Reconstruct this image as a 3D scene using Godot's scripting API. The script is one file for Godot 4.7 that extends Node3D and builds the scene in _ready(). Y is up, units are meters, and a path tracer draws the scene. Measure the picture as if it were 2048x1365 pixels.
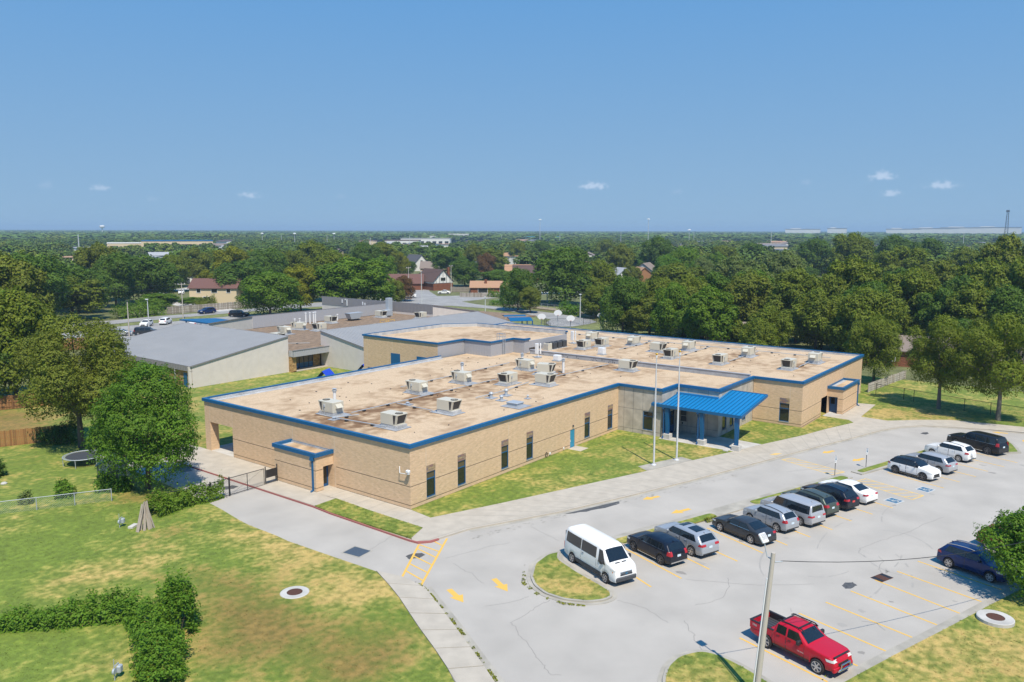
extends Node3D
# A one-storey tan brick school seen from a drone: car park, lawns, old wing, suburb and woods behind.
# World axes follow the school: +X runs along its front wall, +Z points from that wall to the car park. Metres, y up.

var M := {}
var taken := {}
var rng := RandomNumberGenerator.new()

class MB:
	var v := PackedVector3Array()
	var n := PackedVector3Array()
	var c := PackedColorArray()
	var ix := PackedInt32Array()
	var colour := Color(1, 1, 1)
	var coloured := false
	func _p(a: Vector3, nn: Vector3) -> void:
		v.append(a)
		n.append(nn)
		if coloured:
			c.append(colour)
	func tri(a: Vector3, b: Vector3, d: Vector3, hint := Vector3.ZERO) -> void:
		var nn := (d - a).cross(b - a)
		if hint != Vector3.ZERO and nn.dot(hint) < 0.0:
			var t := b
			b = d
			d = t
			nn = -nn
		nn = nn.normalized()
		var k := v.size()
		_p(a, nn)
		_p(b, nn)
		_p(d, nn)
		ix.append(k)
		ix.append(k + 1)
		ix.append(k + 2)
	func quad(a: Vector3, b: Vector3, d: Vector3, e: Vector3, hint := Vector3.ZERO) -> void:
		var nn := (d - a).cross(b - a)
		if nn.length_squared() < 1e-14:
			nn = (e - a).cross(d - a)
		var flip := hint != Vector3.ZERO and nn.dot(hint) < 0.0
		nn = (-nn if flip else nn).normalized()
		var k := v.size()
		_p(a, nn)
		_p(b, nn)
		_p(d, nn)
		_p(e, nn)
		if flip:
			ix.append_array(PackedInt32Array([k, k + 2, k + 1, k, k + 3, k + 2]))
		else:
			ix.append_array(PackedInt32Array([k, k + 1, k + 2, k, k + 2, k + 3]))
	func box(at: Vector3, size: Vector3, b := Basis()) -> void:
		var h := size * 0.5
		for ax in 3:
			for s in [-1.0, 1.0]:
				var d := Vector3.ZERO
				d[ax] = s * h[ax]
				var u := Vector3.ZERO
				u[(ax + 1) % 3] = h[(ax + 1) % 3]
				var w := Vector3.ZERO
				w[(ax + 2) % 3] = h[(ax + 2) % 3]
				quad(at + b * (d - u - w), at + b * (d + u - w), at + b * (d + u + w), at + b * (d - u + w), b * d)
	func span(a: Vector3, b: Vector3) -> void:
		box((a + b) * 0.5, (b - a).abs())
	# a box whose upper or front edges are chamfered all round by bev
	func bevel(at: Vector3, size: Vector3, bev: float, b := Basis()) -> void:
		var h := size * 0.5
		var i := h - Vector3(bev, bev, bev)
		for ax in 3:
			var a1 := (ax + 1) % 3
			var a2 := (ax + 2) % 3
			for s in [-1.0, 1.0]:
				var d := Vector3.ZERO
				d[ax] = s * h[ax]
				var u := Vector3.ZERO
				u[a1] = i[a1]
				var w := Vector3.ZERO
				w[a2] = i[a2]
				quad(at + b * (d - u - w), at + b * (d + u - w), at + b * (d + u + w), at + b * (d - u + w), b * d)
				for s2 in [-1.0, 1.0]:
					var p := Vector3.ZERO
					p[ax] = s * h[ax]
					p[a1] = s2 * i[a1]
					var q := Vector3.ZERO
					q[ax] = s * i[ax]
					q[a1] = s2 * h[a1]
					quad(at + b * (p - w), at + b * (p + w), at + b * (q + w), at + b * (q - w), b * (p + q))
		for sx in [-1.0, 1.0]:
			for sy in [-1.0, 1.0]:
				for sz in [-1.0, 1.0]:
					var s := Vector3(sx, sy, sz)
					tri(at + b * (Vector3(h.x, i.y, i.z) * s), at + b * (Vector3(i.x, h.y, i.z) * s), at + b * (Vector3(i.x, i.y, h.z) * s), b * s)
	func bar(a: Vector3, b: Vector3, w: float, t: float) -> void:
		var d := b - a
		var l := d.length()
		if l < 1e-5:
			return
		var z := d / l
		var x := Vector3.UP.cross(z)
		x = Vector3.RIGHT if x.length_squared() < 1e-6 else x.normalized()
		box((a + b) * 0.5, Vector3(w, t, l), Basis(x, z.cross(x), z))
	func tube(a: Vector3, b: Vector3, r0: float, r1: float, seg := 8, caps := true) -> void:
		var d := (b - a).normalized()
		var x := d.cross(Vector3(0.31, 0.17, 0.93) if absf(d.y) > 0.9 else Vector3.UP).normalized()
		var y := d.cross(x)
		var k := v.size()
		for i in seg:
			var g := TAU * i / seg
			var o := x * cos(g) + y * sin(g)
			_p(a + o * r0, o)
			_p(b + o * r1, o)
		for i in seg:
			var p := k + 2 * i
			var q := k + 2 * ((i + 1) % seg)
			ix.append_array(PackedInt32Array([p, p + 1, q, q, p + 1, q + 1]))
		if caps:
			for e in 2:
				var o := a if e == 0 else b
				var r := r0 if e == 0 else r1
				if r < 0.004:
					continue
				for i in seg:
					var g0 := TAU * i / seg
					var g1 := TAU * (i + 1) / seg
					tri(o, o + (x * cos(g0) + y * sin(g0)) * r, o + (x * cos(g1) + y * sin(g1)) * r, -d if e == 0 else d)
	# a leaf: four corners, one given normal
	func leaf(p: Vector3, u: Vector3, w: Vector3, droop: Vector3, nn: Vector3) -> void:
		var k := v.size()
		var g := u.cross(w).normalized()
		if g.dot(nn) < 0.0:
			g = -g
		v.append(p - u)
		v.append(p + w)
		v.append(p + u * 0.9 - droop)
		v.append(p - w)
		for i in 4:
			n.append(g)
			c.append(colour)
		ix.append(k)
		ix.append(k + 1)
		ix.append(k + 2)
		ix.append(k)
		ix.append(k + 2)
		ix.append(k + 3)
	# profile of (radius, y) turned round the y axis
	func lathe(at: Vector3, prof: Array, seg := 16, b := Basis()) -> void:
		for j in prof.size() - 1:
			var p: Vector2 = prof[j]
			var q: Vector2 = prof[j + 1]
			for i in seg:
				var g0 := TAU * i / seg
				var g1 := TAU * (i + 1) / seg
				var u0 := Vector3(cos(g0), 0, sin(g0))
				var u1 := Vector3(cos(g1), 0, sin(g1))
				var mid := (u0 + u1) * 0.5
				var hint := mid * (p.y - q.y if p.y != q.y else 0.0) * -1.0 + Vector3(0, (p.x - q.x) * 1.0, 0)
				if q.y < p.y:
					hint = -hint
					hint = mid * (p.y - q.y) + Vector3(0, q.x - p.x, 0)
				var a := at + b * (u0 * p.x + Vector3(0, p.y, 0))
				var e := at + b * (u1 * p.x + Vector3(0, p.y, 0))
				var c2 := at + b * (u1 * q.x + Vector3(0, q.y, 0))
				var d2 := at + b * (u0 * q.x + Vector3(0, q.y, 0))
				if p.x < 1e-4:
					tri(a, c2, d2, b * hint)
				elif q.x < 1e-4:
					tri(a, e, c2, b * hint)
				else:
					quad(a, e, c2, d2, b * hint)
	# a flat polygon in plan (x, z), lifted to y1, with skirts down to y0
	func slab(poly: Array, y0: float, y1: float) -> void:
		var p2 := PackedVector2Array()
		for q in poly:
			p2.append(Vector2(q[0], q[1]))
		var t := Geometry2D.triangulate_polygon(p2)
		for i in range(0, t.size(), 3):
			var a := p2[t[i]]
			var b := p2[t[i + 1]]
			var d := p2[t[i + 2]]
			tri(Vector3(a.x, y1, a.y), Vector3(b.x, y1, b.y), Vector3(d.x, y1, d.y), Vector3.UP)
		if y1 - y0 < 1e-4:
			return
		var cw := Geometry2D.is_polygon_clockwise(p2)
		for i in p2.size():
			var a := p2[i]
			var b := p2[(i + 1) % p2.size()]
			var o := Vector3(b.y - a.y, 0, a.x - b.x) * (-1.0 if cw else 1.0)
			quad(Vector3(a.x, y0, a.y), Vector3(b.x, y0, b.y), Vector3(b.x, y1, b.y), Vector3(a.x, y1, a.y), o)
	# a strip of width w along points in plan, at height y
	func ribbon(pts: Array, w: float, y: float, thick := 0.0) -> void:
		for i in pts.size() - 1:
			var a := Vector2(pts[i][0], pts[i][1])
			var b := Vector2(pts[i + 1][0], pts[i + 1][1])
			var d := (b - a).normalized()
			var o := Vector2(-d.y, d.x) * w * 0.5
			var e := d * w * 0.2 if pts.size() > 2 else Vector2.ZERO
			var q := [a - o - e, b - o + e, b + o + e, a + o - e]
			if thick > 0.0:
				var arr := []
				for s in q:
					arr.append([s.x, s.y])
				slab(arr, y, y + thick)
			else:
				quad(Vector3(q[0].x, y, q[0].y), Vector3(q[1].x, y, q[1].y), Vector3(q[2].x, y, q[2].y), Vector3(q[3].x, y, q[3].y), Vector3.UP)
	func mesh() -> ArrayMesh:
		var arr := []
		arr.resize(Mesh.ARRAY_MAX)
		arr[Mesh.ARRAY_VERTEX] = v
		arr[Mesh.ARRAY_NORMAL] = n
		if coloured:
			arr[Mesh.ARRAY_COLOR] = c
		arr[Mesh.ARRAY_INDEX] = ix
		var m := ArrayMesh.new()
		m.add_surface_from_arrays(Mesh.PRIMITIVE_TRIANGLES, arr)
		return m

func numbered(called: String) -> String:
	if not taken.has(called):
		taken[called] = 0
		return called
	taken[called] += 1
	return "%s_%03d" % [called, taken[called]]

func tag(o: Node, label := "", category := "", group := "", kind := "") -> Node:
	if label != "":
		o.set_meta("label", label)
	if category != "":
		o.set_meta("category", category)
	if group != "":
		o.set_meta("group", group)
	if kind != "":
		o.set_meta("kind", kind)
	return o

# commits a mesh as one named node; without a parent it is a top-level object
func put(called: String, m: Variant, mat: Material, parent: Node = null) -> MeshInstance3D:
	var o := MeshInstance3D.new()
	o.mesh = m.mesh() if m is MB else m
	o.material_override = mat
	if parent == null:
		o.name = numbered(called)
		add_child(o)
	else:
		o.name = called
		parent.add_child(o, true)
	return o

func ground_part(called: String, m: Variant, mat: Material) -> MeshInstance3D:
	var o := put(called, m, mat)
	o.set_meta("kind", "structure")
	return o

func thing(called: String, label: String, category: String, at := Vector3.ZERO, turn := 0.0, group := "") -> Node3D:
	var o := Node3D.new()
	o.name = numbered(called)
	add_child(o)
	o.position = at
	o.rotation.y = turn
	tag(o, label, category, group)
	return o

func copy(o: Node3D, label: String, at: Vector3, turn := 0.0) -> Node3D:
	var base := String(o.name)
	var r: Node3D = o.duplicate()
	r.name = numbered(base)
	add_child(r)
	r.position = at
	r.rotation.y = turn
	r.set_meta("label", label)
	return r

func boxm(at: Vector3, size: Vector3, bev := 0.0) -> MB:
	var m := MB.new()
	if bev > 0.0:
		m.bevel(at, size, bev)
	else:
		m.box(at, size)
	return m

func spanm(a: Vector3, b: Vector3) -> MB:
	var m := MB.new()
	m.span(a, b)
	return m

func slabm(poly: Array, y0: float, y1: float) -> MB:
	var m := MB.new()
	m.slab(poly, y0, y1)
	return m

# square pieces that are each an object of their own under one parent
class Pieces:
	var at: Array = []
	func span(a: Vector3, b: Vector3) -> void:
		at.append([a, b])

func put_each(called: String, p: Pieces, m: Material, parent: Node) -> void:
	for q in p.at:
		put(called, spanm(q[0], q[1]), m, parent)

func _ready() -> void:
	rng.seed = 20240817
	setup_view()
	make_materials()
	build_ground()
	build_markings()
	build_school()
	build_entrance()
	build_old_school()
	build_roof_things()
	build_front_things()
	build_yard()
	build_back_grounds()
	build_houses()
	build_far_city()
	build_cars()
	build_trees()
	build_hedges()
	build_grass()

func setup_view() -> void:
	var cam := Camera3D.new()
	cam.name = "camera"
	cam.position = Vector3(-45.25, 23.0, 45.27)
	cam.rotation_degrees = Vector3(-7.86, -52.5, 0.12)
	cam.fov = 46.39
	cam.near = 0.5
	cam.far = 30000.0
	add_child(cam)
	cam.current = true
	var sun := DirectionalLight3D.new()
	sun.name = "sun"
	sun.light_energy = 1.35
	sun.light_color = Color(1.0, 0.96, 0.89)
	sun.light_angular_distance = 0.53
	sun.shadow_enabled = true
	sun.transform = Transform3D(Basis.looking_at(Vector3(0.353, -1.0, -0.52)), Vector3(0, 200, 0))
	add_child(sun)
	var env := Environment.new()
	env.background_mode = Environment.BG_SKY
	var sm := ProceduralSkyMaterial.new()
	sm.sky_top_color = Color(0.012, 0.20, 0.54).linear_to_srgb()
	sm.sky_horizon_color = Color(0.235, 0.37, 0.51).linear_to_srgb()
	sm.sky_curve = 0.23
	sm.ground_bottom_color = Color(0.10, 0.12, 0.07).linear_to_srgb()
	sm.ground_horizon_color = Color(0.24, 0.32, 0.34).linear_to_srgb()
	sm.sun_angle_max = 3.0
	sm.sky_cover = cloud_cover()
	var sky := Sky.new()
	sky.sky_material = sm
	env.sky = sky
	env.background_energy_multiplier = 1.0
	env.tonemap_mode = Environment.TONE_MAPPER_LINEAR
	env.tonemap_exposure = 1.32
	env.fog_enabled = true
	env.fog_density = 0.00018
	env.fog_light_color = Color(0.74, 0.86, 0.97)
	env.sdfgi_enabled = true
	env.ssao_enabled = true
	env.ssil_enabled = true
	var we := WorldEnvironment.new()
	we.name = "world"
	we.environment = env
	add_child(we)

# seven small fair-weather clouds low over the horizon, as light added to the clear sky
func cloud_cover() -> ImageTexture:
	var w := 4096
	var h := 2048
	var im := Image.create_empty(w, h, false, Image.FORMAT_RGBA8)
	var nz := FastNoiseLite.new()
	nz.seed = 5
	nz.frequency = 0.16
	nz.fractal_octaves = 4
	# azimuth right of the view axis, height above the horizon, half width, half height (degrees), strength
	for q in [[-27.0, 2.55, 0.75, 0.22, 0.5], [-18.0, 2.35, 0.75, 0.20, 0.6], [5.7, 3.1, 1.15, 0.24, 0.75], [24.5, 3.45, 0.9, 0.32, 0.7], [25.1, 2.45, 0.75, 0.2, 0.6], [28.0, 2.9, 1.1, 0.28, 0.65], [-30.0, 2.7, 0.5, 0.3, 0.14], [20.0, 3.2, 0.5, 0.15, 0.15], [11.5, 2.7, 0.6, 0.12, 0.12], [-12.0, 2.3, 0.5, 0.12, 0.12], [-24.0, 2.0, 0.5, 0.12, 0.12]]:
		var az := deg_to_rad(37.5 - q[0])      # measured from +X towards -Z
		var d := Vector3(cos(az), 0, -sin(az))
		var u := fposmod(atan2(d.x, -d.z) / TAU, 1.0)
		var cx := int(u * w)
		var cy := int((0.5 - q[1] / 180.0) * h)
		var rx := int(q[2] / 360.0 * w)
		var ry := maxi(3, int(q[3] * 1.5 / 180.0 * h))
		for j in range(-ry * 3, ry * 3 + 1):
			for i in range(-rx * 2, rx * 2 + 1):
				var e := 1.0 - (Vector2(float(i) / rx, float(j) / ry * (1.0 if j < 0 else 1.9))).length()
				var a := clampf((e * 0.95 + 0.75 * nz.get_noise_2d(cx + i * 1.2, j * 2.2 + q[0] * 9.0)) * 1.5, 0.0, 1.0)
				a = a * a * (3.0 - 2.0 * a) * q[4]
				if a > 0.004:
					im.set_pixel(posmod(cx + i, w), cy + j, Color(0.55, 0.5, 0.47, a))
	return ImageTexture.create_from_image(im)

func lin(r: float, g: float, b: float, a := 1.0) -> Color:
	var c := Color(r, g, b).linear_to_srgb()
	c.a = a
	return c

# plain noise as a grey texture between two sRGB levels
func noise_tex(size: int, freq: float, lo: float, hi: float, seed_: int, octaves := 4, kind := FastNoiseLite.TYPE_SIMPLEX_SMOOTH) -> NoiseTexture2D:
	var n := FastNoiseLite.new()
	n.noise_type = kind
	n.seed = seed_
	n.frequency = freq
	n.fractal_octaves = octaves
	var t := NoiseTexture2D.new()
	t.width = size
	t.height = size
	t.seamless = true
	t.generate_mipmaps = false
	t.noise = n
	var g := Gradient.new()
	g.set_color(0, Color(lo, lo, lo))
	g.set_color(1, Color(hi, hi, hi))
	t.color_ramp = g
	return t

func mat(key: String, c: Color, rough := 0.8, metal := 0.0) -> StandardMaterial3D:
	var m := StandardMaterial3D.new()
	m.resource_name = key
	m.albedo_color = c
	m.roughness = rough
	m.metallic = metal
	M[key] = m
	return m

# lays texture t over m in world metres: one repeat every `metres`
func over(m: StandardMaterial3D, t: Texture2D, metres: float, bump := 0.0) -> StandardMaterial3D:
	m.albedo_texture = t
	m.uv1_triplanar = true
	m.uv1_world_triplanar = true
	m.uv1_scale = Vector3.ONE / metres
	if bump > 0.0:
		m.heightmap_enabled = true
		m.heightmap_texture = t
		m.heightmap_scale = bump
	return m

# multiplies a coarser pattern on top
func coarse(m: StandardMaterial3D, t: Texture2D, metres: float) -> StandardMaterial3D:
	m.detail_enabled = true
	m.detail_blend_mode = BaseMaterial3D.BLEND_MODE_MUL
	m.detail_albedo = t
	m.detail_uv_layer = BaseMaterial3D.DETAIL_UV_2
	m.uv2_triplanar = true
	m.uv2_world_triplanar = true
	m.uv2_scale = Vector3.ONE / metres
	return m

func paint(key: String, c: Color, metal := 0.0) -> StandardMaterial3D:
	var m := mat(key, c, 0.34, metal)
	m.clearcoat_enabled = true
	m.clearcoat = 0.5
	m.metallic_specular = 0.3
	m.clearcoat_roughness = 0.06
	return m

# courses of bricks whose tones differ a little, with pale thin joints
func brick_tex(w_m: float, h_m: float, bw: float, bh: float, base: Array, joint: Color, vary: float, seed_: int) -> ImageTexture:
	var sx := 512
	var sy := 512
	var r := RandomNumberGenerator.new()
	r.seed = seed_
	var im := Image.create_empty(sx, sy, false, Image.FORMAT_RGB8)
	im.fill(joint)
	var nx := int(round(w_m / bw))
	var ny := int(round(h_m / bh))
	for j in ny:
		var y0 := int(float(j) / ny * sy)
		var y1 := int(float(j + 1) / ny * sy)
		for i in nx + 1:
			var off := 0.5 * (j % 2)
			var x0 := int((i - off) / nx * sx)
			var x1 := int((i + 1 - off) / nx * sx)
			var c: Color = base[r.randi() % base.size()]
			c = c * (1.0 + r.randf_range(-vary, vary))
			if i == nx and j % 2 == 1:
				continue
			im.fill_rect(Rect2i(x0 + 1, y0 + 1, maxi(1, x1 - x0 - 2), maxi(1, y1 - y0 - 1)), c)
			if x0 < 0:
				im.fill_rect(Rect2i(x0 + sx + 1, y0 + 1, -x0, maxi(1, y1 - y0 - 1)), c)
	return ImageTexture.create_from_image(im)

func noise_bytes(size: int, freq: float, seed_: int, octaves: int) -> PackedByteArray:
	var n := FastNoiseLite.new()
	n.noise_type = FastNoiseLite.TYPE_SIMPLEX_SMOOTH
	n.seed = seed_
	n.frequency = freq
	n.fractal_octaves = octaves
	return n.get_image(size, size, false, false, false).get_data()

# what grows where: green, yellowed and bare brown turf over the school grounds, x -60..90, z -75..60
func lawn_map() -> ImageTexture:
	var s := 1024
	var x0 := -60.0
	var z0 := -75.0
	var kx := 150.0 / s
	var kz := 135.0 / s
	var a := noise_bytes(s, 0.012, 3, 4)
	var b := noise_bytes(s, 0.05, 9, 4)
	var f := noise_bytes(s, 0.22, 21, 3)
	var d := PackedByteArray()
	d.resize(s * s * 3)
	# dry spots seen in the grounds: x, z, radius, dryness, brownness
	var spots := [[-26, -14, 13, -0.2, -0.1], [-30, 4, 9, -0.15, -0.1], [16, 6, 15, 0.07, 0.0], [48, 15, 9, 0.1, 0.0], [-11, -4, 2.6, 0.55, 0.0], [-11.8, 0.5, 2.4, 0.5, 0.0], [-12.6, 4.6, 3.0, 0.55, 0.0], [-13.4, 8.4, 2.4, 0.4, 0.0], [-15.6, 15.6, 1.8, 0.5, 0.4], [-10.6, -9.5, 2.0, 0.4, 0.0],
		[-17, 1, 3.2, 0.15, 0.55], [-19.6, 4.6, 3.0, 0.2, 0.6], [-21.4, 8.6, 3.6, 0.2, 0.6], [-18.4, -4, 2.6, 0.1, 0.4], [-15.2, -11, 2.0, 0.35, 0.4], [-17, -10.2, 1.2, 0.5, 0.2], [-26.6, 3.6, 1.6, 0.5, 0.3], [-21.4, -7.3, 2.6, 0.4, 0.0], [-23.5, -8.2, 1.6, 0.4, 0.0], [-30, -0.8, 2.4, 0.3, 0.0], [-18.6, 8.4, 2.6, 0.0, 0.4], [-19.5, 15, 2.4, 0.1, 0.5], [-17.8, 15, 1.6, 0.2, 0.5],
		[-22, -15.5, 5.0, -0.3, -0.2], [-27.8, -2.4, 4.0, -0.3, -0.2], [-14.6, -3.7, 2.2, -0.3, -0.2], [-16.4, 11.5, 3.0, -0.1, 0.35], [16, 6.5, 3.0, 0.12, 0.0], [27, 6, 3.0, 0.3, 0.1], [31, 10.5, 2.6, 0.3, 0.15], [9, 3.2, 3.6, -0.2, 0.0], [20, 3, 3.4, -0.2, 0.0],
		[44, 15, 2.5, 0.3, 0.0], [52, 18, 2.6, 0.45, 0.1], [62, 23, 3.0, 0.5, 0.1], [64.5, 25, 3.0, 0.5, 0.1], [66, 29, 3.4, 0.5, 0.2], [70, 22, 4.0, 0.1, 0.0], [1, 40, 3.0, 0.35, 0.2], [5, 44, 4.0, 0.4, 0.2], [-9, 30, 2.4, 0.4, 0.2], [-4, 17.5, 2.2, 0.35, 0.2], [-3, 19.5, 1.6, 0.35, 0.1], [10, -52, 6.0, 0.25, 0.2], [3, -40, 5.0, 0.25, 0.2], [2, -33, 3.0, 0.3, 0.3], [20, -58, 5.0, 0.2, 0.2], [-7, -62, 6.0, 0.3, 0.9], [-10, -55, 5.0, 0.3, 0.7], [-12, -21.5, 2.0, 0.1, 0.8]]
	var g := PackedFloat32Array()
	var cell := 64
	g.resize(cell * cell * 2)
	# coarse grid of the spots' influence, read back with linear blending
	for j in cell:
		for i in cell:
			var x := x0 + 150.0 * i / (cell - 1)
			var z := z0 + 135.0 * j / (cell - 1)
			var u := 0.0
			var w := 0.0
			for q in spots:
				var e: float = ((x - q[0]) * (x - q[0]) + (z - q[1]) * (z - q[1])) / (q[2] * q[2])
				if e < 6.0:
					var k := exp(-e)
					u += q[3] * k
					w += q[4] * k
			g[(j * cell + i) * 2] = u
			g[(j * cell + i) * 2 + 1] = w
	for j in s:
		var gj := float(j) / (s - 1) * (cell - 1)
		var j0 := mini(int(gj), cell - 2)
		var tj := gj - j0
		for i in s:
			var gi := float(i) / (s - 1) * (cell - 1)
			var i0 := mini(int(gi), cell - 2)
			var ti := gi - i0
			var k := (j0 * cell + i0) * 2
			var dry := (g[k] * (1.0 - ti) + g[k + 2] * ti) * (1.0 - tj) + (g[k + cell * 2] * (1.0 - ti) + g[k + cell * 2 + 2] * ti) * tj
			var brown := (g[k + 1] * (1.0 - ti) + g[k + 3] * ti) * (1.0 - tj) + (g[k + cell * 2 + 1] * (1.0 - ti) + g[k + cell * 2 + 3] * ti) * tj
			var p := j * s + i
			var na := a[p] / 255.0 - 0.5
			var nb := b[p] / 255.0 - 0.5
			var nf := f[p] / 255.0 - 0.5
			var t := clampf((dry + na * 0.9 + nb * 1.0 + nf * 0.9 + 0.13) * 1.3, 0.0, 1.0)
			var w := clampf((brown * 0.9 + nb * 0.7 - na * 0.5 + nf * 0.6 - 0.14) * 1.1, 0.0, 0.8)
			var v := 1.0 + nf * 0.34 + nb * 0.16
			# sRGB: lush green, straw, reddish-brown thatch
			var r := lerpf(lerpf(126, 205, t), 148, w)
			var gg := lerpf(lerpf(147, 179, t), 120, w)
			var bb := lerpf(lerpf(52, 106, t), 64, w)
			d[p * 3] = clampi(int(r * v), 0, 255)
			d[p * 3 + 1] = clampi(int(gg * v), 0, 255)
			d[p * 3 + 2] = clampi(int(bb * v), 0, 255)
	return ImageTexture.create_from_image(Image.create_from_data(s, s, false, Image.FORMAT_RGB8, d))

# gravel roof with the brown run-off stains round units and along pipes, x -2..78, z -50..18
func roof_map() -> ImageTexture:
	var s := 1024
	var kx := 80.0 / s
	var kz := 68.0 / s
	var a := noise_bytes(s, 0.010, 31, 4)
	var b := noise_bytes(s, 0.045, 32, 4)
	var f := noise_bytes(s, 0.3, 33, 2)
	var d := PackedByteArray()
	d.resize(s * s * 3)
	var g := PackedFloat32Array()
	var cell := 160
	g.resize(cell * cell)
	var runs := [[[1, -12.6], [28, -13.4], [38, -11]], [[3, -15], [3.4, -6.5]], [[33, -9], [46, -8.4]], [[11.2, -13], [11, -8]], [[17, -19], [40, -19.5]], [[2.5, -17], [8, -13]], [[55, -20], [70, -20]], [[58, -8], [68, -5]], [[56, 2], [68, 3]], [[57, 12], [68, 13]], [[60, -16], [67, -15]], [[42, -15], [46, -2]], [[46, -36], [58, -30]]]
	var blots := [[4.3, -11.5, 3.2], [2.8, -13.5, 2.4], [15, -12.4, 3.4], [9, -12.8, 2.5], [17.5, -13.6, 3.0], [8, -8, 2.4], [2.6, -9, 2.2], [22, -10, 3], [31, -12, 4], [36, -10, 3.6], [44, -7, 2.6], [57, -21, 3], [61, -19, 3], [58, -6, 3.2], [65, -9, 3], [59, 1, 3], [66, 1, 3], [60, 11, 3], [52, -12, 2.4], [54, -32, 4]]
	for j in cell:
		for i in cell:
			var p := Vector2(-2.0 + 80.0 * i / (cell - 1), -50.0 + 68.0 * j / (cell - 1))
			var u := 0.0
			for q in runs:
				for k in q.size() - 1:
					var c := Geometry2D.get_closest_point_to_segment(p, Vector2(q[k][0], q[k][1]), Vector2(q[k + 1][0], q[k + 1][1]))
					u += 0.34 * exp(-p.distance_squared_to(c) / 1.6)
			for q in blots:
				var e: float = p.distance_to(Vector2(q[0], q[1])) / q[2]
				u += 0.38 * exp(-e * e)
			g[j * cell + i] = u
	for j in s:
		var gj := float(j) / (s - 1) * (cell - 1)
		var j0 := mini(int(gj), cell - 2)
		var tj := gj - j0
		for i in s:
			var gi := float(i) / (s - 1) * (cell - 1)
			var i0 := mini(int(gi), cell - 2)
			var ti := gi - i0
			var k := j0 * cell + i0
			var u := lerpf(lerpf(g[k], g[k + 1], ti), lerpf(g[k + cell], g[k + cell + 1], ti), tj)
			var p := j * s + i
			var na := a[p] / 255.0 - 0.5
			var nb := b[p] / 255.0 - 0.5
			var nf := f[p] / 255.0 - 0.5
			var t := clampf((u * (0.75 + nb * 1.6) + na * 0.75 + nb * 0.6 + nf * 0.25 + 0.04) * 0.95, 0.0, 0.85)
			var v := 1.0 + nf * 0.22
			d[p * 3] = clampi(int(lerpf(221, 122, t) * v), 0, 255)
			d[p * 3 + 1] = clampi(int(lerpf(194, 88, t) * v), 0, 255)
			d[p * 3 + 2] = clampi(int(lerpf(160, 56, t) * v), 0, 255)
	return ImageTexture.create_from_image(Image.create_from_data(s, s, false, Image.FORMAT_RGB8, d))

func mapped(m: StandardMaterial3D, t: Texture2D, x0: float, z0: float, w: float, d: float) -> StandardMaterial3D:
	m.albedo_texture = t
	m.uv1_triplanar = true
	m.uv1_world_triplanar = true
	m.uv1_scale = Vector3(1.0 / w, 0.05, 1.0 / d)
	m.uv1_offset = Vector3(-x0 / w, 0, -z0 / d)
	return m

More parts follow.
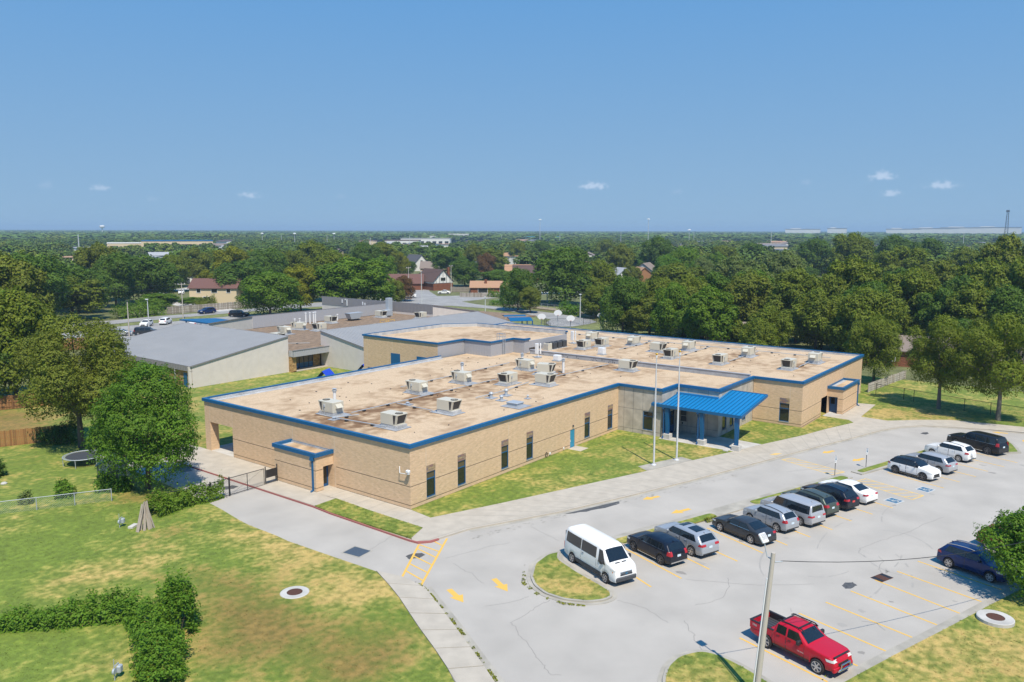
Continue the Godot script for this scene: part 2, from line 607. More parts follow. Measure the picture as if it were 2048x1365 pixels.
func make_materials() -> void:
	var grain := noise_tex(512, 0.09, 0.70, 1.0, 11, 3)
	var speck := noise_tex(512, 0.22, 0.62, 1.0, 12, 2)
	var cloudy := noise_tex(512, 0.012, 0.80, 1.0, 13, 4)
	var blotch := noise_tex(512, 0.02, 0.72, 1.0, 14, 5)
	# turf
	var lm := mapped(mat("lawn", Color(0.98, 0.98, 0.98), 0.95), lawn_map(), -60.0, -75.0, 150.0, 135.0)
	coarse(lm, noise_tex(512, 0.16, 0.74, 1.0, 15, 3), 7.0)
	var fg := over(mat("field", lin(0.27, 0.29, 0.10), 0.95), blotch, 55.0)
	coarse(fg, grain, 9.0)
	coarse(over(mat("verge", lin(0.40, 0.44, 0.14), 0.95), noise_tex(512, 0.03, 0.62, 1.0, 41, 5), 24.0), grain, 5.0)
	over(mat("dirt", lin(0.40, 0.33, 0.23), 0.95), blotch, 8.0)
	# paving
	coarse(over(mat("asphalt", lin(0.54, 0.503, 0.45), 0.92), noise_tex(512, 0.2, 0.86, 1.0, 16, 3), 4.3), noise_tex(512, 0.014, 0.91, 1.0, 17, 5), 38.0)
	coarse(over(mat("road", lin(0.60, 0.59, 0.57), 0.92), speck, 6.0), cloudy, 45.0)
	coarse(over(mat("concrete", lin(0.59, 0.53, 0.44), 0.9), noise_tex(512, 0.12, 0.86, 1.0, 18, 4), 3.1), noise_tex(512, 0.02, 0.91, 1.0, 19, 4), 16.0)
	coarse(over(mat("pale_concrete", lin(0.70, 0.68, 0.64), 0.88), noise_tex(512, 0.12, 0.88, 1.0, 20, 4), 2.7), cloudy, 14.0)
	coarse(over(mat("old_concrete", lin(0.58, 0.54, 0.46), 0.9), noise_tex(512, 0.12, 0.82, 1.0, 23, 4), 2.3), cloudy, 12.0)
	coarse(over(mat("wet_asphalt", lin(0.20, 0.195, 0.19), 0.6), speck, 2.0), blotch, 3.0)
	mat("tyre_mark", lin(0.345, 0.325, 0.295), 0.9)
	mat("oil_stain", lin(0.27, 0.25, 0.225), 0.75)
	mat("crack", lin(0.22, 0.21, 0.195), 0.95)
	mat("joint", lin(0.27, 0.255, 0.22), 0.95)
	mat("tar", lin(0.03, 0.03, 0.032), 0.7)
	over(mat("yellow_paint", lin(0.90, 0.55, 0.11), 0.8), noise_tex(512, 0.1, 0.80, 1.0, 24, 4), 1.4)
	over(mat("pale_yellow_paint", lin(0.90, 0.60, 0.18), 0.85), noise_tex(512, 0.1, 0.80, 1.0, 25, 4), 1.1)
	over(mat("red_paint", lin(0.55, 0.19, 0.17), 0.8), speck, 1.2)
	over(mat("blue_paint", lin(0.06, 0.21, 0.36), 0.8), grain, 1.2)
	over(mat("white_paint", lin(0.74, 0.74, 0.72), 0.8), grain, 1.3)
	over(mat("rusty_iron", lin(0.16, 0.07, 0.045), 0.8, 0.2), speck, 0.6)
	over(mat("steel_cover", lin(0.13, 0.18, 0.24), 0.6, 0.3), speck, 0.9)
	# school
	var tan_b := [Color(0.90, 0.775, 0.635), Color(0.89, 0.765, 0.62), Color(0.91, 0.785, 0.645), Color(0.88, 0.755, 0.61), Color(0.895, 0.77, 0.625)]
	var bm := over(mat("tan_brick", lin(0.92, 0.92, 0.92), 0.9), brick_tex(2.4, 2.4, 0.3, 0.1, tan_b, Color(0.86, 0.74, 0.60), 0.03, 4), 2.4)
	coarse(bm, noise_tex(512, 0.03, 0.90, 1.0, 26, 4), 13.0)
	bm.uv2_scale = Vector3(0.11, 1.1, 0.11)
	var yb := [Color(0.74, 0.60, 0.40), Color(0.68, 0.54, 0.34), Color(0.78, 0.65, 0.45), Color(0.62, 0.48, 0.30)]
	over(mat("yellow_brick", lin(0.8, 0.8, 0.8), 0.9), brick_tex(2.0, 2.0, 0.4, 0.1, yb, Color(0.62, 0.53, 0.38), 0.1, 6), 2.0)
	var rb := [Color(0.52, 0.30, 0.20), Color(0.58, 0.34, 0.22), Color(0.45, 0.26, 0.18), Color(0.62, 0.40, 0.27)]
	over(mat("red_brick", lin(0.7, 0.7, 0.7), 0.9), brick_tex(2.0, 2.0, 0.25, 0.08, rb, Color(0.55, 0.42, 0.34), 0.1, 7), 2.0)
	mat("groove", lin(0.075, 0.05, 0.035), 0.9)
	mat("sealant", lin(0.62, 0.55, 0.45), 0.8)
	coarse(over(mat("grey_panel", lin(0.60, 0.545, 0.475), 0.8), noise_tex(512, 0.08, 0.93, 1.0, 27, 3), 2.0), cloudy, 9.0)
	coarse(over(mat("cement_wall", lin(0.70, 0.645, 0.60), 0.9), noise_tex(512, 0.06, 0.95, 1.0, 28, 4), 3.0), noise_tex(512, 0.02, 0.95, 1.0, 29, 4), 15.0)
	mat("blue_metal", lin(0.004, 0.10, 0.25), 0.42)
	mat("bright_blue_metal", lin(0.008, 0.19, 0.44), 0.40)
	mat("dark_blue_metal", lin(0.010, 0.075, 0.21), 0.42)
	mat("teal_door", lin(0.03, 0.26, 0.42), 0.5)
	mat("tent_blue", lin(0.012, 0.06, 0.55), 0.7)
	var rm := mapped(mat("roof_gravel", Color(0.97, 0.97, 0.97), 0.95), roof_map(), -2.0, -50.0, 80.0, 68.0)
	coarse(rm, noise_tex(512, 0.25, 0.84, 1.0, 30, 2), 5.0)
	coarse(over(mat("old_gravel", lin(0.52, 0.36, 0.23), 0.95), noise_tex(512, 0.03, 0.72, 1.0, 34, 5), 22.0), speck, 5.0)
	coarse(over(mat("white_flashing", lin(0.72, 0.73, 0.74), 0.6), noise_tex(512, 0.05, 0.78, 1.0, 35, 5), 4.0), cloudy, 11.0)
	coarse(over(mat("silver_coating", lin(0.58, 0.61, 0.66), 0.45), noise_tex(512, 0.07, 0.72, 1.0, 36, 5), 3.0), cloudy, 7.0)
	mat("grey_siding", lin(0.36, 0.365, 0.39), 0.5)
	mat("dark_siding", lin(0.22, 0.215, 0.225), 0.55)
	coarse(over(mat("grey_roof", lin(0.35, 0.35, 0.35), 0.5), noise_tex(512, 0.05, 0.96, 1.0, 37, 4), 6.0), noise_tex(256, 0.02, 0.94, 1.0, 42, 3), 25.0)
	mat("galvanised", lin(0.42, 0.46, 0.50), 0.55, 0.25)
	mat("cream_metal", lin(0.56, 0.53, 0.44), 0.5)
	mat("coil", lin(0.05, 0.045, 0.042), 0.7)
	mat("black_metal", lin(0.02, 0.02, 0.022), 0.5)
	mat("charcoal", lin(0.055, 0.06, 0.068), 0.6)
	mat("white_metal", lin(0.72, 0.73, 0.74), 0.4)
	mat("pole_metal", lin(0.62, 0.64, 0.66), 0.35, 0.2)
	mat("brass", lin(0.70, 0.42, 0.07), 0.25, 0.8)
	var gl := mat("window_glass", lin(0.022, 0.024, 0.02), 0.06)
	gl.metallic_specular = 0.6
	mat("blind_glass", lin(0.11, 0.085, 0.05), 0.12)
	var cg := mat("car_glass", lin(0.012, 0.016, 0.02), 0.04)
	cg.metallic_specular = 0.65
	mat("tyre", lin(0.018, 0.018, 0.02), 0.85)
	mat("alloy", lin(0.55, 0.55, 0.56), 0.3, 0.7)
	mat("dark_alloy", lin(0.16, 0.16, 0.17), 0.3, 0.7)
	mat("trim", lin(0.02, 0.02, 0.022), 0.55)
	mat("chrome", lin(0.7, 0.7, 0.7), 0.12, 1.0)
	var tl := mat("red_lens", lin(0.42, 0.012, 0.02), 0.15)
	tl.clearcoat_enabled = true
	var hl := mat("clear_lens", lin(0.62, 0.63, 0.62), 0.1)
	hl.clearcoat_enabled = true
	mat("amber_lens", lin(0.75, 0.22, 0.02), 0.15)
	mat("plate", lin(0.55, 0.66, 0.74), 0.4)
	mat("red_plate", lin(0.6, 0.06, 0.05), 0.4)
	# timber
	var plank_t := noise_tex(512, 0.06, 0.66, 1.0, 38, 4)
	over(mat("cedar", lin(0.50, 0.25, 0.09), 0.85), plank_t, 1.7)
	over(mat("cedar_dark", lin(0.36, 0.175, 0.065), 0.85), plank_t, 1.3)
	over(mat("grey_timber", lin(0.45, 0.39, 0.32), 0.9), plank_t, 1.5)
	over(mat("pole_timber", lin(0.66, 0.60, 0.52), 0.9), noise_tex(512, 0.1, 0.72, 1.0, 39, 4), 0.9)
	over(mat("bark", lin(0.17, 0.14, 0.11), 0.95), speck, 1.2)
	over(mat("pale_bark", lin(0.26, 0.235, 0.20), 0.95), speck, 1.2)
	# foliage, leaf tones vary inside each crown through vertex colours
	var tones := [[0.125, 0.205, 0.022], [0.225, 0.265, 0.026], [0.195, 0.300, 0.026], [0.235, 0.260, 0.034], [0.330, 0.330, 0.024], [0.22, 0.115, 0.045], [0.235, 0.285, 0.085], [0.180, 0.310, 0.028], [0.110, 0.185, 0.026]]
	for i in tones.size():
		var c: Array = tones[i]
		var m := mat("leaf_%d" % i, lin(c[0], c[1], c[2]), 0.62)
		m.vertex_color_use_as_albedo = true
		m.backlight_enabled = true
		m.backlight = lin(minf(0.9, c[0] * 2.4), minf(0.9, c[1] * 2.4), c[2] * 1.6)
		m.metallic_specular = 0.35
	var wm := mat("wood_leaf", Color(1, 1, 1), 0.8)
	wm.vertex_color_use_as_albedo = true
	wm.metallic_specular = 0.3
	var gm := mat("grass_blade", Color(1, 1, 1), 0.8)
	gm.vertex_color_use_as_albedo = true

# points moved sideways: the outline of a strip along a polyline
func strip(pts: Array, left: float, right: float) -> Array:
	var a := []
	var b := []
	for i in pts.size():
		var p := Vector2(pts[i][0], pts[i][1])
		var d := Vector2.ZERO
		if i > 0:
			d += (p - Vector2(pts[i - 1][0], pts[i - 1][1])).normalized()
		if i < pts.size() - 1:
			d += (Vector2(pts[i + 1][0], pts[i + 1][1]) - p).normalized()
		d = d.normalized()
		var o := Vector2(-d.y, d.x)
		a.append([p.x + o.x * left, p.y + o.y * left])
		b.push_front([p.x - o.x * right, p.y - o.y * right])
	return a + b

func closed_kerb(poly: Array, w: float, y: float) -> MB:
	var m := MB.new()
	var q := poly.duplicate()
	q.append(poly[0])
	m.ribbon(q, w, 0.002, y)
	return m

const KERB_FRONT := [[-4.57, 5.46], [-3.76, 5.99], [-2.33, 6.22], [-0.31, 6.6], [2.95, 8.09], [7.27, 10.06], [13.98, 12.47], [21.48, 14.93], [29.87, 17.39], [34.89, 18.86], [40.31, 20.46], [46.37, 22.42], [52.77, 24.32], [55.94, 25.81], [58.22, 27.7], [59.52, 30.48], [60.94, 34.43], [62.4, 40.0]]
const LAWN_EDGE := [[-0.37, 2.6], [5.7, 4.89], [13.6, 7.6], [21.68, 10.36], [27.75, 12.29], [33.38, 14.27], [37.96, 15.62], [44.77, 17.92], [49.62, 19.17], [54.61, 20.8]]

func build_ground() -> void:
	ground_part("ground", spanm(Vector3(-3000, -1.0, -9000), Vector3(9500, -0.06, 3000)), M.field)
	# turf of the school grounds
	ground_part("lawn", slabm([[-60, -75], [90, -75], [90, 60], [-60, 60]], -0.05, -0.012), M.lawn)
	# the car park and its drive
	var lot := [[-8.4, -38], [-4.3, -38], [-4.3, 5.6]]
	lot.append_array(KERB_FRONT.slice(1))
	lot.append_array([[64, 50], [64, 58], [40, 50.1], [13.3, 41.2], [-4.93, 35.05], [-12, 33], [-12, 62], [-32, 62], [-24.4, 36.6], [-15.37, 21.41], [-12.28, 15.8], [-9.59, 10.88], [-9.73, 9.76], [-9.55, 8.67], [-9.93, 6.58], [-10.11, 2.87], [-10.34, -2.58], [-10.15, -7.63], [-10.02, -9], [-9.44, -12.55], [-9.2, -14.53], [-9.0, -17.0], [-8.6, -26]])
	ground_part("parking_lot", slabm(lot, -0.03, 0.0), M.asphalt)
	# wet gutter and damp stains, thin sheets with ragged outlines
	var pk: Node = get_node("parking_lot")
	for q in [[[[6.6, 9.95], [9.6, 11.0], [13.3, 12.3], [12.3, 12.75], [11.2, 12.55], [9.3, 11.75], [7.8, 11.0]], 0.35], [[[7.3, 32.3], [7.9, 32.35], [8.3, 32.75], [7.9, 33.1], [7.35, 32.95], [6.9, 32.6]], 0.2], [[[-6.9, 6.3], [-6.2, 6.35], [-5.75, 6.8], [-5.85, 7.25], [-6.5, 7.3], [-7.1, 6.9]], 0.1], [[[-5.6, -26.9], [-4.7, -27.4], [-4.5, -25.6], [-5.0, -24.4], [-5.9, -24.8]], 0.25], [[[-6.0, -17.8], [-5.2, -17.6], [-5.0, -16.9], [-5.7, -16.6], [-6.4, -17.1]], 0.2], [[[54.2, 28.2], [55.0, 28.3], [55.5, 28.7], [54.9, 29.0], [54.2, 28.8]], 0.1]]:
		var ring := []
		var r := RandomNumberGenerator.new()
		r.seed = int(q[0][0][0] * 100) + 7
		for i in q[0].size():
			var a: Array = q[0][i]
			var b: Array = q[0][(i + 1) % q[0].size()]
			ring.append(a)
			for k in [0.3, 0.65]:
				ring.append([lerpf(a[0], b[0], k) + r.randf_range(-1, 1) * q[1] * 0.4, lerpf(a[1], b[1], k) + r.randf_range(-1, 1) * q[1] * 0.4])
		put("damp_stain", slabm(ring, 0.004, 0.004), M.wet_asphalt, pk)
	# old tar crumbs along the gutter
	var tar := MB.new()
	var r2 := RandomNumberGenerator.new()
	r2.seed = 88
	for i in 150:
		var t := r2.randf()
		var p := Vector2(-1.5, 7.75).lerp(Vector2(26.0, 17.6), t) + Vector2(r2.randf_range(-0.5, 0.5), r2.randf_range(-0.28, 0.28))
		if t > 0.34 and t < 0.5:
			continue
		var l := r2.randf_range(0.05, 0.3)
		tar.ribbon([[p.x, p.y], [p.x + l, p.y + l * 0.36 + r2.randf_range(-0.05, 0.05)]], r2.randf_range(0.02, 0.08), 0.007)
	put("tar_crumbs", tar, M.joint, pk).set_meta("kind", "stuff")
	var cracks := [[[-6.14, 18.34], [-7.6, 18.2], [-8.7, 18.35], [-10.03, 18.11], [-10.29, 18.78], [-10.9, 19.43], [-11.24, 20.4], [-11.77, 21.05], [-12.18, 21.6], [-12.56, 22.38], [-12.83, 22.65], [-13.14, 23.24], [-12.85, 23.68]], [[-3.63, 21.74], [-3.5, 22.7], [-3.48, 23.62], [-4.16, 25.25], [-4.3, 25.57]], [[-3.4, 26.24], [-4.28, 26.86], [-4.7, 27.4], [-5.27, 27.71], [-5.98, 28.49]], [[-5.7, 9.86], [-5.95, 10.6], [-6.17, 11.31], [-6.14, 11.86], [-6.71, 12.9], [-6.83, 13.54]], [[-5.38, 8.85], [-3.34, 9.48], [-1.8, 9.9], [-0.36, 10.64]], [[-8.99, 3.6], [-7.0, 3.3], [-4.82, 2.77]], [[13.17, 32.25], [13.7, 31.75], [14.54, 31.63], [16.02, 32.11], [17.6, 32.68], [20.49, 33.77], [23.0, 34.4], [25.51, 35.27]], [[13.94, 33.05], [13.11, 33.51], [11.44, 33.54], [10.96, 33.99]], [[3.23, 10.03], [2.6, 11.9], [2.2, 13.36]], [[3.87, 25.89], [2.61, 26.46], [0.81, 26.82], [-0.38, 26.4], [-1.23, 25.86]], [[1.84, 23.72], [3.03, 26.24], [4.02, 27.99], [6.4, 30.8]], [[-9.3, 15.6], [-8.0, 16.6], [-6.6, 17.0]], [[30, 21], [33, 23], [38, 24.0]], [[3.0, 34.6], [3.3, 35.4], [2.6, 36.0]]]
	for q in cracks:
		var m := MB.new()
		var pts := []
		for i in q.size() - 1:
			for k in 4:
				pts.append([lerpf(q[i][0], q[i + 1][0], k / 4.0) + r2.randf_range(-0.07, 0.07), lerpf(q[i][1], q[i + 1][1], k / 4.0) + r2.randf_range(-0.07, 0.07)])
		pts.append(q[-1])
		m.ribbon(pts, 0.026, 0.005)
		put("crack", m, M.crack, pk)
	# drips under parked noses and faint tyre arcs
	for i in 34:
		var bay := Vector2(2.6 + i * 2.62, 20.6 + i * 0.93) if i < 18 else Vector2(-1.0 + (i - 18) * 2.6, 33.2 + (i - 18) * 0.86)
		bay += Vector2(r2.randf_range(-0.5, 0.5), r2.randf_range(-0.9, 2.6))
		var ring := []
		var rad := r2.randf_range(0.1, 0.32)
		for k in 11:
			var q := rad * r2.randf_range(0.55, 1.15)
			ring.append([bay.x + cos(TAU * k / 11) * q, bay.y + sin(TAU * k / 11) * q * 1.4])
		put("oil_stain", slabm(ring, 0.0045, 0.0045), M.oil_stain if i % 3 == 0 else M.tyre_mark, pk)
	for i in 16:
		var c := Vector2(r2.randf_range(-6, 30), 0)
		c.y = 14.0 + c.x * 0.33 + r2.randf_range(11.5, 16.0) if i < 11 else 13.0 + c.x * 0.3
		var g0 := r2.randf() * TAU
		var rr := r2.randf_range(5.0, 9.0)
		var pts := []
		for k in 12:
			pts.append([c.x + cos(g0 + k * 0.09) * rr, c.y + sin(g0 + k * 0.09) * rr * 0.5])
		if pts.all(func(p): return p[1] > 12.5 + p[0] * 0.36 + 1.0 and p[1] < 36.0 + p[0] * 0.33 and p[0] > -9.0 and not (p[0] < 2.0 and p[1] < 23.0)):
			var m := MB.new()
			for k in 11:
				if r2.randf() < 0.7:
					m.ribbon([pts[k], pts[k + 1]], r2.randf_range(0.05, 0.15), 0.0035)
			if m.v.size():
				put("tyre_mark", m, M.tyre_mark, pk)
	# front walk with its kerb
	var walk := [[-2.3, 3.62], [-2.2, -2.7], [-2.08, -9.6], [-0.02, -9.6], [-0.02, 0.0], [-0.37, 2.6]]
	walk.append_array(LAWN_EDGE.slice(1))
	walk.append_array([[58.5, 20.67], [58.24, 23.83], [61.07, 26.72], [63.48, 29.86], [64.34, 34.03], [65.2, 40.0]])
	var back := KERB_FRONT.duplicate()
	back.reverse()
	walk.append_array(back)
	walk.append_array([[-4.68, 4.75], [-4.36, 4.4]])
	var fw := ground_part("front_walk", slabm(walk, -0.01, 0.12), M.concrete)
	var jm := MB.new()
	for i in 24:
		var t := i / 23.0
		var a := path_at(LAWN_EDGE, 0.02 + t * 0.96)
		var b := path_at(KERB_FRONT, 0.13 + t * 0.55)
		jm.ribbon([[a.x, a.y], [b.x, b.y]], 0.03, 0.1235)
	for z in [-8.0, -6.3, -4.6, -2.9, -1.2, 0.5, 2.2]:
		jm.ribbon([[-2.05, z], [-0.1, z]], 0.03, 0.1235)
	jm.ribbon(KERB_FRONT.map(func(p): return [p[0] - 0.09, p[1] - 0.30]), 0.03, 0.1235)
	put("joint", jm, M.joint, fw)
	ground_part("gutter", slabm(strip(KERB_FRONT.slice(3), -0.02, -0.40), 0.002, 0.008), M.old_concrete)
	ground_part("side_walk", slabm([[54.61, 20.8], [55.71, 19.97], [55.92, 17.1], [57.4, 17.0], [66.4, 17.0], [67.07, 20.39], [58.5, 20.67]], -0.01, 0.122), M.concrete)
	ground_part("entry_slab", slabm([[33.3, 5.58], [37.8, 5.58], [37.8, 10.62], [38.3, 10.62], [37.98, 15.6], [33.38, 14.25]], -0.01, 0.124), M.pale_concrete)
	ground_part("flagpole_pad", slabm([[21.68, 10.34], [22.45, 8.97], [28.09, 10.87], [27.75, 12.27]], -0.01, 0.136), M.old_concrete)
	ground_part("door_pad", slabm([[23.5, 0.02], [25.1, 0.02], [25.1, 1.6], [23.5, 1.6]], -0.01, 0.134), M.concrete)
	ground_part("east_door_pad", slabm([[55.9, 16.75], [59.6, 16.75], [59.6, 18.4], [57.9, 18.45], [55.95, 17.1]], 0.0, 0.134), M.pale_concrete)
	# apron between the drive and the west wall, edged with a red line
	ground_part("apron", slabm([[-4.45, -34], [0.0, -34], [0.0, -9.6], [-2.08, -9.6], [-1.94, -7.08], [-4.3, -6.99]], -0.01, 0.12), M.concrete)
	ground_part("red_kerb", slabm([[-4.47, -32], [-4.40, -32], [-4.40, -7.0], [-4.56, -4.6], [-4.70, 4.4], [-4.6, 5.2], [-3.9, 5.85], [-3.2, 6.02], [-3.22, 6.17], [-3.95, 6.06], [-4.72, 5.45], [-4.8, 4.6], [-4.66, -4.6], [-4.47, -7.0]], -0.01, 0.128), M.red_paint)
	# raised turf
	ground_part("strip_lawn", slabm([[-4.3, -6.99], [-1.94, -7.08], [-2.2, -2.7], [-2.33, 3.6], [-4.36, 4.4], [-4.5, -4.6]], -0.01, 0.128), M.lawn)
	ground_part("front_lawn", slabm([[0.0, 0.0], [23.5, 0.0], [23.5, 1.6], [25.1, 1.6], [25.1, 0.0], [34.0, 0.0], [34.0, 5.58], [33.3, 5.58], [33.38, 14.25], [27.75, 12.27], [28.09, 10.87], [22.45, 8.97], [21.68, 10.34], [13.6, 7.6], [5.7, 4.89], [-0.37, 2.6]], -0.01, 0.13), M.lawn)
	ground_part("entry_lawn", slabm([[38.3, 10.64], [48.2, 10.64], [48.2, 16.75], [55.9, 16.75], [55.7, 19.95], [54.6, 20.78], [49.62, 19.15], [44.77, 17.9], [37.98, 15.6]], -0.01, 0.13), M.lawn)
	ground_part("east_lawn", slabm([[67.1, 20.4], [66.42, 17.0], [75.2, 17.0], [75.2, -48], [89, -48], [89, 59], [67, 59], [65.2, 40], [64.34, 34.03], [63.48, 29.86], [61.07, 26.72], [58.26, 23.83], [58.52, 20.69]], -0.01, 0.118), M.lawn)
	# the west yard lies level with the drive
	ground_part("west_lawn", slabm([[-10.2, -4], [-10.32, -2.58], [-10.13, 2.87], [-9.97, 6.58], [-10.58, 8.01], [-11.44, 9.97], [-13.77, 14.24], [-15.78, 18.17], [-16.72, 19.64], [-26, 36.6], [-34, 58], [-59, 58], [-59, -74], [-8.5, -74], [-8.45, -38], [-8.62, -26], [-9.02, -17.0], [-9.22, -14.53], [-9.46, -12.55], [-10.04, -9], [-10.17, -7.63]], -0.03, 0.035), M.lawn)
	# the walk that leaves at the lower left: slab after slab, then its kerb
	var inner := [[-9.97, 6.6], [-10.58, 8.01], [-11.44, 9.97], [-13.77, 14.24], [-15.78, 18.17], [-16.72, 19.64], [-26, 36.6]]
	var outer := [[-9.55, 8.67], [-9.73, 9.76], [-9.75, 10.9], [-12.28, 15.6], [-14.5, 19.6], [-15.5, 21.3], [-24.4, 36.4]]
	var sw := ground_part("west_walk", slabm(inner + [outer[6], outer[5], outer[4], outer[3], outer[2], outer[1], outer[0]], -0.02, 0.085), M.joint)
	for i in 15:
		var t0 := i / 15.0
		var t1 := (i + 1) / 15.0
		var m := MB.new()
		var q := [path_at(inner, t0 + 0.0012), path_at(outer, t0 + 0.0012), path_at(outer, t1 - 0.0012), path_at(inner, t1 - 0.0012)]
		m.slab(q.map(func(p): return [p.x, p.y]), 0.06, 0.108 + 0.004 * (i % 3))
		put("concrete_slab", m, M.concrete, sw)
	ground_part("west_kerb", slabm(strip([[-9.72, 10.9], [-12.28, 15.7], [-15.45, 21.4], [-24.4, 36.6]], 0.02, 0.42), -0.01, 0.02), M.old_concrete)
	# van island
	var iv := [[1.03, 14.6], [-0.53, 13.89], [-2.56, 14.13], [-4.53, 15.26], [-5.46, 16.26], [-6.05, 17.59], [-6.01, 19.21], [-5.33, 20.65], [-4.39, 21.45], [-3.41, 21.61], [-2.68, 21.09], [-2.21, 19.87], [-1.46, 17.62], [-0.55, 15.55]]
	island("van_island", iv, 0.55)
	var i2 := [[-14.5, 33.5], [-12.2, 29.4], [-10.36, 27.94], [-8.83, 27.45], [-7.51, 27.47], [-6.62, 27.88], [-6.0, 28.35], [-5.74, 29.13], [-5.86, 30.27], [-6.26, 31.61], [-6.73, 32.72], [-8.5, 37.5], [-16, 40]]
	island("pole_island", i2, 0.5)
	# median between the drive lane and the first row of bays
	var med := [[1.2, 14.75], [5.18, 16.22], [7.9, 17.05], [11.47, 18.4], [15.82, 19.85], [19.81, 21.15], [26.14, 23.2], [29.95, 24.5], [32.3, 25.35]]
	var mk := ground_part("median_kerb", slabm(strip(med, 1.35, 0.05), -0.01, 0.10), M.old_concrete)
	for q in [[[4.7, 16.5], [14.5, 19.9]], [[19.2, 21.3], [31.7, 25.55]]]:
		put("turf", slabm(rounded(strip(q, 0.95, -0.12)), 0.05, 0.14), M.lawn, mk)
	var med2 := [[33.75, 26.0], [40.0, 28.1], [46.0, 29.9], [53.2, 31.9]]
	var mk2 := ground_part("median_kerb", slabm(strip(med2, 1.1, 0.05), -0.01, 0.10), M.old_concrete)
	put("turf", slabm(rounded(strip([[34.2, 26.25], [53.0, 31.95]], 0.75, -0.1)), 0.05, 0.14), M.lawn, mk2)
	island("east_island", [[52.6, 32.2], [54.2, 31.9], [58.0, 33.4], [57.2, 36.6], [54.6, 37.6], [51.6, 38.4], [50.6, 37.4]], 0.4)
	# kerb and turf on the near right
	var rk := [[-8.4, 33.9], [-4.93, 35.05], [-2.4, 35.85], [0.15, 36.68], [5.21, 38.4], [10.25, 40.05], [13.35, 41.1], [40, 50.0], [62, 57.3]]
	ground_part("south_kerb", slabm(strip(rk, 0.5, 0.0), -0.01, 0.12), M.old_concrete)
	ground_part("south_lawn", slabm(strip(rk, 16.0, -0.5), -0.01, 0.128), M.lawn)

func path_at(pts: Array, t: float) -> Vector2:
	var total := 0.0
	for i in pts.size() - 1:
		total += Vector2(pts[i][0], pts[i][1]).distance_to(Vector2(pts[i + 1][0], pts[i + 1][1]))
	var want := clampf(t, 0.0, 1.0) * total
	for i in pts.size() - 1:
		var a := Vector2(pts[i][0], pts[i][1])
		var b := Vector2(pts[i + 1][0], pts[i + 1][1])
		var l := a.distance_to(b)
		if want <= l or i == pts.size() - 2:
			return a.lerp(b, want / l)
		want -= l
	return Vector2.ZERO

# softens the corners of a plan polygon
func rounded(poly: Array) -> Array:
	var out := []
	for i in poly.size():
		var a := Vector2(poly[i - 1][0], poly[i - 1][1])
		var b := Vector2(poly[i][0], poly[i][1])
		var c := Vector2(poly[(i + 1) % poly.size()][0], poly[(i + 1) % poly.size()][1])
		var k := minf(0.4, minf(a.distance_to(b), b.distance_to(c)) * 0.45)
		var p := b + (a - b).normalized() * k
		var q := b + (c - b).normalized() * k
		for t in [0.0, 0.33, 0.66, 1.0]:
			var w: Vector2 = p.lerp(b, t).lerp(b.lerp(q, t), t)
			out.append([w.x, w.y])
	return out

func shrink(poly: Array, by: float) -> Array:
	var p2 := PackedVector2Array()
	for q in poly:
		p2.append(Vector2(q[0], q[1]))
	var got := Geometry2D.offset_polygon(p2, -by, Geometry2D.JOIN_ROUND)
	var out := []
	for q in got[0]:
		out.append([q.x, q.y])
	return out

func island(called: String, poly: Array, w: float) -> void:
	var p := rounded(poly)
	var k := ground_part(called, slabm(shrink(p, -0.0), -0.01, 0.03), M.old_concrete)
	put("kerb", slabm(shrink(p, w * 0.5), 0.02, 0.13), M.old_concrete, k)
	put("turf", slabm(shrink(p, w * 0.5 + 0.17), 0.05, 0.142), M.lawn, k)

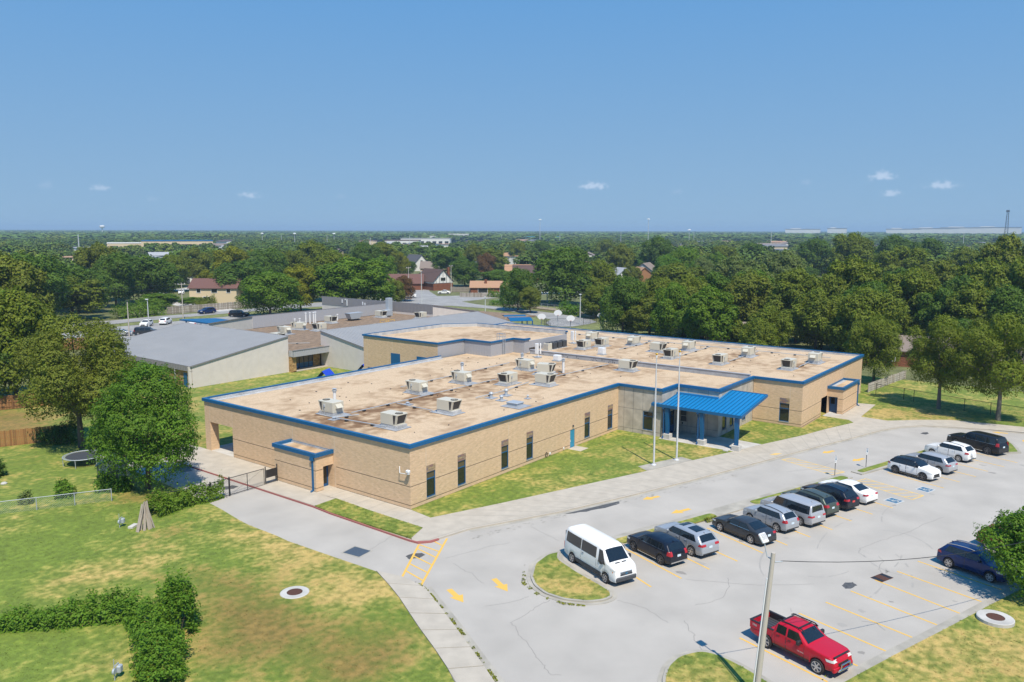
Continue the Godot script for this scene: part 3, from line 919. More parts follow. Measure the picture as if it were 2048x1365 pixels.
func build_markings() -> void:
	var pk: Node = get_node("parking_lot")
	# bay lines: first row beside the median, then the row by the south kerb
	for q in [[[2.0, 17.0], [-0.6, 22.5]], [[3.94, 18.01], [1.8, 23.51]], [[6.4, 18.9], [4.33, 24.38]], [[8.85, 19.9], [6.81, 25.38]], [[11.5, 21.03], [9.34, 26.27]], [[14.0, 21.9], [11.86, 27.2]], [[16.6, 22.6], [14.53, 28.03]], [[19.2, 23.4], [17.12, 28.92]], [[21.9, 24.2], [20.02, 29.6]], [[24.6, 25.1], [22.71, 30.54]], [[27.3, 26.0], [25.34, 31.51]], [[35.81, 28.78], [33.89, 33.94]], [[38.6, 29.5], [36.77, 34.8]], [[41.4, 30.3], [39.55, 35.74]], [[44.1, 31.1], [42.22, 36.41]], [[46.9, 31.9], [44.98, 37.46]], [[49.6, 32.7], [47.42, 38.36]],
		[[-3.4, 29.6], [-4.97, 34.94]], [[-0.95, 30.5], [-2.41, 35.77]], [[1.67, 31.31], [0.15, 36.6]], [[4.18, 32.18], [2.7, 37.4]], [[6.8, 32.98], [5.21, 38.25]], [[9.51, 33.82], [7.66, 39.08]], [[11.9, 34.67], [10.25, 39.9]], [[14.64, 35.43], [12.95, 40.75]], [[17.45, 36.24], [15.7, 41.6]], [[20.1, 37.1], [18.4, 42.5]], [[22.8, 38.0], [21.1, 43.4]], [[25.4, 38.9], [23.8, 44.2]]]:
		var m := MB.new()
		m.ribbon(q, 0.13, 0.005)
		put("bay_line", m, M.yellow_paint, pk)
	# hatched zone between the two marked bays, and the crossing over the lane
	for q in [[[30.99, 27.07], [32.46, 27.65], [30.45, 32.92], [28.67, 32.35]], [[33.92, 19.2], [35.17, 19.87], [33.43, 25.46], [31.71, 24.7]]]:
		var m := MB.new()
		var a := Vector2(q[0][0], q[0][1])
		var b := Vector2(q[1][0], q[1][1])
		var c := Vector2(q[2][0], q[2][1])
		var d := Vector2(q[3][0], q[3][1])
		for s in [[a, b], [b, c], [c, d], [d, a]]:
			m.ribbon([[s[0].x, s[0].y], [s[1].x, s[1].y]], 0.12, 0.005)
		for k in 6:
			var p := a.lerp(d, k / 6.0 + 0.02)
			var r := b.lerp(c, minf(1.0, k / 6.0 + 0.17))
			m.ribbon([[p.x, p.y], [r.x, r.y]], 0.12, 0.0062)
		put("hatching", m, M.pale_yellow_paint, pk)
	# yellow ladder across the west drive
	var lad := MB.new()
	var la := [Vector2(-4.75, 5.55), Vector2(-9.52, 8.6)]
	var lb := [Vector2(-2.6, 6.4), Vector2(-9.6, 10.45)]
	lad.ribbon([[la[0].x, la[0].y], [la[1].x, la[1].y]], 0.16, 0.005)
	lad.ribbon([[lb[0].x, lb[0].y], [lb[1].x, lb[1].y]], 0.16, 0.005)
	for k in [[0.0, 0.316], [0.13, 0.447], [0.365, 0.605], [0.6, 0.763], [0.81, 0.92], [-0.16, 0.18]]:
		var p: Vector2 = la[0].lerp(la[1], k[0]) if k[0] >= 0.0 else Vector2(-3.65, 6.12)
		var r: Vector2 = lb[0].lerp(lb[1], k[1])
		lad.ribbon([[p.x, p.y], [r.x, r.y]], 0.13, 0.0062)
	put("ladder_crossing", lad, M.yellow_paint, pk)
	# direction arrows: tail, head
	for q in [[[-5.91, 13.6], [-6.85, 15.5]], [[-8.93, 12.3], [-9.75, 14.25]], [[15.97, 14.6], [14.3, 13.85]], [[14.67, 18.1], [12.7, 17.35]], [[40.6, 22.45], [38.9, 21.75]], [[39.5, 25.72], [37.8, 25.02]], [[58.8, 38.6], [57.4, 37.9]], [[60.6, 36.2], [60.2, 34.6]]]:
		var t := Vector2(q[0][0], q[0][1])
		var h := Vector2(q[1][0], q[1][1])
		var d := (h - t).normalized()
		var o := Vector2(-d.y, d.x)
		var l := t.distance_to(h)
		var n := t + d * l * 0.52
		var poly := [t + o * 0.19, n + o * 0.19, n + o * 0.46, h, n - o * 0.46, n - o * 0.19, t - o * 0.19]
		put("direction_arrow", slabm(poly.map(func(p): return [p.x, p.y]), 0.005, 0.005), M.yellow_paint, pk)
	# the two wheelchair bays: white-edged blue field with a seated figure
	for q in [[27.41, 31.14], [32.4, 32.69]]:
		var b := Basis(Vector3.UP, deg_to_rad(-17.0))
		var o := Node3D.new()
		o.name = "wheelchair_symbol"
		pk.add_child(o, true)
		o.position = Vector3(q[0], 0.0, q[1])
		o.basis = b
		put("border", slabm([[-0.66, -0.62], [0.66, -0.62], [0.66, 0.62], [-0.66, 0.62]], 0.004, 0.004), M.white_paint, o)
		put("field", slabm([[-0.54, -0.5], [0.54, -0.5], [0.54, 0.5], [-0.54, 0.5]], 0.007, 0.007), M.blue_paint, o)
		var f := MB.new()
		var ring := []
		for i in 15:
			var g := deg_to_rad(-70.0 + i * 18.0)
			ring.append([-0.03 + cos(g + PI * 0.5) * 0.24, 0.14 + sin(g + PI * 0.5) * 0.24])
		f.ribbon(ring, 0.09, 0.010)
		f.ribbon([[-0.06, -0.26], [-0.02, 0.05], [0.2, 0.06], [0.28, 0.32], [0.38, 0.29]], 0.085, 0.0115)
		f.ribbon([[-0.05, -0.12], [0.16, -0.1]], 0.07, 0.013)
		var head := []
		for i in 10:
			head.append([-0.09 + cos(TAU * i / 10) * 0.085, -0.36 + sin(TAU * i / 10) * 0.085])
		f.slab(head, 0.0145, 0.0145)
		put("figure", f, M.white_paint, o)
	put("kerb_ramp_mat", slabm([[34.5, 17.7], [35.4, 18.0], [35.75, 18.6], [34.85, 18.32]], 0.127, 0.127), M.pale_yellow_paint, get_node("front_walk"))

# a wall that follows a plan line at height y0..y1 with square holes; returns faces only on the outer side plus reveals
# a -> b in plan, n the outward side; holes are [along0, along1, low, high]
func wall_with_holes(m: MB, a: Vector2, b: Vector2, n: Vector2, y0: float, y1: float, holes: Array, reveal := 0.16) -> void:
	var l := a.distance_to(b)
	var d := (b - a) / l
	var xs := [0.0, l]
	var ys := [y0, y1]
	for h in holes:
		for k in 2:
			if not xs.has(h[k]):
				xs.append(h[k])
			if not ys.has(h[k + 2]):
				ys.append(h[k + 2])
	xs.sort()
	ys.sort()
	var hint := Vector3(n.x, 0, n.y)
	var at := func(u: float, y: float, depth: float) -> Vector3:
		var p := a + d * u - n * depth
		return Vector3(p.x, y, p.y)
	for i in xs.size() - 1:
		for j in ys.size() - 1:
			var mx: float = (xs[i] + xs[i + 1]) * 0.5
			var my: float = (ys[j] + ys[j + 1]) * 0.5
			var inside := false
			for h in holes:
				if mx > h[0] and mx < h[1] and my > h[2] and my < h[3]:
					inside = true
			if not inside:
				m.quad(at.call(xs[i], ys[j], 0.0), at.call(xs[i + 1], ys[j], 0.0), at.call(xs[i + 1], ys[j + 1], 0.0), at.call(xs[i], ys[j + 1], 0.0), hint)
	for h in holes:
		var c: Vector3 = at.call((h[0] + h[1]) * 0.5, (h[2] + h[3]) * 0.5, 0.0)
		for e in [[h[0], h[2], h[0], h[3]], [h[1], h[2], h[1], h[3]], [h[0], h[2], h[1], h[2]], [h[0], h[3], h[1], h[3]]]:
			var p: Vector3 = at.call(e[0], e[1], 0.0)
			var q: Vector3 = at.call(e[2], e[3], 0.0)
			m.quad(p, q, at.call(e[2], e[3], reveal), at.call(e[0], e[1], reveal), c - (p + q) * 0.5)

# blue-framed window: frame with a transom, two panes, sill; origin at its lower left corner, x along the wall, z outwards
func window_parts(parent: Node3D, at: Vector3, turn: float, w: float, h: float, split := 0.72, blind := true) -> Node3D:
	var o := Node3D.new()
	o.name = "window"
	parent.add_child(o, true)
	o.position = at
	o.rotation.y = turn
	var f := MB.new()
	var t := 0.07
	f.span(Vector3(0, 0, -0.12), Vector3(t, h, -0.04))
	f.span(Vector3(w - t, 0, -0.12), Vector3(w, h, -0.04))
	f.span(Vector3(t, 0, -0.12), Vector3(w - t, t, -0.04))
	f.span(Vector3(t, h - t, -0.12), Vector3(w - t, h, -0.04))
	f.span(Vector3(t, h * split - t * 0.5, -0.119), Vector3(w - t, h * split + t * 0.5, -0.041))
	put("frame", f, M.blue_metal, o)
	put("pane", spanm(Vector3(t, t, -0.11), Vector3(w - t, h * split - t * 0.5, -0.085)), M.window_glass, o)
	put("pane", spanm(Vector3(t, h * split + t * 0.5, -0.11), Vector3(w - t, h - t, -0.085)), M.blind_glass if blind else M.window_glass, o)
	put("sill", spanm(Vector3(-0.04, -0.09, -0.10), Vector3(w + 0.04, 0.0, 0.045)), M.old_concrete, o)
	return o

# the patterned block panel over each window: every block its own piece
func lintel(parent: Node3D, at: Vector3, turn: float, w: float, h: float, seed_: int) -> void:
	var o := Node3D.new()
	o.name = "lintel_panel"
	parent.add_child(o, true)
	o.position = at
	o.rotation.y = turn
	var r := RandomNumberGenerator.new()
	r.seed = seed_
	for j in 3:
		var x := 0.0
		var first := true
		while x < w - 0.02:
			var l := 0.2 if first and j % 2 == 1 else 0.4
			first = false
			l = minf(l, w - x)
			var k: String = ["block_a", "block_b", "block_c", "block_d"][r.randi() % 4]
			put("block", boxm(Vector3(x + l * 0.5, (j + 0.5) * h / 3.0, -0.02), Vector3(l - 0.018, h / 3.0 - 0.018, 0.07)), M[k], o)
			x += l

func coping(parent: Node3D, pts: Array, y0: float, y1: float, w: float, m: Material) -> void:
	for i in pts.size() - 1:
		var a := Vector3(pts[i][0], (y0 + y1) * 0.5, pts[i][1])
		var b := Vector3(pts[i + 1][0], (y0 + y1) * 0.5, pts[i + 1][1])
		var d := (b - a).normalized()
		a -= d * w * 0.5
		b += d * w * 0.5
		var n := maxi(1, int(a.distance_to(b) / 3.6))
		for k in n:
			var mb := MB.new()
			mb.bar(a.lerp(b, float(k) / n) + d * 0.006, a.lerp(b, float(k + 1) / n) - d * 0.006, w, y1 - y0 + 0.0006 * (i % 2))
			put("coping", mb, m, parent)

func build_school() -> void:
	for q in [["block_a", [0.30, 0.22, 0.15]], ["block_b", [0.26, 0.16, 0.13]], ["block_c", [0.36, 0.26, 0.15]], ["block_d", [0.22, 0.17, 0.17]]]:
		mat(q[0], lin(q[1][0], q[1][1], q[1][2]), 0.9)
	var R := 5.25
	var s := thing("school_building", "one-storey tan brick school with flat gravel roofs edged in blue metal", "school")
	# front wall z=0, six windows and a door
	var wx := [1.93, 5.9, 12.13, 16.13, 26.78, 31.68]
	var holes := []
	for x in wx:
		holes.append([x, x + 1.1, 0.6, 3.38])
	holes.append([23.95, 24.88, 0.0, 2.08])
	var fr := MB.new()
	wall_with_holes(fr, Vector2(0, 0), Vector2(34.0, 0), Vector2(0, 1), -0.05, 5.34, holes)
	put("front_wall", fr, M.tan_brick, s)
	for i in wx.size():
		window_parts(s, Vector3(wx[i], 0.6, 0), 0.0, 1.1, 2.2)
		lintel(s, Vector3(wx[i], 2.8, 0), 0.0, 1.1, 0.58, 40 + i)
	# the rest of the brick skin
	var br := MB.new()
	wall_with_holes(br, Vector2(0, -25.2), Vector2(0, 0), Vector2(-1, 0), -0.05, 5.34, [])
	wall_with_holes(br, Vector2(0, -30.15), Vector2(0, -25.2), Vector2(-1, 0), 3.2, 5.34, [])
	put("west_wall", br, M.tan_brick, s)
	# porch at the north-west corner: pillar, inner walls, soffit
	var po := MB.new()
	po.span(Vector3(0.0, -0.05, -30.15), Vector3(0.95, 3.2, -29.2))
	po.quad(Vector3(0, -0.05, -25.2), Vector3(5.2, -0.05, -25.2), Vector3(5.2, 3.2, -25.2), Vector3(0, 3.2, -25.2), Vector3(0, 0, -1))
	po.quad(Vector3(5.2, -0.05, -30.15), Vector3(5.2, -0.05, -25.2), Vector3(5.2, 3.2, -25.2), Vector3(5.2, 3.2, -30.15), Vector3(-1, 0, 0))
	po.quad(Vector3(0, 3.2, -30.15), Vector3(5.2, 3.2, -30.15), Vector3(5.2, 3.2, -25.2), Vector3(0, 3.2, -25.2), Vector3(0, -1, 0))
	put("porch_pillar", po, M.tan_brick, s)
	put("porch_floor", spanm(Vector3(0.0, -0.02, -30.15), Vector3(5.2, 0.125, -25.2)), M.pale_concrete, s)
	var bk := MB.new()
	wall_with_holes(bk, Vector2(5.2, -30.15), Vector2(36.4, -30.15), Vector2(0, -1), -0.05, 5.34, [])
	wall_with_holes(bk, Vector2(0, -30.15), Vector2(5.2, -30.15), Vector2(0, -1), 3.2, 5.34, [])
	put("rear_wall", bk, M.tan_brick, s)
	bk = MB.new()
	wall_with_holes(bk, Vector2(74.7, -48), Vector2(74.7, 16.55), Vector2(1, 0), -0.05, 5.34, [])
	wall_with_holes(bk, Vector2(60, -48), Vector2(74.7, -48), Vector2(0, -1), -0.05, 5.34, [])
	put("rear_wall", bk, M.tan_brick, s)
	var ew := MB.new()
	wall_with_holes(ew, Vector2(48.2, 10.65), Vector2(48.2, 16.55), Vector2(-1, 0), -0.05, 5.34, [[3.25, 4.45, 0.55, 3.38]])
	wall_with_holes(ew, Vector2(48.2, 16.55), Vector2(74.7, 16.55), Vector2(0, 1), -0.05, 5.34, [[7.6, 11.6, -0.05, 2.35]])
	put("east_wing_wall", ew, M.tan_brick, s)
	window_parts(s, Vector3(48.2, 0.55, 13.9), -PI / 2, 1.2, 2.2)
	lintel(s, Vector3(48.2, 2.76, 13.9), -PI / 2, 1.2, 0.6, 71)
	# entry volume faced with grey panels
	var gp := MB.new()
	wall_with_holes(gp, Vector2(34, 0), Vector2(34, 5.56), Vector2(-1, 0), -0.05, 5.34, [[3.24, 4.48, 0.66, 2.82]])
	wall_with_holes(gp, Vector2(34, 5.56), Vector2(37.85, 5.56), Vector2(0, 1), -0.05, 5.34, [[0.7, 3.3, -0.05, 2.7]])
	wall_with_holes(gp, Vector2(37.85, 5.56), Vector2(37.85, 10.62), Vector2(-1, 0), -0.05, 5.34, [])
	wall_with_holes(gp, Vector2(37.85, 10.62), Vector2(48.2, 10.62), Vector2(0, 1), -0.05, 5.34, [[1.2, 2.3, 0.68, 2.85], [3.35, 4.45, 0.68, 2.85], [7.1, 8.2, 0.68, 2.85]])
	put("entry_wall", gp, M.grey_panel, s)
	window_parts(s, Vector3(34, 0.66, 3.24), -PI / 2, 1.24, 2.16, 0.74, false)
	for x in [39.05, 41.2, 44.95]:
		window_parts(s, Vector3(x, 0.68, 10.62), 0.0, 1.1, 2.17, 0.74, false)
	var pj := Pieces.new()
	for z in [0.78, 1.98, 3.2, 4.5]:
		pj.span(Vector3(33.994, 0.0, z - 0.012), Vector3(34.001, 5.3, z + 0.012))
	pj.span(Vector3(33.994, 2.88, 0.02), Vector3(34.001, 2.905, 5.5))
	pj.span(Vector3(33.994, 0.55, 0.02), Vector3(34.001, 0.575, 5.5))
	for z in [6.9, 8.1, 9.35]:
		pj.span(Vector3(37.844, 0.0, z - 0.012), Vector3(37.851, 5.3, z + 0.012))
	pj.span(Vector3(37.844, 0.85, 5.6), Vector3(37.851, 0.875, 10.6))
	for x in [38.9, 40.3, 42.4, 43.6, 44.8, 46.2]:
		pj.span(Vector3(x - 0.012, 0.0, 10.619), Vector3(x + 0.012, 5.3, 10.626))
	put_each("panel_joint", pj, M.charcoal, s)
	# doors of the main entry in a blue storefront with the house number over it
	var sf := Node3D.new()
	sf.name = "entry_doors"
	s.add_child(sf)
	sf.position = Vector3(34.7, 0.0, 5.56)
	var ff := MB.new()
	for x in [0.0, 0.86, 1.72, 2.53]:
		ff.span(Vector3(x, -0.05, -0.14), Vector3(x + 0.07, 2.7, -0.05))
	for y in [0.1, 0.95, 2.05, 2.63]:
		ff.span(Vector3(0.07, y, -0.138), Vector3(2.53, y + 0.07, -0.052))
	put("frame", ff, M.dark_blue_metal, sf)
	for x in [0.07, 0.93, 1.79]:
		put("pane", spanm(Vector3(x, 0.17, -0.12), Vector3(x + 0.79, 0.95, -0.09)), M.dark_blue_metal, sf)
		put("pane", spanm(Vector3(x, 1.02, -0.12), Vector3(x + 0.79, 2.05, -0.09)), M.window_glass, sf)
		put("pane", spanm(Vector3(x, 2.12, -0.12), Vector3(x + 0.79, 2.63, -0.09)), M.window_glass, sf)
	# notice boards on the recessed wall
	for q in [[2.05, 2.8], [1.36, 1.98]]:
		put("notice_board", spanm(Vector3(37.80, q[0], 6.1), Vector3(37.849, q[1], 6.8)), M.charcoal, s)
	put("call_box", spanm(Vector3(37.79, 1.05, 6.25), Vector3(37.849, 1.22, 6.4)), M.black_metal, s)
	# dark brick courses
	var gv := Pieces.new()
	for y in [2.02, 0.42, 0.10]:
		var cuts := [[-0.01, 1.9], [3.05, 5.87], [7.02, 12.1], [13.25, 16.1], [17.25, 23.9], [24.92, 26.75], [27.9, 31.65], [32.8, 33.99]] if y > 1.0 else ([[-0.01, 23.9], [24.92, 33.99]])
		for c in cuts:
			gv.span(Vector3(c[0], y, -0.01), Vector3(c[1], y + 0.045, 0.005))
		for c in ([[-25.19, -10.6], [-9.3, 0.004]] if y < 2.3 else []):
			gv.span(Vector3(-0.005, y, c[0]), Vector3(0.01, y + 0.045, c[1]))
		gv.span(Vector3(48.195, y, 10.66), Vector3(48.21, y + 0.045, 16.55))
		if y < 0.5:
			gv.span(Vector3(48.2, y, 16.545), Vector3(55.7, y + 0.045, 16.555))
		else:
			gv.span(Vector3(48.2, y, 16.545), Vector3(55.7, y + 0.045, 16.555))
			gv.span(Vector3(65.2, y, 16.545), Vector3(74.7, y + 0.045, 16.555))
	put_each("dark_course", gv, M.groove, s)
	var cj := Pieces.new()
	for x in [1.9, 13.27, 24.99]:
		cj.span(Vector3(x - 0.014, 3.42 if x < 14 else 2.12, -0.01), Vector3(x + 0.014, 5.3, 0.004))
	for z in [-29.2, -25.2, -15.4, -9.45]:
		cj.span(Vector3(-0.004, 3.2 if z < -24 else 0.02, z - 0.014), Vector3(0.01, 5.3, z + 0.014))
	cj.span(Vector3(48.196, 0.0, 15.08), Vector3(48.21, 5.3, 15.108))
	for x in [55.6, 64.0]:
		cj.span(Vector3(x, 2.4 if x < 60 else 3.6, 16.54), Vector3(x + 0.028, 5.3, 16.554))
	put_each("control_joint", cj, M.sealant, s)
	# flat roof, one sheet per level part
	var rf := MB.new()
	rf.slab([[0.15, -30.0], [36.3, -30.0], [41.9, -30.0], [47.5, -30.0], [47.5, 10.5], [38.0, 10.5], [38.0, 5.45], [34.1, 5.45], [34.1, -0.12], [0.15, -0.12]], R, R)
	rf.slab([[47.7, -47.9], [74.6, -47.9], [74.6, 16.4], [48.3, 16.4], [48.3, 10.5], [47.7, 10.5]], R + 0.02, R + 0.02)
	put("gravel_roof", rf, M.roof_gravel, s)
	# parapet: white flashing inside, blue coping on top
	var ring := [[0, -30.15], [0, 0], [34, 0], [34, 5.56], [37.85, 5.56], [37.85, 10.62], [48.2, 10.62], [48.2, 16.55], [74.7, 16.55], [74.7, -48], [60, -48]]
	var fl := MB.new()
	var inner := [[0.3, -29.86, 0.3, -0.28], [0.3, -0.28, 34.3, -0.28], [34.3, -0.28, 34.3, 5.3], [34.3, 5.3, 38.1, 5.3], [38.1, 5.3, 38.1, 10.35], [38.1, 10.35, 48.5, 10.35], [48.5, 10.35, 48.5, 16.27], [48.5, 16.27, 74.42, 16.27], [74.42, 16.27, 74.42, -47.8], [74.42, -47.72, 60, -47.72], [36.4, -29.86, 0.3, -29.86]]
	for q in inner:
		var a := Vector3(q[0], R, q[1])
		var b := Vector3(q[2], R, q[3])
		var side := Vector3.UP.cross(b - a)
		fl.quad(a, b, b + Vector3(0, 0.3, 0), a + Vector3(0, 0.3, 0), side)
		fl.quad(a + Vector3(0, 0.012, 0), b + Vector3(0, 0.012, 0), b + Vector3(0, 0.012, 0) + side.normalized() * 0.55, a + Vector3(0, 0.012, 0) + side.normalized() * 0.55, Vector3.UP)
	put("parapet_flashing", fl, M.white_flashing, s)
	coping(s, ring, 5.33, 5.63, 0.34, M.blue_metal)
	coping(s, [[36.35, -30.15], [0, -30.15]], 5.331, 5.631, 0.341, M.blue_metal)
	# low divider across the roof, patched with tar
	put("roof_divider", spanm(Vector3(47.45, R, -22.6), Vector3(47.75, R + 0.6, 10.4)), M.silver_coating, s)
	put("divider_cap", spanm(Vector3(47.38, R + 0.6, -22.6), Vector3(47.82, R + 0.64, 10.4)), M.grey_siding, s)
	var tp := MB.new()
	var r := RandomNumberGenerator.new()
	r.seed = 12
	for c in [-20.6, -16.6, -11.7, -8.9, -10.3, -14.2]:
		for k in (14 if c in [-20.6, -16.6, -11.7, -8.9] else 5):
			var z: float = c + r.randf_range(-0.55, 0.55)
			var y := R + r.randf_range(0.06, 0.42)
			var w := r.randf_range(0.04, 0.15)
			tp.quad(Vector3(47.447, y, z), Vector3(47.447, y + w * r.randf_range(0.3, 1.0), z + w * 0.3), Vector3(47.447, y + w * r.randf_range(-0.2, 0.6), z + w), Vector3(47.447, y - w * 0.4, z + w * r.randf_range(0.3, 0.8)), Vector3(-1, 0, 0))
	put("tar_patches", tp, M.tar, s).set_meta("kind", "stuff")
	# raised hall: brick west face, grey ribbed metal elsewhere
	var G := 7.2
	var hw := MB.new()
	wall_with_holes(hw, Vector2(36.3, -45.85), Vector2(36.3, -30.48), Vector2(-1, 0), -0.05, G, [])
	wall_with_holes(hw, Vector2(36.3, -45.85), Vector2(54, -45.85), Vector2(0, -1), -0.05, G, [])
	put("hall_wall", hw, M.tan_brick, s)
	var hs := [[36.3, -30.48], [41.9, -30.48], [41.9, -25.4], [47.2, -25.4], [47.2, -23.4], [48.4, -23.4]]
	var sd := MB.new()
	var ribs := MB.new()
	for i in hs.size() - 1:
		var a := Vector2(hs[i][0], hs[i][1])
		var b := Vector2(hs[i + 1][0], hs[i + 1][1])
		var d := (b - a).normalized()
		var n := Vector2(-d.y, d.x)
		if n.dot(Vector2(-1, 1)) < 0:
			n = -n
		wall_with_holes(sd, a, b, n, R - 0.1, G, [])
		var k := int(a.distance_to(b) / 0.3)
		for j in k:
			var p := a + d * (0.15 + j * 0.3)
			ribs.box(Vector3(p.x + n.x * 0.012, (R + G) * 0.5, p.y + n.y * 0.012), Vector3(0.05 + absf(n.x) * -0.02, G - R, 0.05 + absf(n.y) * -0.02))
	put("hall_siding", sd, M.grey_siding, s)
	put("siding_rib", ribs, M.grey_siding, s)
	var hr := MB.new()
	hr.slab([[36.5, -45.7], [53.6, -45.7], [58.4, -41.7], [58.9, -24.2], [48.4, -24.0], [48.4, -23.6], [47.2, -23.6], [47.2, -25.6], [42.0, -25.6], [42.0, -30.6], [36.5, -30.6]], G - 0.35, G - 0.35)
	put("hall_roof", hr, M.roof_gravel, s)
	var hf := MB.new()
	for q in [[36.6, -45.55, 53.6, -45.55], [53.6, -45.55, 58.25, -41.7], [58.25, -41.7, 58.9, -24.0]]:
		var a := Vector3(q[0], G - 0.36, q[1])
		var b := Vector3(q[2], G - 0.36, q[3])
		hf.quad(a, b, b + Vector3(0, 0.55, 0), a + Vector3(0, 0.55, 0), Vector3.UP.cross(a - b))
	put("hall_flashing", hf, M.white_flashing, s)
	var hb := MB.new()
	hb.quad(Vector3(53.7, 0, -45.85), Vector3(58.5, 0, -41.8), Vector3(58.5, G, -41.8), Vector3(53.7, G, -45.85), Vector3(1, 0, -1))
	hb.quad(Vector3(58.5, 0, -41.8), Vector3(59.1, 0, -23.9), Vector3(59.1, G, -23.9), Vector3(58.5, G, -41.8), Vector3(1, 0, 0))
	put("hall_rear", hb, M.grey_siding, s)
	# open side of the hall roof: a low kerb with dark louvres above the lower roof
	put("hall_side", spanm(Vector3(48.4, R, -24.1), Vector3(59.1, G - 0.34, -23.85)), M.grey_siding, s)
	put("louvre", spanm(Vector3(48.6, R + 0.25, -23.86), Vector3(52.2, R + 0.6, -23.83)), M.coil, s)
	coping(s, [[48.4, -23.4], [47.2, -23.4], [47.2, -25.4], [41.9, -25.4], [41.9, -30.48], [36.3, -30.48], [36.3, -45.85], [53.7, -45.85], [58.5, -41.8], [59.1, -23.9]], G - 0.02, G + 0.23, 0.3, M.blue_metal)
	for q in [[-39.9, 2.4, 1.9, 2.0], [-34.6, 2.2, 1.9, 2.0]]:
		put("louvred_panel", spanm(Vector3(36.26, 3.3, q[0]), Vector3(36.31, 5.1, q[0] + q[2])), M.blue_metal, s)
	lintel(s, Vector3(36.3, 1.9, -45.0), -PI / 2, 1.2, 0.6, 77)
	window_parts(s, Vector3(36.3, 0.4, -45.0), -PI / 2, 1.2, 1.5)
	var hj := Pieces.new()
	for z in [-45.0, -39.6, -33.0]:
		hj.span(Vector3(36.294, 3.0, z), Vector3(36.3, 7.1, z + 0.03))
	put_each("control_joint", hj, M.sealant, s)
	# wall ladder up to the hall roof
	var ld := MB.new()
	for dz in [-0.25, 0.25]:
		ld.bar(Vector3(44.7 + dz, R, -25.2), Vector3(44.7 + dz, G + 1.1, -25.2), 0.06, 0.06)
		ld.bar(Vector3(44.7 + dz, G + 1.08, -25.2), Vector3(44.7 + dz, G + 1.08, -26.3), 0.06, 0.06)
		ld.bar(Vector3(44.7 + dz, G + 1.08, -26.3), Vector3(44.7 + dz, G - 0.3, -26.3), 0.06, 0.06)
		ld.bar(Vector3(44.7 + dz, G + 0.6, -25.2), Vector3(44.7 + dz, G + 0.6, -26.3), 0.05, 0.05)
	for k in 9:
		ld.bar(Vector3(44.45, R + 0.3 + k * 0.3, -25.2), Vector3(44.95, R + 0.3 + k * 0.3, -25.2), 0.04, 0.04)
	put("roof_ladder", ld, M.galvanised, s)
	# side doors
	var dr := MB.new()
	dr.span(Vector3(23.99, 0.02, -0.12), Vector3(24.84, 2.04, -0.06))
	var door := put("door", dr, M.teal_door, s)
	put("handle", boxm(Vector3(24.1, 1.02, -0.03), Vector3(0.05, 0.14, 0.06)), M.chrome, door)
	put("lock_plate", boxm(Vector3(24.1, 0.9, -0.052), Vector3(0.08, 0.28, 0.012)), M.white_metal, door)
	put("wall_lamp", boxm(Vector3(24.42, 2.45, 0.07), Vector3(0.14, 0.2, 0.14), 0.02), M.charcoal, s)
	put("hose_box", boxm(Vector3(20.12, 0.38, 0.05), Vector3(0.26, 0.2, 0.09), 0.015), M.white_metal, s)
	put("outlet_box", boxm(Vector3(22.66, 0.38, 0.05), Vector3(0.16, 0.24, 0.09), 0.015), M.white_metal, s)
	var hs2 := MB.new()
	for i in 14:
		var g0 := TAU * i / 14
		var g1 := TAU * (i + 1) / 14
		hs2.tube(Vector3(19.45 + cos(g0) * 0.17, 0.42 + sin(g0) * 0.24, 0.09), Vector3(19.45 + cos(g1) * 0.17, 0.42 + sin(g1) * 0.24, 0.09), 0.03, 0.03, 6, false)
	put("coiled_hose", hs2, M.black_metal, s)
	# corner camera on its arm
	var cc := MB.new()
	cc.tube(Vector3(-0.02, 3.6, -1.2), Vector3(-0.3, 3.15, -0.9), 0.03, 0.03)
	cc.tube(Vector3(-0.3, 3.15, -0.9), Vector3(-0.3, 3.2, 0.0), 0.03, 0.03)
	var cb := put("security_camera", cc, M.white_metal, s)
	put("camera_head", boxm(Vector3(-0.3, 3.45, 0.05), Vector3(0.28, 0.24, 0.34), 0.05), M.white_metal, cb)
	put("camera_dome", boxm(Vector3(-0.3, 3.27, 0.1), Vector3(0.2, 0.18, 0.2), 0.06), M.white_metal, cb)
	vestibule(s, Vector3(-1.95, 0, -15.6), Vector3(0, 3.4, -9.7), true)
	vestibule(s, Vector3(58.2, 0, 16.55), Vector3(65.2, 3.4, 18.5), false)

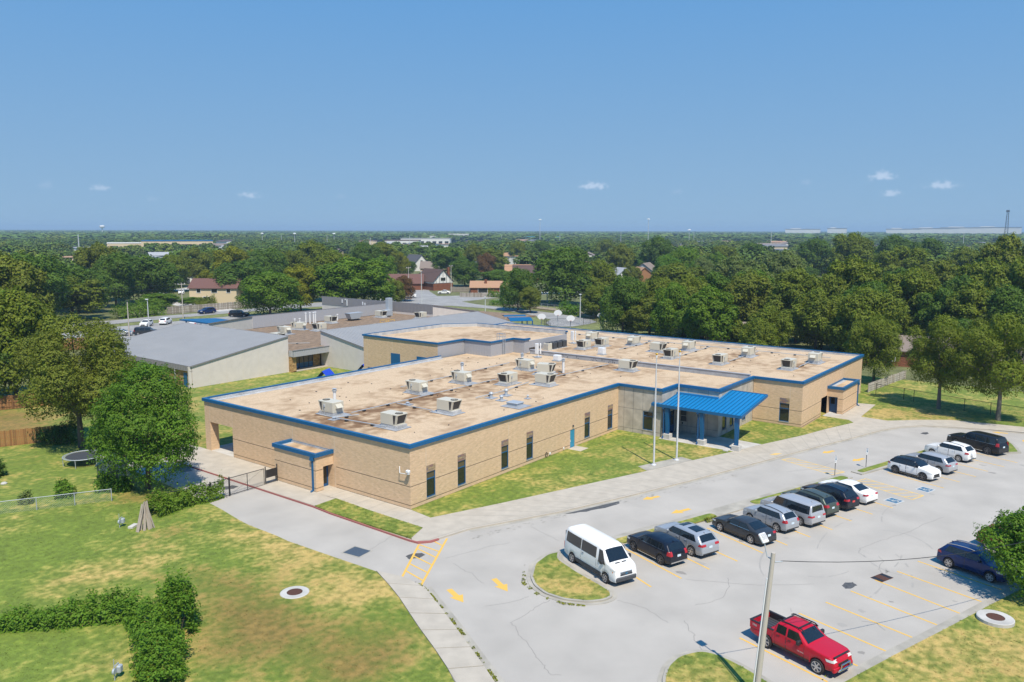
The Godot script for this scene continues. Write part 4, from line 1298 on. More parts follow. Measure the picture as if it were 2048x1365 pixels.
# small brick porch box with its own blue-edged roof tray, an open door side and a blue downspout
func vestibule(s: Node3D, a: Vector3, b: Vector3, west: bool) -> void:
	var o := Node3D.new()
	o.name = "vestibule"
	s.add_child(o, true)
	var m := MB.new()
	if west:
		wall_with_holes(m, Vector2(a.x, a.z), Vector2(a.x, b.z), Vector2(-1, 0), -0.05, b.y, [])
		wall_with_holes(m, Vector2(a.x, b.z), Vector2(b.x, b.z), Vector2(0, 1), -0.05, b.y, [[0.82, 1.94, -0.05, 2.25]], 0.8)
		wall_with_holes(m, Vector2(a.x, a.z), Vector2(b.x, a.z), Vector2(0, -1), -0.05, b.y, [])
	else:
		wall_with_holes(m, Vector2(a.x, b.z), Vector2(b.x, b.z), Vector2(0, 1), -0.05, b.y, [])
		wall_with_holes(m, Vector2(a.x, a.z), Vector2(a.x, b.z), Vector2(-1, 0), -0.05, b.y, [[0.12, 1.3, 0.0, 2.25]], 0.8)
		wall_with_holes(m, Vector2(b.x, a.z), Vector2(b.x, b.z), Vector2(1, 0), -0.05, b.y, [])
	put("wall", m, M.tan_brick, o)
	put("roof_tray", spanm(Vector3(a.x + 0.12, b.y - 0.2, a.z + 0.12), Vector3(b.x - 0.02 if west else b.x - 0.12, b.y - 0.06, b.z - 0.12)), M.roof_gravel, o)
	var tr := MB.new()
	var y := b.y + 0.06
	if west:
		tr.span(Vector3(a.x - 0.14, y - 0.2, a.z - 0.14), Vector3(a.x + 0.16, y + 0.14, b.z + 0.14))
		tr.span(Vector3(a.x + 0.16, y - 0.2, a.z - 0.14), Vector3(b.x - 0.01, y + 0.142, a.z + 0.16))
		tr.span(Vector3(a.x + 0.16, y - 0.2, b.z - 0.16), Vector3(b.x - 0.01, y + 0.142, b.z + 0.14))
		tr.span(Vector3(b.x - 0.1, y - 0.2, a.z + 0.16), Vector3(b.x - 0.01, y + 0.05, b.z - 0.16))
	else:
		tr.span(Vector3(a.x - 0.14, y - 0.2, b.z - 0.16), Vector3(b.x + 0.14, y + 0.14, b.z + 0.14))
		tr.span(Vector3(a.x - 0.14, y - 0.2, a.z + 0.01), Vector3(a.x + 0.16, y + 0.142, b.z - 0.16))
		tr.span(Vector3(b.x - 0.16, y - 0.2, a.z + 0.01), Vector3(b.x + 0.14, y + 0.142, b.z - 0.16))
		tr.span(Vector3(a.x + 0.16, y - 0.2, a.z + 0.01), Vector3(b.x - 0.16, y + 0.1, a.z + 0.1))
	put("trim", tr, M.blue_metal, o)
	var fl := MB.new()
	if west:
		fl.span(Vector3(b.x - 0.12, b.y - 0.06, a.z + 0.16), Vector3(b.x - 0.101, b.y + 0.1, b.z - 0.16))
		fl.span(Vector3(a.x + 0.16, b.y - 0.06, a.z + 0.16), Vector3(b.x - 0.12, b.y - 0.05, a.z + 0.5))
	put("tray_flashing", fl if west else spanm(Vector3(a.x + 0.16, b.y - 0.06, a.z + 0.1), Vector3(b.x - 0.16, b.y - 0.05, a.z + 0.55)), M.white_flashing, o)
	var gv := Pieces.new()
	for h in [2.02, 0.42, 0.10]:
		if west:
			gv.span(Vector3(a.x - 0.005, h, a.z), Vector3(a.x + 0.01, h + 0.045, b.z))
			gv.span(Vector3(a.x, h, b.z - 0.01), Vector3(a.x + 0.8, h + 0.045, b.z + 0.005))
		else:
			gv.span(Vector3(a.x, h, b.z - 0.01), Vector3(b.x, h + 0.045, b.z + 0.005))
			gv.span(Vector3(a.x - 0.005, h, a.z + 1.32), Vector3(a.x + 0.01, h + 0.045, b.z))
	put_each("dark_course", gv, M.groove, o)
	var d := MB.new()
	if west:
		d.span(Vector3(a.x + 0.86, 0.0, b.z - 0.75), Vector3(b.x - 0.04, 2.2, b.z - 0.69))
	else:
		d.span(Vector3(a.x + 0.69, 0.0, a.z + 0.16), Vector3(a.x + 0.75, 2.2, a.z + 1.26))
	put("door", d, M.dark_blue_metal, o)
	put("door_glass", spanm(Vector3(a.x + 1.0, 0.4, b.z - 0.692), Vector3(b.x - 0.2, 2.0, b.z - 0.68)) if west else spanm(Vector3(a.x + 0.68, 1.2, a.z + 0.3), Vector3(a.x + 0.691, 2.0, a.z + 0.8)), M.window_glass, o)
	var p := Vector3(a.x - 0.07, 0, b.z - 0.35) if west else Vector3(b.x - 0.25, 0, b.z + 0.07)
	var ds := MB.new()
	ds.span(Vector3(p.x - 0.065, 0.22, p.z - 0.065), Vector3(p.x + 0.065, b.y - 0.45, p.z + 0.065))
	ds.span(Vector3(p.x - 0.17, b.y - 0.45, p.z - 0.17), Vector3(p.x + 0.17, b.y - 0.15, p.z + 0.17))
	ds.bar(Vector3(p.x, 0.24, p.z), p + (Vector3(-0.3, 0.15, 0.05) if west else Vector3(0, 0.15, 0.3)), 0.12, 0.12)
	put("downspout", ds, M.blue_metal, o)

# free-standing blue entrance canopy: sloping seamed roof on three twin posts with concrete footings
func build_entrance() -> void:
	var o := thing("entrance_canopy", "bright blue standing-seam canopy on three blue posts over the school entrance", "canopy")
	# roof plane falls from x=41 (5.0 m) to x=33.6 (3.95 m); its back is notched round the entry wall
	var slope := func(x: float) -> float:
		return 3.95 + (x - 33.6) * 0.142
	var deck := MB.new()
	for q in [[33.6, 4.6, 37.6, 10.4], [33.6, 10.4, 41.0, 14.9]]:
		var p := [Vector3(q[0], slope.call(q[0]), q[1]), Vector3(q[2], slope.call(q[2]), q[1]), Vector3(q[2], slope.call(q[2]), q[3]), Vector3(q[0], slope.call(q[0]), q[3])]
		deck.quad(p[0], p[1], p[2], p[3], Vector3.UP)
		var dn := Vector3(0, -0.14, 0)
		deck.quad(p[0] + dn, p[1] + dn, p[2] + dn, p[3] + dn, Vector3.DOWN)
	put("roof_deck", deck, M.bright_blue_metal, o)
	for i in 22:
		var z := 4.75 + i * 0.475
		var x1 := 37.55 if z < 10.4 else 40.95
		var m := MB.new()
		m.bar(Vector3(33.62, slope.call(33.62) + 0.03, z), Vector3(x1, slope.call(x1) + 0.03, z), 0.045, 0.075)
		put("seam", m, M.blue_metal, o)
	var fa := MB.new()
	fa.span(Vector3(33.46, 3.68, 4.52), Vector3(33.6, 3.99, 14.98))
	put("gutter", fa, M.blue_metal, o)
	var fs := MB.new()
	fs.bar(Vector3(33.6, 3.86, 4.56), Vector3(37.6, slope.call(37.6) - 0.09, 4.56), 0.08, 0.3)
	fs.bar(Vector3(33.6, 3.86, 14.94), Vector3(41.04, slope.call(41.04) - 0.09, 14.94), 0.08, 0.3)
	fs.bar(Vector3(41.04, slope.call(41.0) - 0.09, 10.75), Vector3(41.04, slope.call(41.0) - 0.09, 14.9), 0.08, 0.3)
	put("fascia", fs, M.blue_metal, o)
	put("wall_flashing", spanm(Vector3(37.55, 4.5, 5.6), Vector3(37.84, 4.72, 10.6)), M.bright_blue_metal, o)
	var bm := MB.new()
	bm.bar(Vector3(33.95, 3.74, 4.9), Vector3(33.95, 3.74, 14.7), 0.2, 0.3)
	for z in [6.35, 10.45, 14.35]:
		bm.bar(Vector3(33.9, 3.72, z), Vector3(37.7 if z < 11 else 40.8, slope.call(37.7 if z < 11 else 40.8) - 0.27, z), 0.16, 0.26)
	put("beam", bm, M.dark_blue_metal, o)
	for z in [6.35, 10.45, 14.35]:
		var ft := put("footing", boxm(Vector3(34.0, 0.36, z), Vector3(0.75, 0.62, 0.85), 0.03), M.pale_concrete, o)
		var c := MB.new()
		for dx in [-0.15, 0.15]:
			c.quad(Vector3(33.85 + dx * 1.6, 3.6, z - 0.22), Vector3(34.0 + dx, 0.67, z - 0.15), Vector3(34.0 + dx, 0.67, z + 0.15), Vector3(33.85 + dx * 1.6, 3.6, z + 0.22), Vector3(dx, 0, 0))
		for dz in [-1.0, 1.0]:
			c.quad(Vector3(33.61, 3.6, z + dz * 0.22), Vector3(34.09, 3.6, z + dz * 0.22), Vector3(34.15, 0.67, z + dz * 0.15), Vector3(33.85, 0.67, z + dz * 0.15), Vector3(0, 0, dz))
		put("post", c, M.blue_metal, o)
		put("post_web", spanm(Vector3(33.86, 0.67, z - 0.24), Vector3(33.9, 3.6, z + 0.24)), M.dark_blue_metal, o)
		if z < 12:
			var d := MB.new()
			d.span(Vector3(33.48, 3.5, z - 0.5), Vector3(33.64, 3.75, z - 0.24))
			d.bar(Vector3(33.56, 3.5, z - 0.37), Vector3(33.72, 3.2, z - 0.37), 0.12, 0.12)
			d.bar(Vector3(33.72, 3.22, z - 0.37), Vector3(33.72, 0.4, z - 0.37), 0.12, 0.12)
			d.bar(Vector3(33.72, 0.45, z - 0.37), Vector3(33.5, 0.2, z - 0.37), 0.12, 0.12)
			put("downspout", d, M.dark_blue_metal, o)
	put("splash_block", boxm(Vector3(33.25, 0.19, 13.6), Vector3(0.9, 0.12, 0.5), 0.02), M.pale_concrete, o)
	var tm := TextMesh.new()
	tm.text = "25"
	tm.font_size = 32
	tm.pixel_size = 0.009
	tm.depth = 0.01
	var n := put("house_number", tm, M.white_paint, o)
	n.position = Vector3(35.0, 2.35, 5.6)

# one mono-pitch wing: outline in plan, height from a linear function; walls, panel joints, seamed metal roof
func wing(parent: Node3D, called: String, corners: Array, hi: float, lo: float, cols: int) -> void:
	# corners: high a, high b, low b, low a (plan)
	var o := Node3D.new()
	o.name = called
	parent.add_child(o, true)
	var p := corners.map(func(c): return Vector3(c[0], 0, c[1]))
	var up := [Vector3(0, hi, 0), Vector3(0, hi, 0), Vector3(0, lo, 0), Vector3(0, lo, 0)]
	var mid: Vector3 = (p[0] + p[2]) * 0.5
	var w := MB.new()
	for i in 4:
		var j := (i + 1) % 4
		w.quad(p[i], p[j], p[j] + up[j], p[i] + up[i], (p[i] + p[j]) * 0.5 - mid)
	put("wall", w, M.cement_wall, o)
	var jn := MB.new()
	for e in [[1, 2], [3, 0]]:
		var a: Vector3 = p[e[0]]
		var b: Vector3 = p[e[1]]
		var out: Vector3 = ((a + b) * 0.5 - mid).normalized() * 0.004
		for k in range(1, cols):
			var t := float(k) / cols
			var q := a.lerp(b, t) + out
			var h := lerpf(up[e[0]].y, up[e[1]].y, t) - 0.1
			var d := (b - a).normalized() * 0.015
			jn.quad(q - d, q + d, q + d + Vector3(0, h, 0), q - d + Vector3(0, h, 0), out)
	put("panel_joint", jn, M.sealant, o)
	var r := MB.new()
	var lift := Vector3(0, 0.06, 0)
	var ov: Vector3 = (p[2] - p[1]).normalized() * 0.35
	var ends: Vector3 = (p[1] - p[0]).normalized() * 0.12
	var fall: Vector3 = (Vector3(0, lo - hi, 0)) * (0.35 / p[1].distance_to(p[2]))
	var c := [p[0] + up[0] + lift - ends, p[1] + up[1] + lift + ends, p[2] + up[2] + lift + ov + fall + ends, p[3] + up[3] + lift + ov + fall - ends]
	r.quad(c[0], c[1], c[2], c[3], Vector3.UP)
	var dn := Vector3(0, -0.16, 0)
	for i in 4:
		var j := (i + 1) % 4
		r.quad(c[i], c[j], c[j] + dn, c[i] + dn, (c[i] + c[j]) * 0.5 - mid - Vector3(0, 3, 0))
	put("roof", r, M.grey_roof, o)
	var n := int(p[0].distance_to(p[1]) / 0.6)
	var sm := MB.new()
	for k in range(1, n):
		var t := float(k) / n
		var a: Vector3 = c[0].lerp(c[1], t)
		var b: Vector3 = c[3].lerp(c[2], t)
		sm.bar(a + Vector3(0, 0.015, 0), b + Vector3(0, 0.015, 0), 0.03, 0.05)
	put("roof_seam", sm, M.grey_roof, o)
	var tr := MB.new()
	for e in [[0, 1], [1, 2], [3, 0]]:
		tr.bar(c[e[0]] - Vector3(0, 0.07, 0), c[e[1]] - Vector3(0, 0.07, 0), 0.1, 0.2)
	put("edge_trim", tr, M.dark_siding, o)

func ribbed_wall(parent: Node3D, called: String, a: Vector3, b: Vector3, h: float, n: Vector3, m: Material) -> void:
	var q := MB.new()
	var up := Vector3(0, h, 0)
	q.quad(a, b, b + up, a + up, n)
	var d := (b - a).normalized()
	var k := int(a.distance_to(b) / 0.45)
	for i in k:
		var p := a + d * (0.2 + i * 0.45)
		q.quad(p + n * 0.0 - d * 0.06, p - d * 0.03 + n * 0.05, p - d * 0.03 + n * 0.05 + up, p - d * 0.06 + up, n - d)
		q.quad(p - d * 0.03 + n * 0.05, p + d * 0.03 + n * 0.05, p + d * 0.03 + n * 0.05 + up, p - d * 0.03 + n * 0.05 + up, n)
		q.quad(p + d * 0.03 + n * 0.05, p + d * 0.06, p + d * 0.06 + up, p + d * 0.03 + n * 0.05 + up, n + d)
	put(called, q, m, parent)

func build_old_school() -> void:
	var s := thing("old_school_wing", "older pale school block with sloping grey metal roofs behind the brick school", "school")
	# four mono-pitch wings like sails round a flat centre
	wing(s, "west_pitched_wing", [[34.6, -92.5], [34.6, -62.1], [17.5, -62.1], [17.5, -92.5]], 5.94, 3.3, 6)
	wing(s, "south_pitched_wing", [[42.0, -63.0], [83.5, -63.0], [83.5, -46.6], [42.0, -46.6]], 6.04, 3.2, 6)
	wing(s, "east_pitched_wing", [[87.5, -118.5], [87.5, -79.4], [105.3, -79.4], [105.3, -118.5]], 6.2, 3.3, 6)
	wing(s, "north_pitched_wing", [[86.5, -92.4], [48.8, -92.4], [48.8, -108], [86.5, -108]], 6.0, 3.4, 6)
	# ribbed metal upper walls that look on the flat roof
	ribbed_wall(s, "ribbed_siding", Vector3(87.44, 4.2, -118.4), Vector3(87.44, 4.2, -79.4), 1.95, Vector3(-1, 0, 0), M.dark_siding)
	ribbed_wall(s, "ribbed_siding", Vector3(48.8, 3.6, -92.34), Vector3(86.4, 3.6, -92.34), 2.35, Vector3(0, 0, 1), M.grey_siding)
	# flat roof of the centre
	put("flat_roof", slabm([[34.65, -92.3], [87.4, -92.3], [87.4, -63.1], [42.1, -63.1], [42.1, -60.9], [34.7, -60.9]], 3.3, 3.52), M.old_gravel, s)
	put("east_flat_roof", slabm([[83.6, -63.0], [105, -63.0], [105, -79.3], [87.5, -79.3], [83.6, -79.3]], 3.2, 3.5), M.old_gravel, s)
	# recessed garden door between the two front gables
	ribbed_wall(s, "canopy_fascia", Vector3(34.65, 2.6, -60.85), Vector3(42.05, 2.6, -60.85), 1.02, Vector3(0, 0, 1), M.grey_siding)
	ribbed_wall(s, "canopy_fascia", Vector3(34.62, 2.6, -62.0), Vector3(34.62, 2.6, -60.85), 1.02, Vector3(-1, 0, 0), M.grey_siding)
	put("fascia_cap", spanm(Vector3(34.55, 3.6, -61.0), Vector3(42.05, 3.68, -60.76)), M.dark_siding, s)
	put("canopy_soffit", spanm(Vector3(34.65, 2.56, -64.5), Vector3(42.0, 2.6, -60.86)), M.grey_siding, s)
	var bw := MB.new()
	bw.span(Vector3(34.65, 0, -62.1), Vector3(35.55, 2.58, -61.4))
	bw.span(Vector3(35.55, 0, -63.6), Vector3(36.7, 2.58, -63.3))
	bw.span(Vector3(40.5, 0, -63.6), Vector3(42.0, 2.58, -63.3))
	bw.span(Vector3(34.65, 0, -63.6), Vector3(35.55, 2.58, -62.1))
	put("brick_pier", bw, M.yellow_brick, s)
	put("terrace", slabm([[35.0, -61.4], [42.0, -61.4], [42.0, -63.6], [35.0, -63.6]], 0.0, 0.12), M.concrete, s)
	var gd := Node3D.new()
	gd.name = "garden_doors"
	s.add_child(gd)
	for k in 4:
		var x := 36.75 + k * 0.94
		put("pane", spanm(Vector3(x, 1.0, -63.42), Vector3(x + 0.86, 2.5, -63.36)), M.blind_glass if k < 3 else M.window_glass, gd)
		put("panel", spanm(Vector3(x, 0.12, -63.42), Vector3(x + 0.86, 1.0, -63.35)), M.blue_metal, gd)
		put("mullion", spanm(Vector3(x + 0.86, 0.12, -63.45), Vector3(x + 0.94, 2.5, -63.3)), M.black_metal, gd)
	# west eave of the front wing: gutter band, brick wall under it, downpipe
	ribbed_wall(s, "eave_band", Vector3(17.1, 2.55, -92.4), Vector3(17.1, 2.55, -62.1), 0.72, Vector3(-1, 0, 0), M.dark_siding)
	put("eave_soffit", spanm(Vector3(17.1, 2.5, -92.4), Vector3(17.6, 2.55, -62.1)), M.grey_siding, s)
	put("eave_wall", spanm(Vector3(17.42, 0, -92.4), Vector3(17.5, 2.55, -62.2)), M.yellow_brick, s)
	put("corner_post", spanm(Vector3(17.0, 0, -62.4), Vector3(17.42, 3.2, -62.1)), M.cement_wall, s)
	for z in [-66.0, -73.5, -80.0]:
		put("downspout", boxm(Vector3(17.0, 1.3, z), Vector3(0.14, 2.6, 0.14)), M.grey_siding, s)
	for z in [-63.8, -71.0]:
		put("door", boxm(Vector3(17.4, 1.05, z), Vector3(0.06, 2.1, 0.95)), M.blue_metal, s)
	# blue canopy by the far parking
	var c := thing("drop_off_canopy", "flat dark blue canopy at the far side of the old school block", "canopy", Vector3(0, 0, 0))
	var d := MB.new()
	d.slab([[49.8, -121.4], [56.0, -117.2], [56.0, -103.4], [49.5, -106.6]], 3.05, 3.35)
	put("roof", d, M.blue_metal, c)
	for q in [[50.3, -119.5], [55.4, -116.0], [55.4, -105.5], [50.2, -108.0]]:
		put("post", boxm(Vector3(q[0], 1.52, q[1]), Vector3(0.25, 3.05, 0.25)), M.blue_metal, c)

# packaged rooftop unit: kerb, cabinet with a tapering coil end at -Z, fan on top, hood at +Z
func rooftop_unit() -> Node3D:
	var o := thing("rooftop_unit", "rooftop unit", "air conditioner", Vector3.ZERO, 0.0, "air conditioning units on the school roof")
	put("flashing_pad", boxm(Vector3(0.1, 0.02, 0.15), Vector3(2.0, 0.03, 3.0)), M.silver_coating, o)
	put("kerb", boxm(Vector3(0, 0.16, 0), Vector3(1.3, 0.32, 2.1)), M.white_flashing, o)
	var c := MB.new()
	c.bevel(Vector3(0, 0.84, 0.32), Vector3(1.36, 1.02, 1.48), 0.02)
	# tapering end: corner posts and top
	var y0 := 0.34
	var y1 := 1.35
	c.span(Vector3(-0.68, 1.27, -1.12), Vector3(0.68, y1, -0.42))
	for sx in [-1.0, 1.0]:
		c.quad(Vector3(sx * 0.68, y1, -1.12), Vector3(sx * 0.68, y1, -0.95), Vector3(sx * 0.62, y0, -0.70), Vector3(sx * 0.62, y0, -0.78), Vector3(sx, 0, 0))
		c.quad(Vector3(sx * 0.68, y1, -1.12), Vector3(sx * 0.56, y1, -1.13), Vector3(sx * 0.42, y0, -0.79), Vector3(sx * 0.62, y0, -0.78), Vector3(0, 0, -1))
		c.quad(Vector3(sx * 0.68, y1, -0.55), Vector3(sx * 0.68, y1, -0.42), Vector3(sx * 0.68, y0, -0.42), Vector3(sx * 0.66, y0, -0.6), Vector3(sx, 0, 0))
	c.span(Vector3(-0.64, 0.32, -0.8), Vector3(0.64, 0.42, -0.42))
	put("cabinet", c, M.cream_metal, o)
	var k := MB.new()
	k.quad(Vector3(-0.66, 1.27, -1.09), Vector3(0.66, 1.27, -1.09), Vector3(0.6, 0.4, -0.77), Vector3(-0.6, 0.4, -0.77), Vector3(0, 0, -1))
	for sx in [-1.0, 1.0]:
		k.quad(Vector3(sx * 0.665, 1.27, -1.07), Vector3(sx * 0.665, 1.27, -0.43), Vector3(sx * 0.62, 0.4, -0.43), Vector3(sx * 0.61, 0.4, -0.76), Vector3(sx, 0, 0))
	put("coil", k, M.coil, o)
	var f := MB.new()
	f.lathe(Vector3(0, 1.35, -0.68), [Vector2(0.37, 0.0), Vector2(0.37, 0.05), Vector2(0.33, 0.06), Vector2(0.0, 0.02)], 14)
	var fan := put("fan", f, M.coil, o)
	var g := MB.new()
	for i in 4:
		g.bar(Vector3(-0.36 * cos(i * PI / 4), 1.42, -0.68 - 0.36 * sin(i * PI / 4)), Vector3(0.36 * cos(i * PI / 4), 1.42, -0.68 + 0.36 * sin(i * PI / 4)), 0.025, 0.015)
	put("guard", g, M.cream_metal, fan)
	var h := MB.new()
	h.quad(Vector3(-0.36, 1.16, 1.06), Vector3(0.36, 1.16, 1.06), Vector3(0.36, 0.82, 1.4), Vector3(-0.36, 0.82, 1.4), Vector3(0, 1, 1))
	for sx in [-1.0, 1.0]:
		h.tri(Vector3(sx * 0.36, 1.16, 1.06), Vector3(sx * 0.36, 0.82, 1.4), Vector3(sx * 0.36, 0.72, 1.06), Vector3(sx, 0, 0))
	h.quad(Vector3(-0.36, 0.82, 1.4), Vector3(0.36, 0.82, 1.4), Vector3(0.36, 0.72, 1.06), Vector3(-0.36, 0.72, 1.06), Vector3(0, -1, 0))
	put("hood", h, M.cream_metal, o)
	put("access_panel", boxm(Vector3(-0.685, 0.85, 0.15), Vector3(0.012, 0.8, 0.6), 0.004), M.cream_metal, o)
	put("access_panel", boxm(Vector3(-0.685, 0.85, 0.75), Vector3(0.012, 0.8, 0.5), 0.004), M.cream_metal, o)
	put("disconnect_box", boxm(Vector3(-0.74, 0.95, -0.12), Vector3(0.12, 0.24, 0.16), 0.01), M.galvanised, o)
	var pp := MB.new()
	pp.tube(Vector3(-0.74, 0.83, -0.12), Vector3(-0.74, 0.08, -0.12), 0.025, 0.025, 6)
	pp.tube(Vector3(-0.74, 0.06, -0.12), Vector3(-1.1, 0.06, 0.4), 0.025, 0.025, 6)
	put("conduit", pp, M.galvanised, o)
	return o

func roof_pipe(pts: Array, y: float, label: String) -> void:
	var o := thing("roof_pipe", label, "pipe", Vector3.ZERO, 0.0, "pipes laid over the school roofs")
	var m := MB.new()
	for i in pts.size() - 1:
		m.tube(Vector3(pts[i][0], y + 0.16, pts[i][1]), Vector3(pts[i + 1][0], y + 0.16, pts[i + 1][1]), 0.045, 0.045, 6)
	put("pipe", m, M.galvanised, o)
	for i in pts.size() - 1:
		var a := Vector3(pts[i][0], y, pts[i][1])
		var b := Vector3(pts[i + 1][0], y, pts[i + 1][1])
		var n := maxi(1, int(a.distance_to(b) / 3.2))
		for k in n:
			put("support_block", boxm(a.lerp(b, (k + 0.5) / n) + Vector3(0, 0.065, 0), Vector3(0.3, 0.11, 0.3), 0.02), M.black_metal, o)

func vent(at: Vector3, label: String, h: float, r: float) -> void:
	var o := thing("roof_vent", label, "vent", at, 0.0, "small vents on the school roof")
	var m := MB.new()
	m.tube(Vector3.ZERO, Vector3(0, h * 0.6, 0), r * 0.7, r * 0.7, 10)
	put("stack", m, M.galvanised, o)
	var c := MB.new()
	c.lathe(Vector3(0, h * 0.62, 0), [Vector2(r, 0.0), Vector2(r * 1.05, h * 0.12), Vector2(r * 0.55, h * 0.3), Vector2(0.0, h * 0.36)], 10)
	put("cap", c, M.galvanised, o)
	put("flashing", boxm(Vector3(0, 0.02, 0), Vector3(r * 4.5, 0.03, r * 4.5)), M.silver_coating, o)

func build_roof_things() -> void:
	var R := 5.27
	var spots := [
		[4.31, -14.98, 0, "cream rooftop unit nearest the porch corner, with a tall flue behind it"], [4.47, -6.44, 180, "cream rooftop unit nearest the front corner of the brick school"],
		[16.93, -15.69, 0, "cream rooftop unit in the back row, second from the porch corner"], [11.93, -6.39, 180, "cream rooftop unit in the front row, second from the near corner"],
		[24.41, -15.71, 0, "cream rooftop unit with a flue, third in the back row"], [27.11, -10.9, 90, "cream rooftop unit turned endways in the middle of the brick school roof"],
		[36.3, -15.2, 0, "cream rooftop unit standing alone before the wall ladder"], [35.34, -11.14, 200, "cream rooftop unit with an open hood, behind the third front unit"],
		[29.5, -7.14, 180, "cream rooftop unit in the front row, third from the near corner"], [44.0, -4.37, 180, "cream rooftop unit right before the silver roof divider"],
		[56.47, -19.07, 90, "cream rooftop unit beside the row of dark condensers"], [65.8, -23.3, -90, "cream rooftop unit farthest back beside the raised hall"],
		[60.3, -18.2, 90, "cream rooftop unit with a wide hood behind the dark condensers"], [65.2, -15.2, -90, "cream rooftop unit in the far row, second from the raised hall"],
		[60.9, -8.75, 180, "cream rooftop unit behind the left flagpole's tip"], [56.5, -4.6, 90, "cream rooftop unit seen between the two flagpole tips"],
		[65.5, -6.0, -90, "cream rooftop unit in the far row behind the right flagpole's tip"], [56.1, 2.9, 90, "cream rooftop unit alone in the middle of the east wing roof"],
		[57.8, 11.6, 90, "cream rooftop unit nearest the front edge of the east wing"], [65.4, 12.7, -90, "cream rooftop unit at the far right end of the east wing roof"], [65.1, 3.4, -90, "cream rooftop unit in the far row, second from the right end"]]
	var proto := rooftop_unit()
	for i in spots.size():
		var q: Array = spots[i]
		var o := proto if i == 0 else copy(proto, q[3], Vector3.ZERO)
		o.set_meta("label", q[3])
		o.position = Vector3(q[0], R, q[1])
		o.rotation.y = deg_to_rad(q[2])
	# units on the old block
	var old := [[47.5, -80.5, 0, "cream unit on the old flat roof before the ribbed wall's left end"], [53.5, -84, 20, "cream unit with a tall hood on the old flat roof"], [55, -79.5, 90, "cream unit on the old flat roof behind the left gable's peak"], [40.5, -73.0, 180, "cream unit alone on the old flat roof between the gables"], [65, -88, 180, "cream unit beside the white pipes on the old flat roof"], [79.5, -88, 180, "cream unit under the tall galvanised duct"], [83, -79, 90, "cream unit against the dark ribbed wall"], [62, -69.5, 90, "cream unit peeping over the south grey roof, left of two"], [69, -69, 90, "cream unit peeping over the south grey roof, right of two"], [38.4, -85, 90, "cream unit with black hoods by the west grey roof's peak"], [80, -70, 90, "cream unit by the long galvanised duct on the old flat roof"]]
	for q in old:
		var o := copy(proto, q[3], Vector3(q[0], 3.54, q[1]), deg_to_rad(q[2]))
		o.scale = Vector3(1.15, 1.1, 1.15)
		o.set_meta("group", "air conditioning units on the old roof")
	# galvanised ducts on the old roof
	var du := thing("roof_duct", "tall galvanised duct rising at the dark ribbed wall of the old block", "duct", Vector3(82.5, 3.52, -88.5))
	var a := MB.new()
	a.bevel(Vector3(0, 2.1, 0), Vector3(1.3, 4.2, 1.0), 0.04)
	put("riser", a, M.galvanised, du)
	var b := MB.new()
	b.bevel(Vector3(-1.2, 0.9, 0.4), Vector3(1.8, 1.3, 1.5), 0.05)
	put("elbow", b, M.galvanised, du)
	var du2 := thing("roof_duct", "wide galvanised plenum box beside a unit on the old flat roof", "duct", Vector3(71.5, 3.52, -88))
	var c := MB.new()
	c.quad(Vector3(-2, 1.7, -0.8), Vector3(2, 1.7, -0.8), Vector3(2, 1.7, 0.8), Vector3(-2, 1.7, 0.8), Vector3.UP)
	for sz in [-1.0, 1.0]:
		c.quad(Vector3(-2, 1.7, sz * 0.8), Vector3(2, 1.7, sz * 0.8), Vector3(1.0, 0.4, sz * 0.7), Vector3(-1.4, 0.4, sz * 0.7), Vector3(0, 0, sz))
	c.quad(Vector3(-2, 1.7, -0.8), Vector3(-2, 1.7, 0.8), Vector3(-1.4, 0.4, 0.7), Vector3(-1.4, 0.4, -0.7), Vector3(-1, 0, 0))
	c.quad(Vector3(2, 1.7, -0.8), Vector3(2, 1.7, 0.8), Vector3(1.0, 0.4, 0.7), Vector3(1.0, 0.4, -0.7), Vector3(1, 0, 0))
	put("plenum", c, M.galvanised, du2)
	put("stand", boxm(Vector3(-0.2, 0.2, 0), Vector3(2.2, 0.4, 1.2)), M.black_metal, du2)
	var du3 := thing("roof_duct", "long low galvanised duct on the old roof before the dark wall", "duct", Vector3(76, 3.52, -67.5))
	put("trunk", boxm(Vector3(0, 0.65, 0), Vector3(9, 0.6, 0.9), 0.03), M.galvanised, du3)
	for x in [-3.5, 0.0, 3.5]:
		put("stand", boxm(Vector3(x, 0.17, 0), Vector3(0.3, 0.34, 0.8)), M.black_metal, du3)
	for i in 7:
		var x: float = [60.5, 61.4, 62.2, 63.0, 57.5, 58.6, 69.0][i]
		var o := thing("roof_flue", "white flue pipe by the ribbed wall of the old block", "flue", Vector3(x, 3.52, -90.6 + 0.2 * (i % 3)), 0.0, "white flues on the old roof")
		var h := 2.2 if i < 4 else 1.2
		var m := MB.new()
		m.tube(Vector3.ZERO, Vector3(0, h, 0), 0.16, 0.16, 8)
		put("pipe", m, M.white_metal, o)
		var k := MB.new()
		k.tube(Vector3(0, h, 0), Vector3(0, h + 0.22, 0), 0.24, 0.24, 8)
		put("cap", k, M.white_metal, o)
	# white drips of paint on the dark ribbed wall
	var dp := MB.new()
	for q in [[-110.6, 5.0, 0.9], [-108.8, 4.4, 1.6], [-109.4, 5.75, 0.3], [-103.0, 4.9, 0.8], [-102.2, 4.9, 0.6]]:
		dp.span(Vector3(87.3, q[1], q[0]), Vector3(87.38, q[1] + q[2], q[0] + 0.34))
	var dpo := put("white_wall_pipes", dp, M.white_metal)
	tag(dpo, "white pipe stubs fixed on the dark ribbed wall of the old block", "pipe")
	# yellow guard rail round the old roof hatch
	var yr := thing("hatch_rail", "yellow guard rail round a hatch on the old flat roof", "rail", Vector3(70, 3.52, -76))
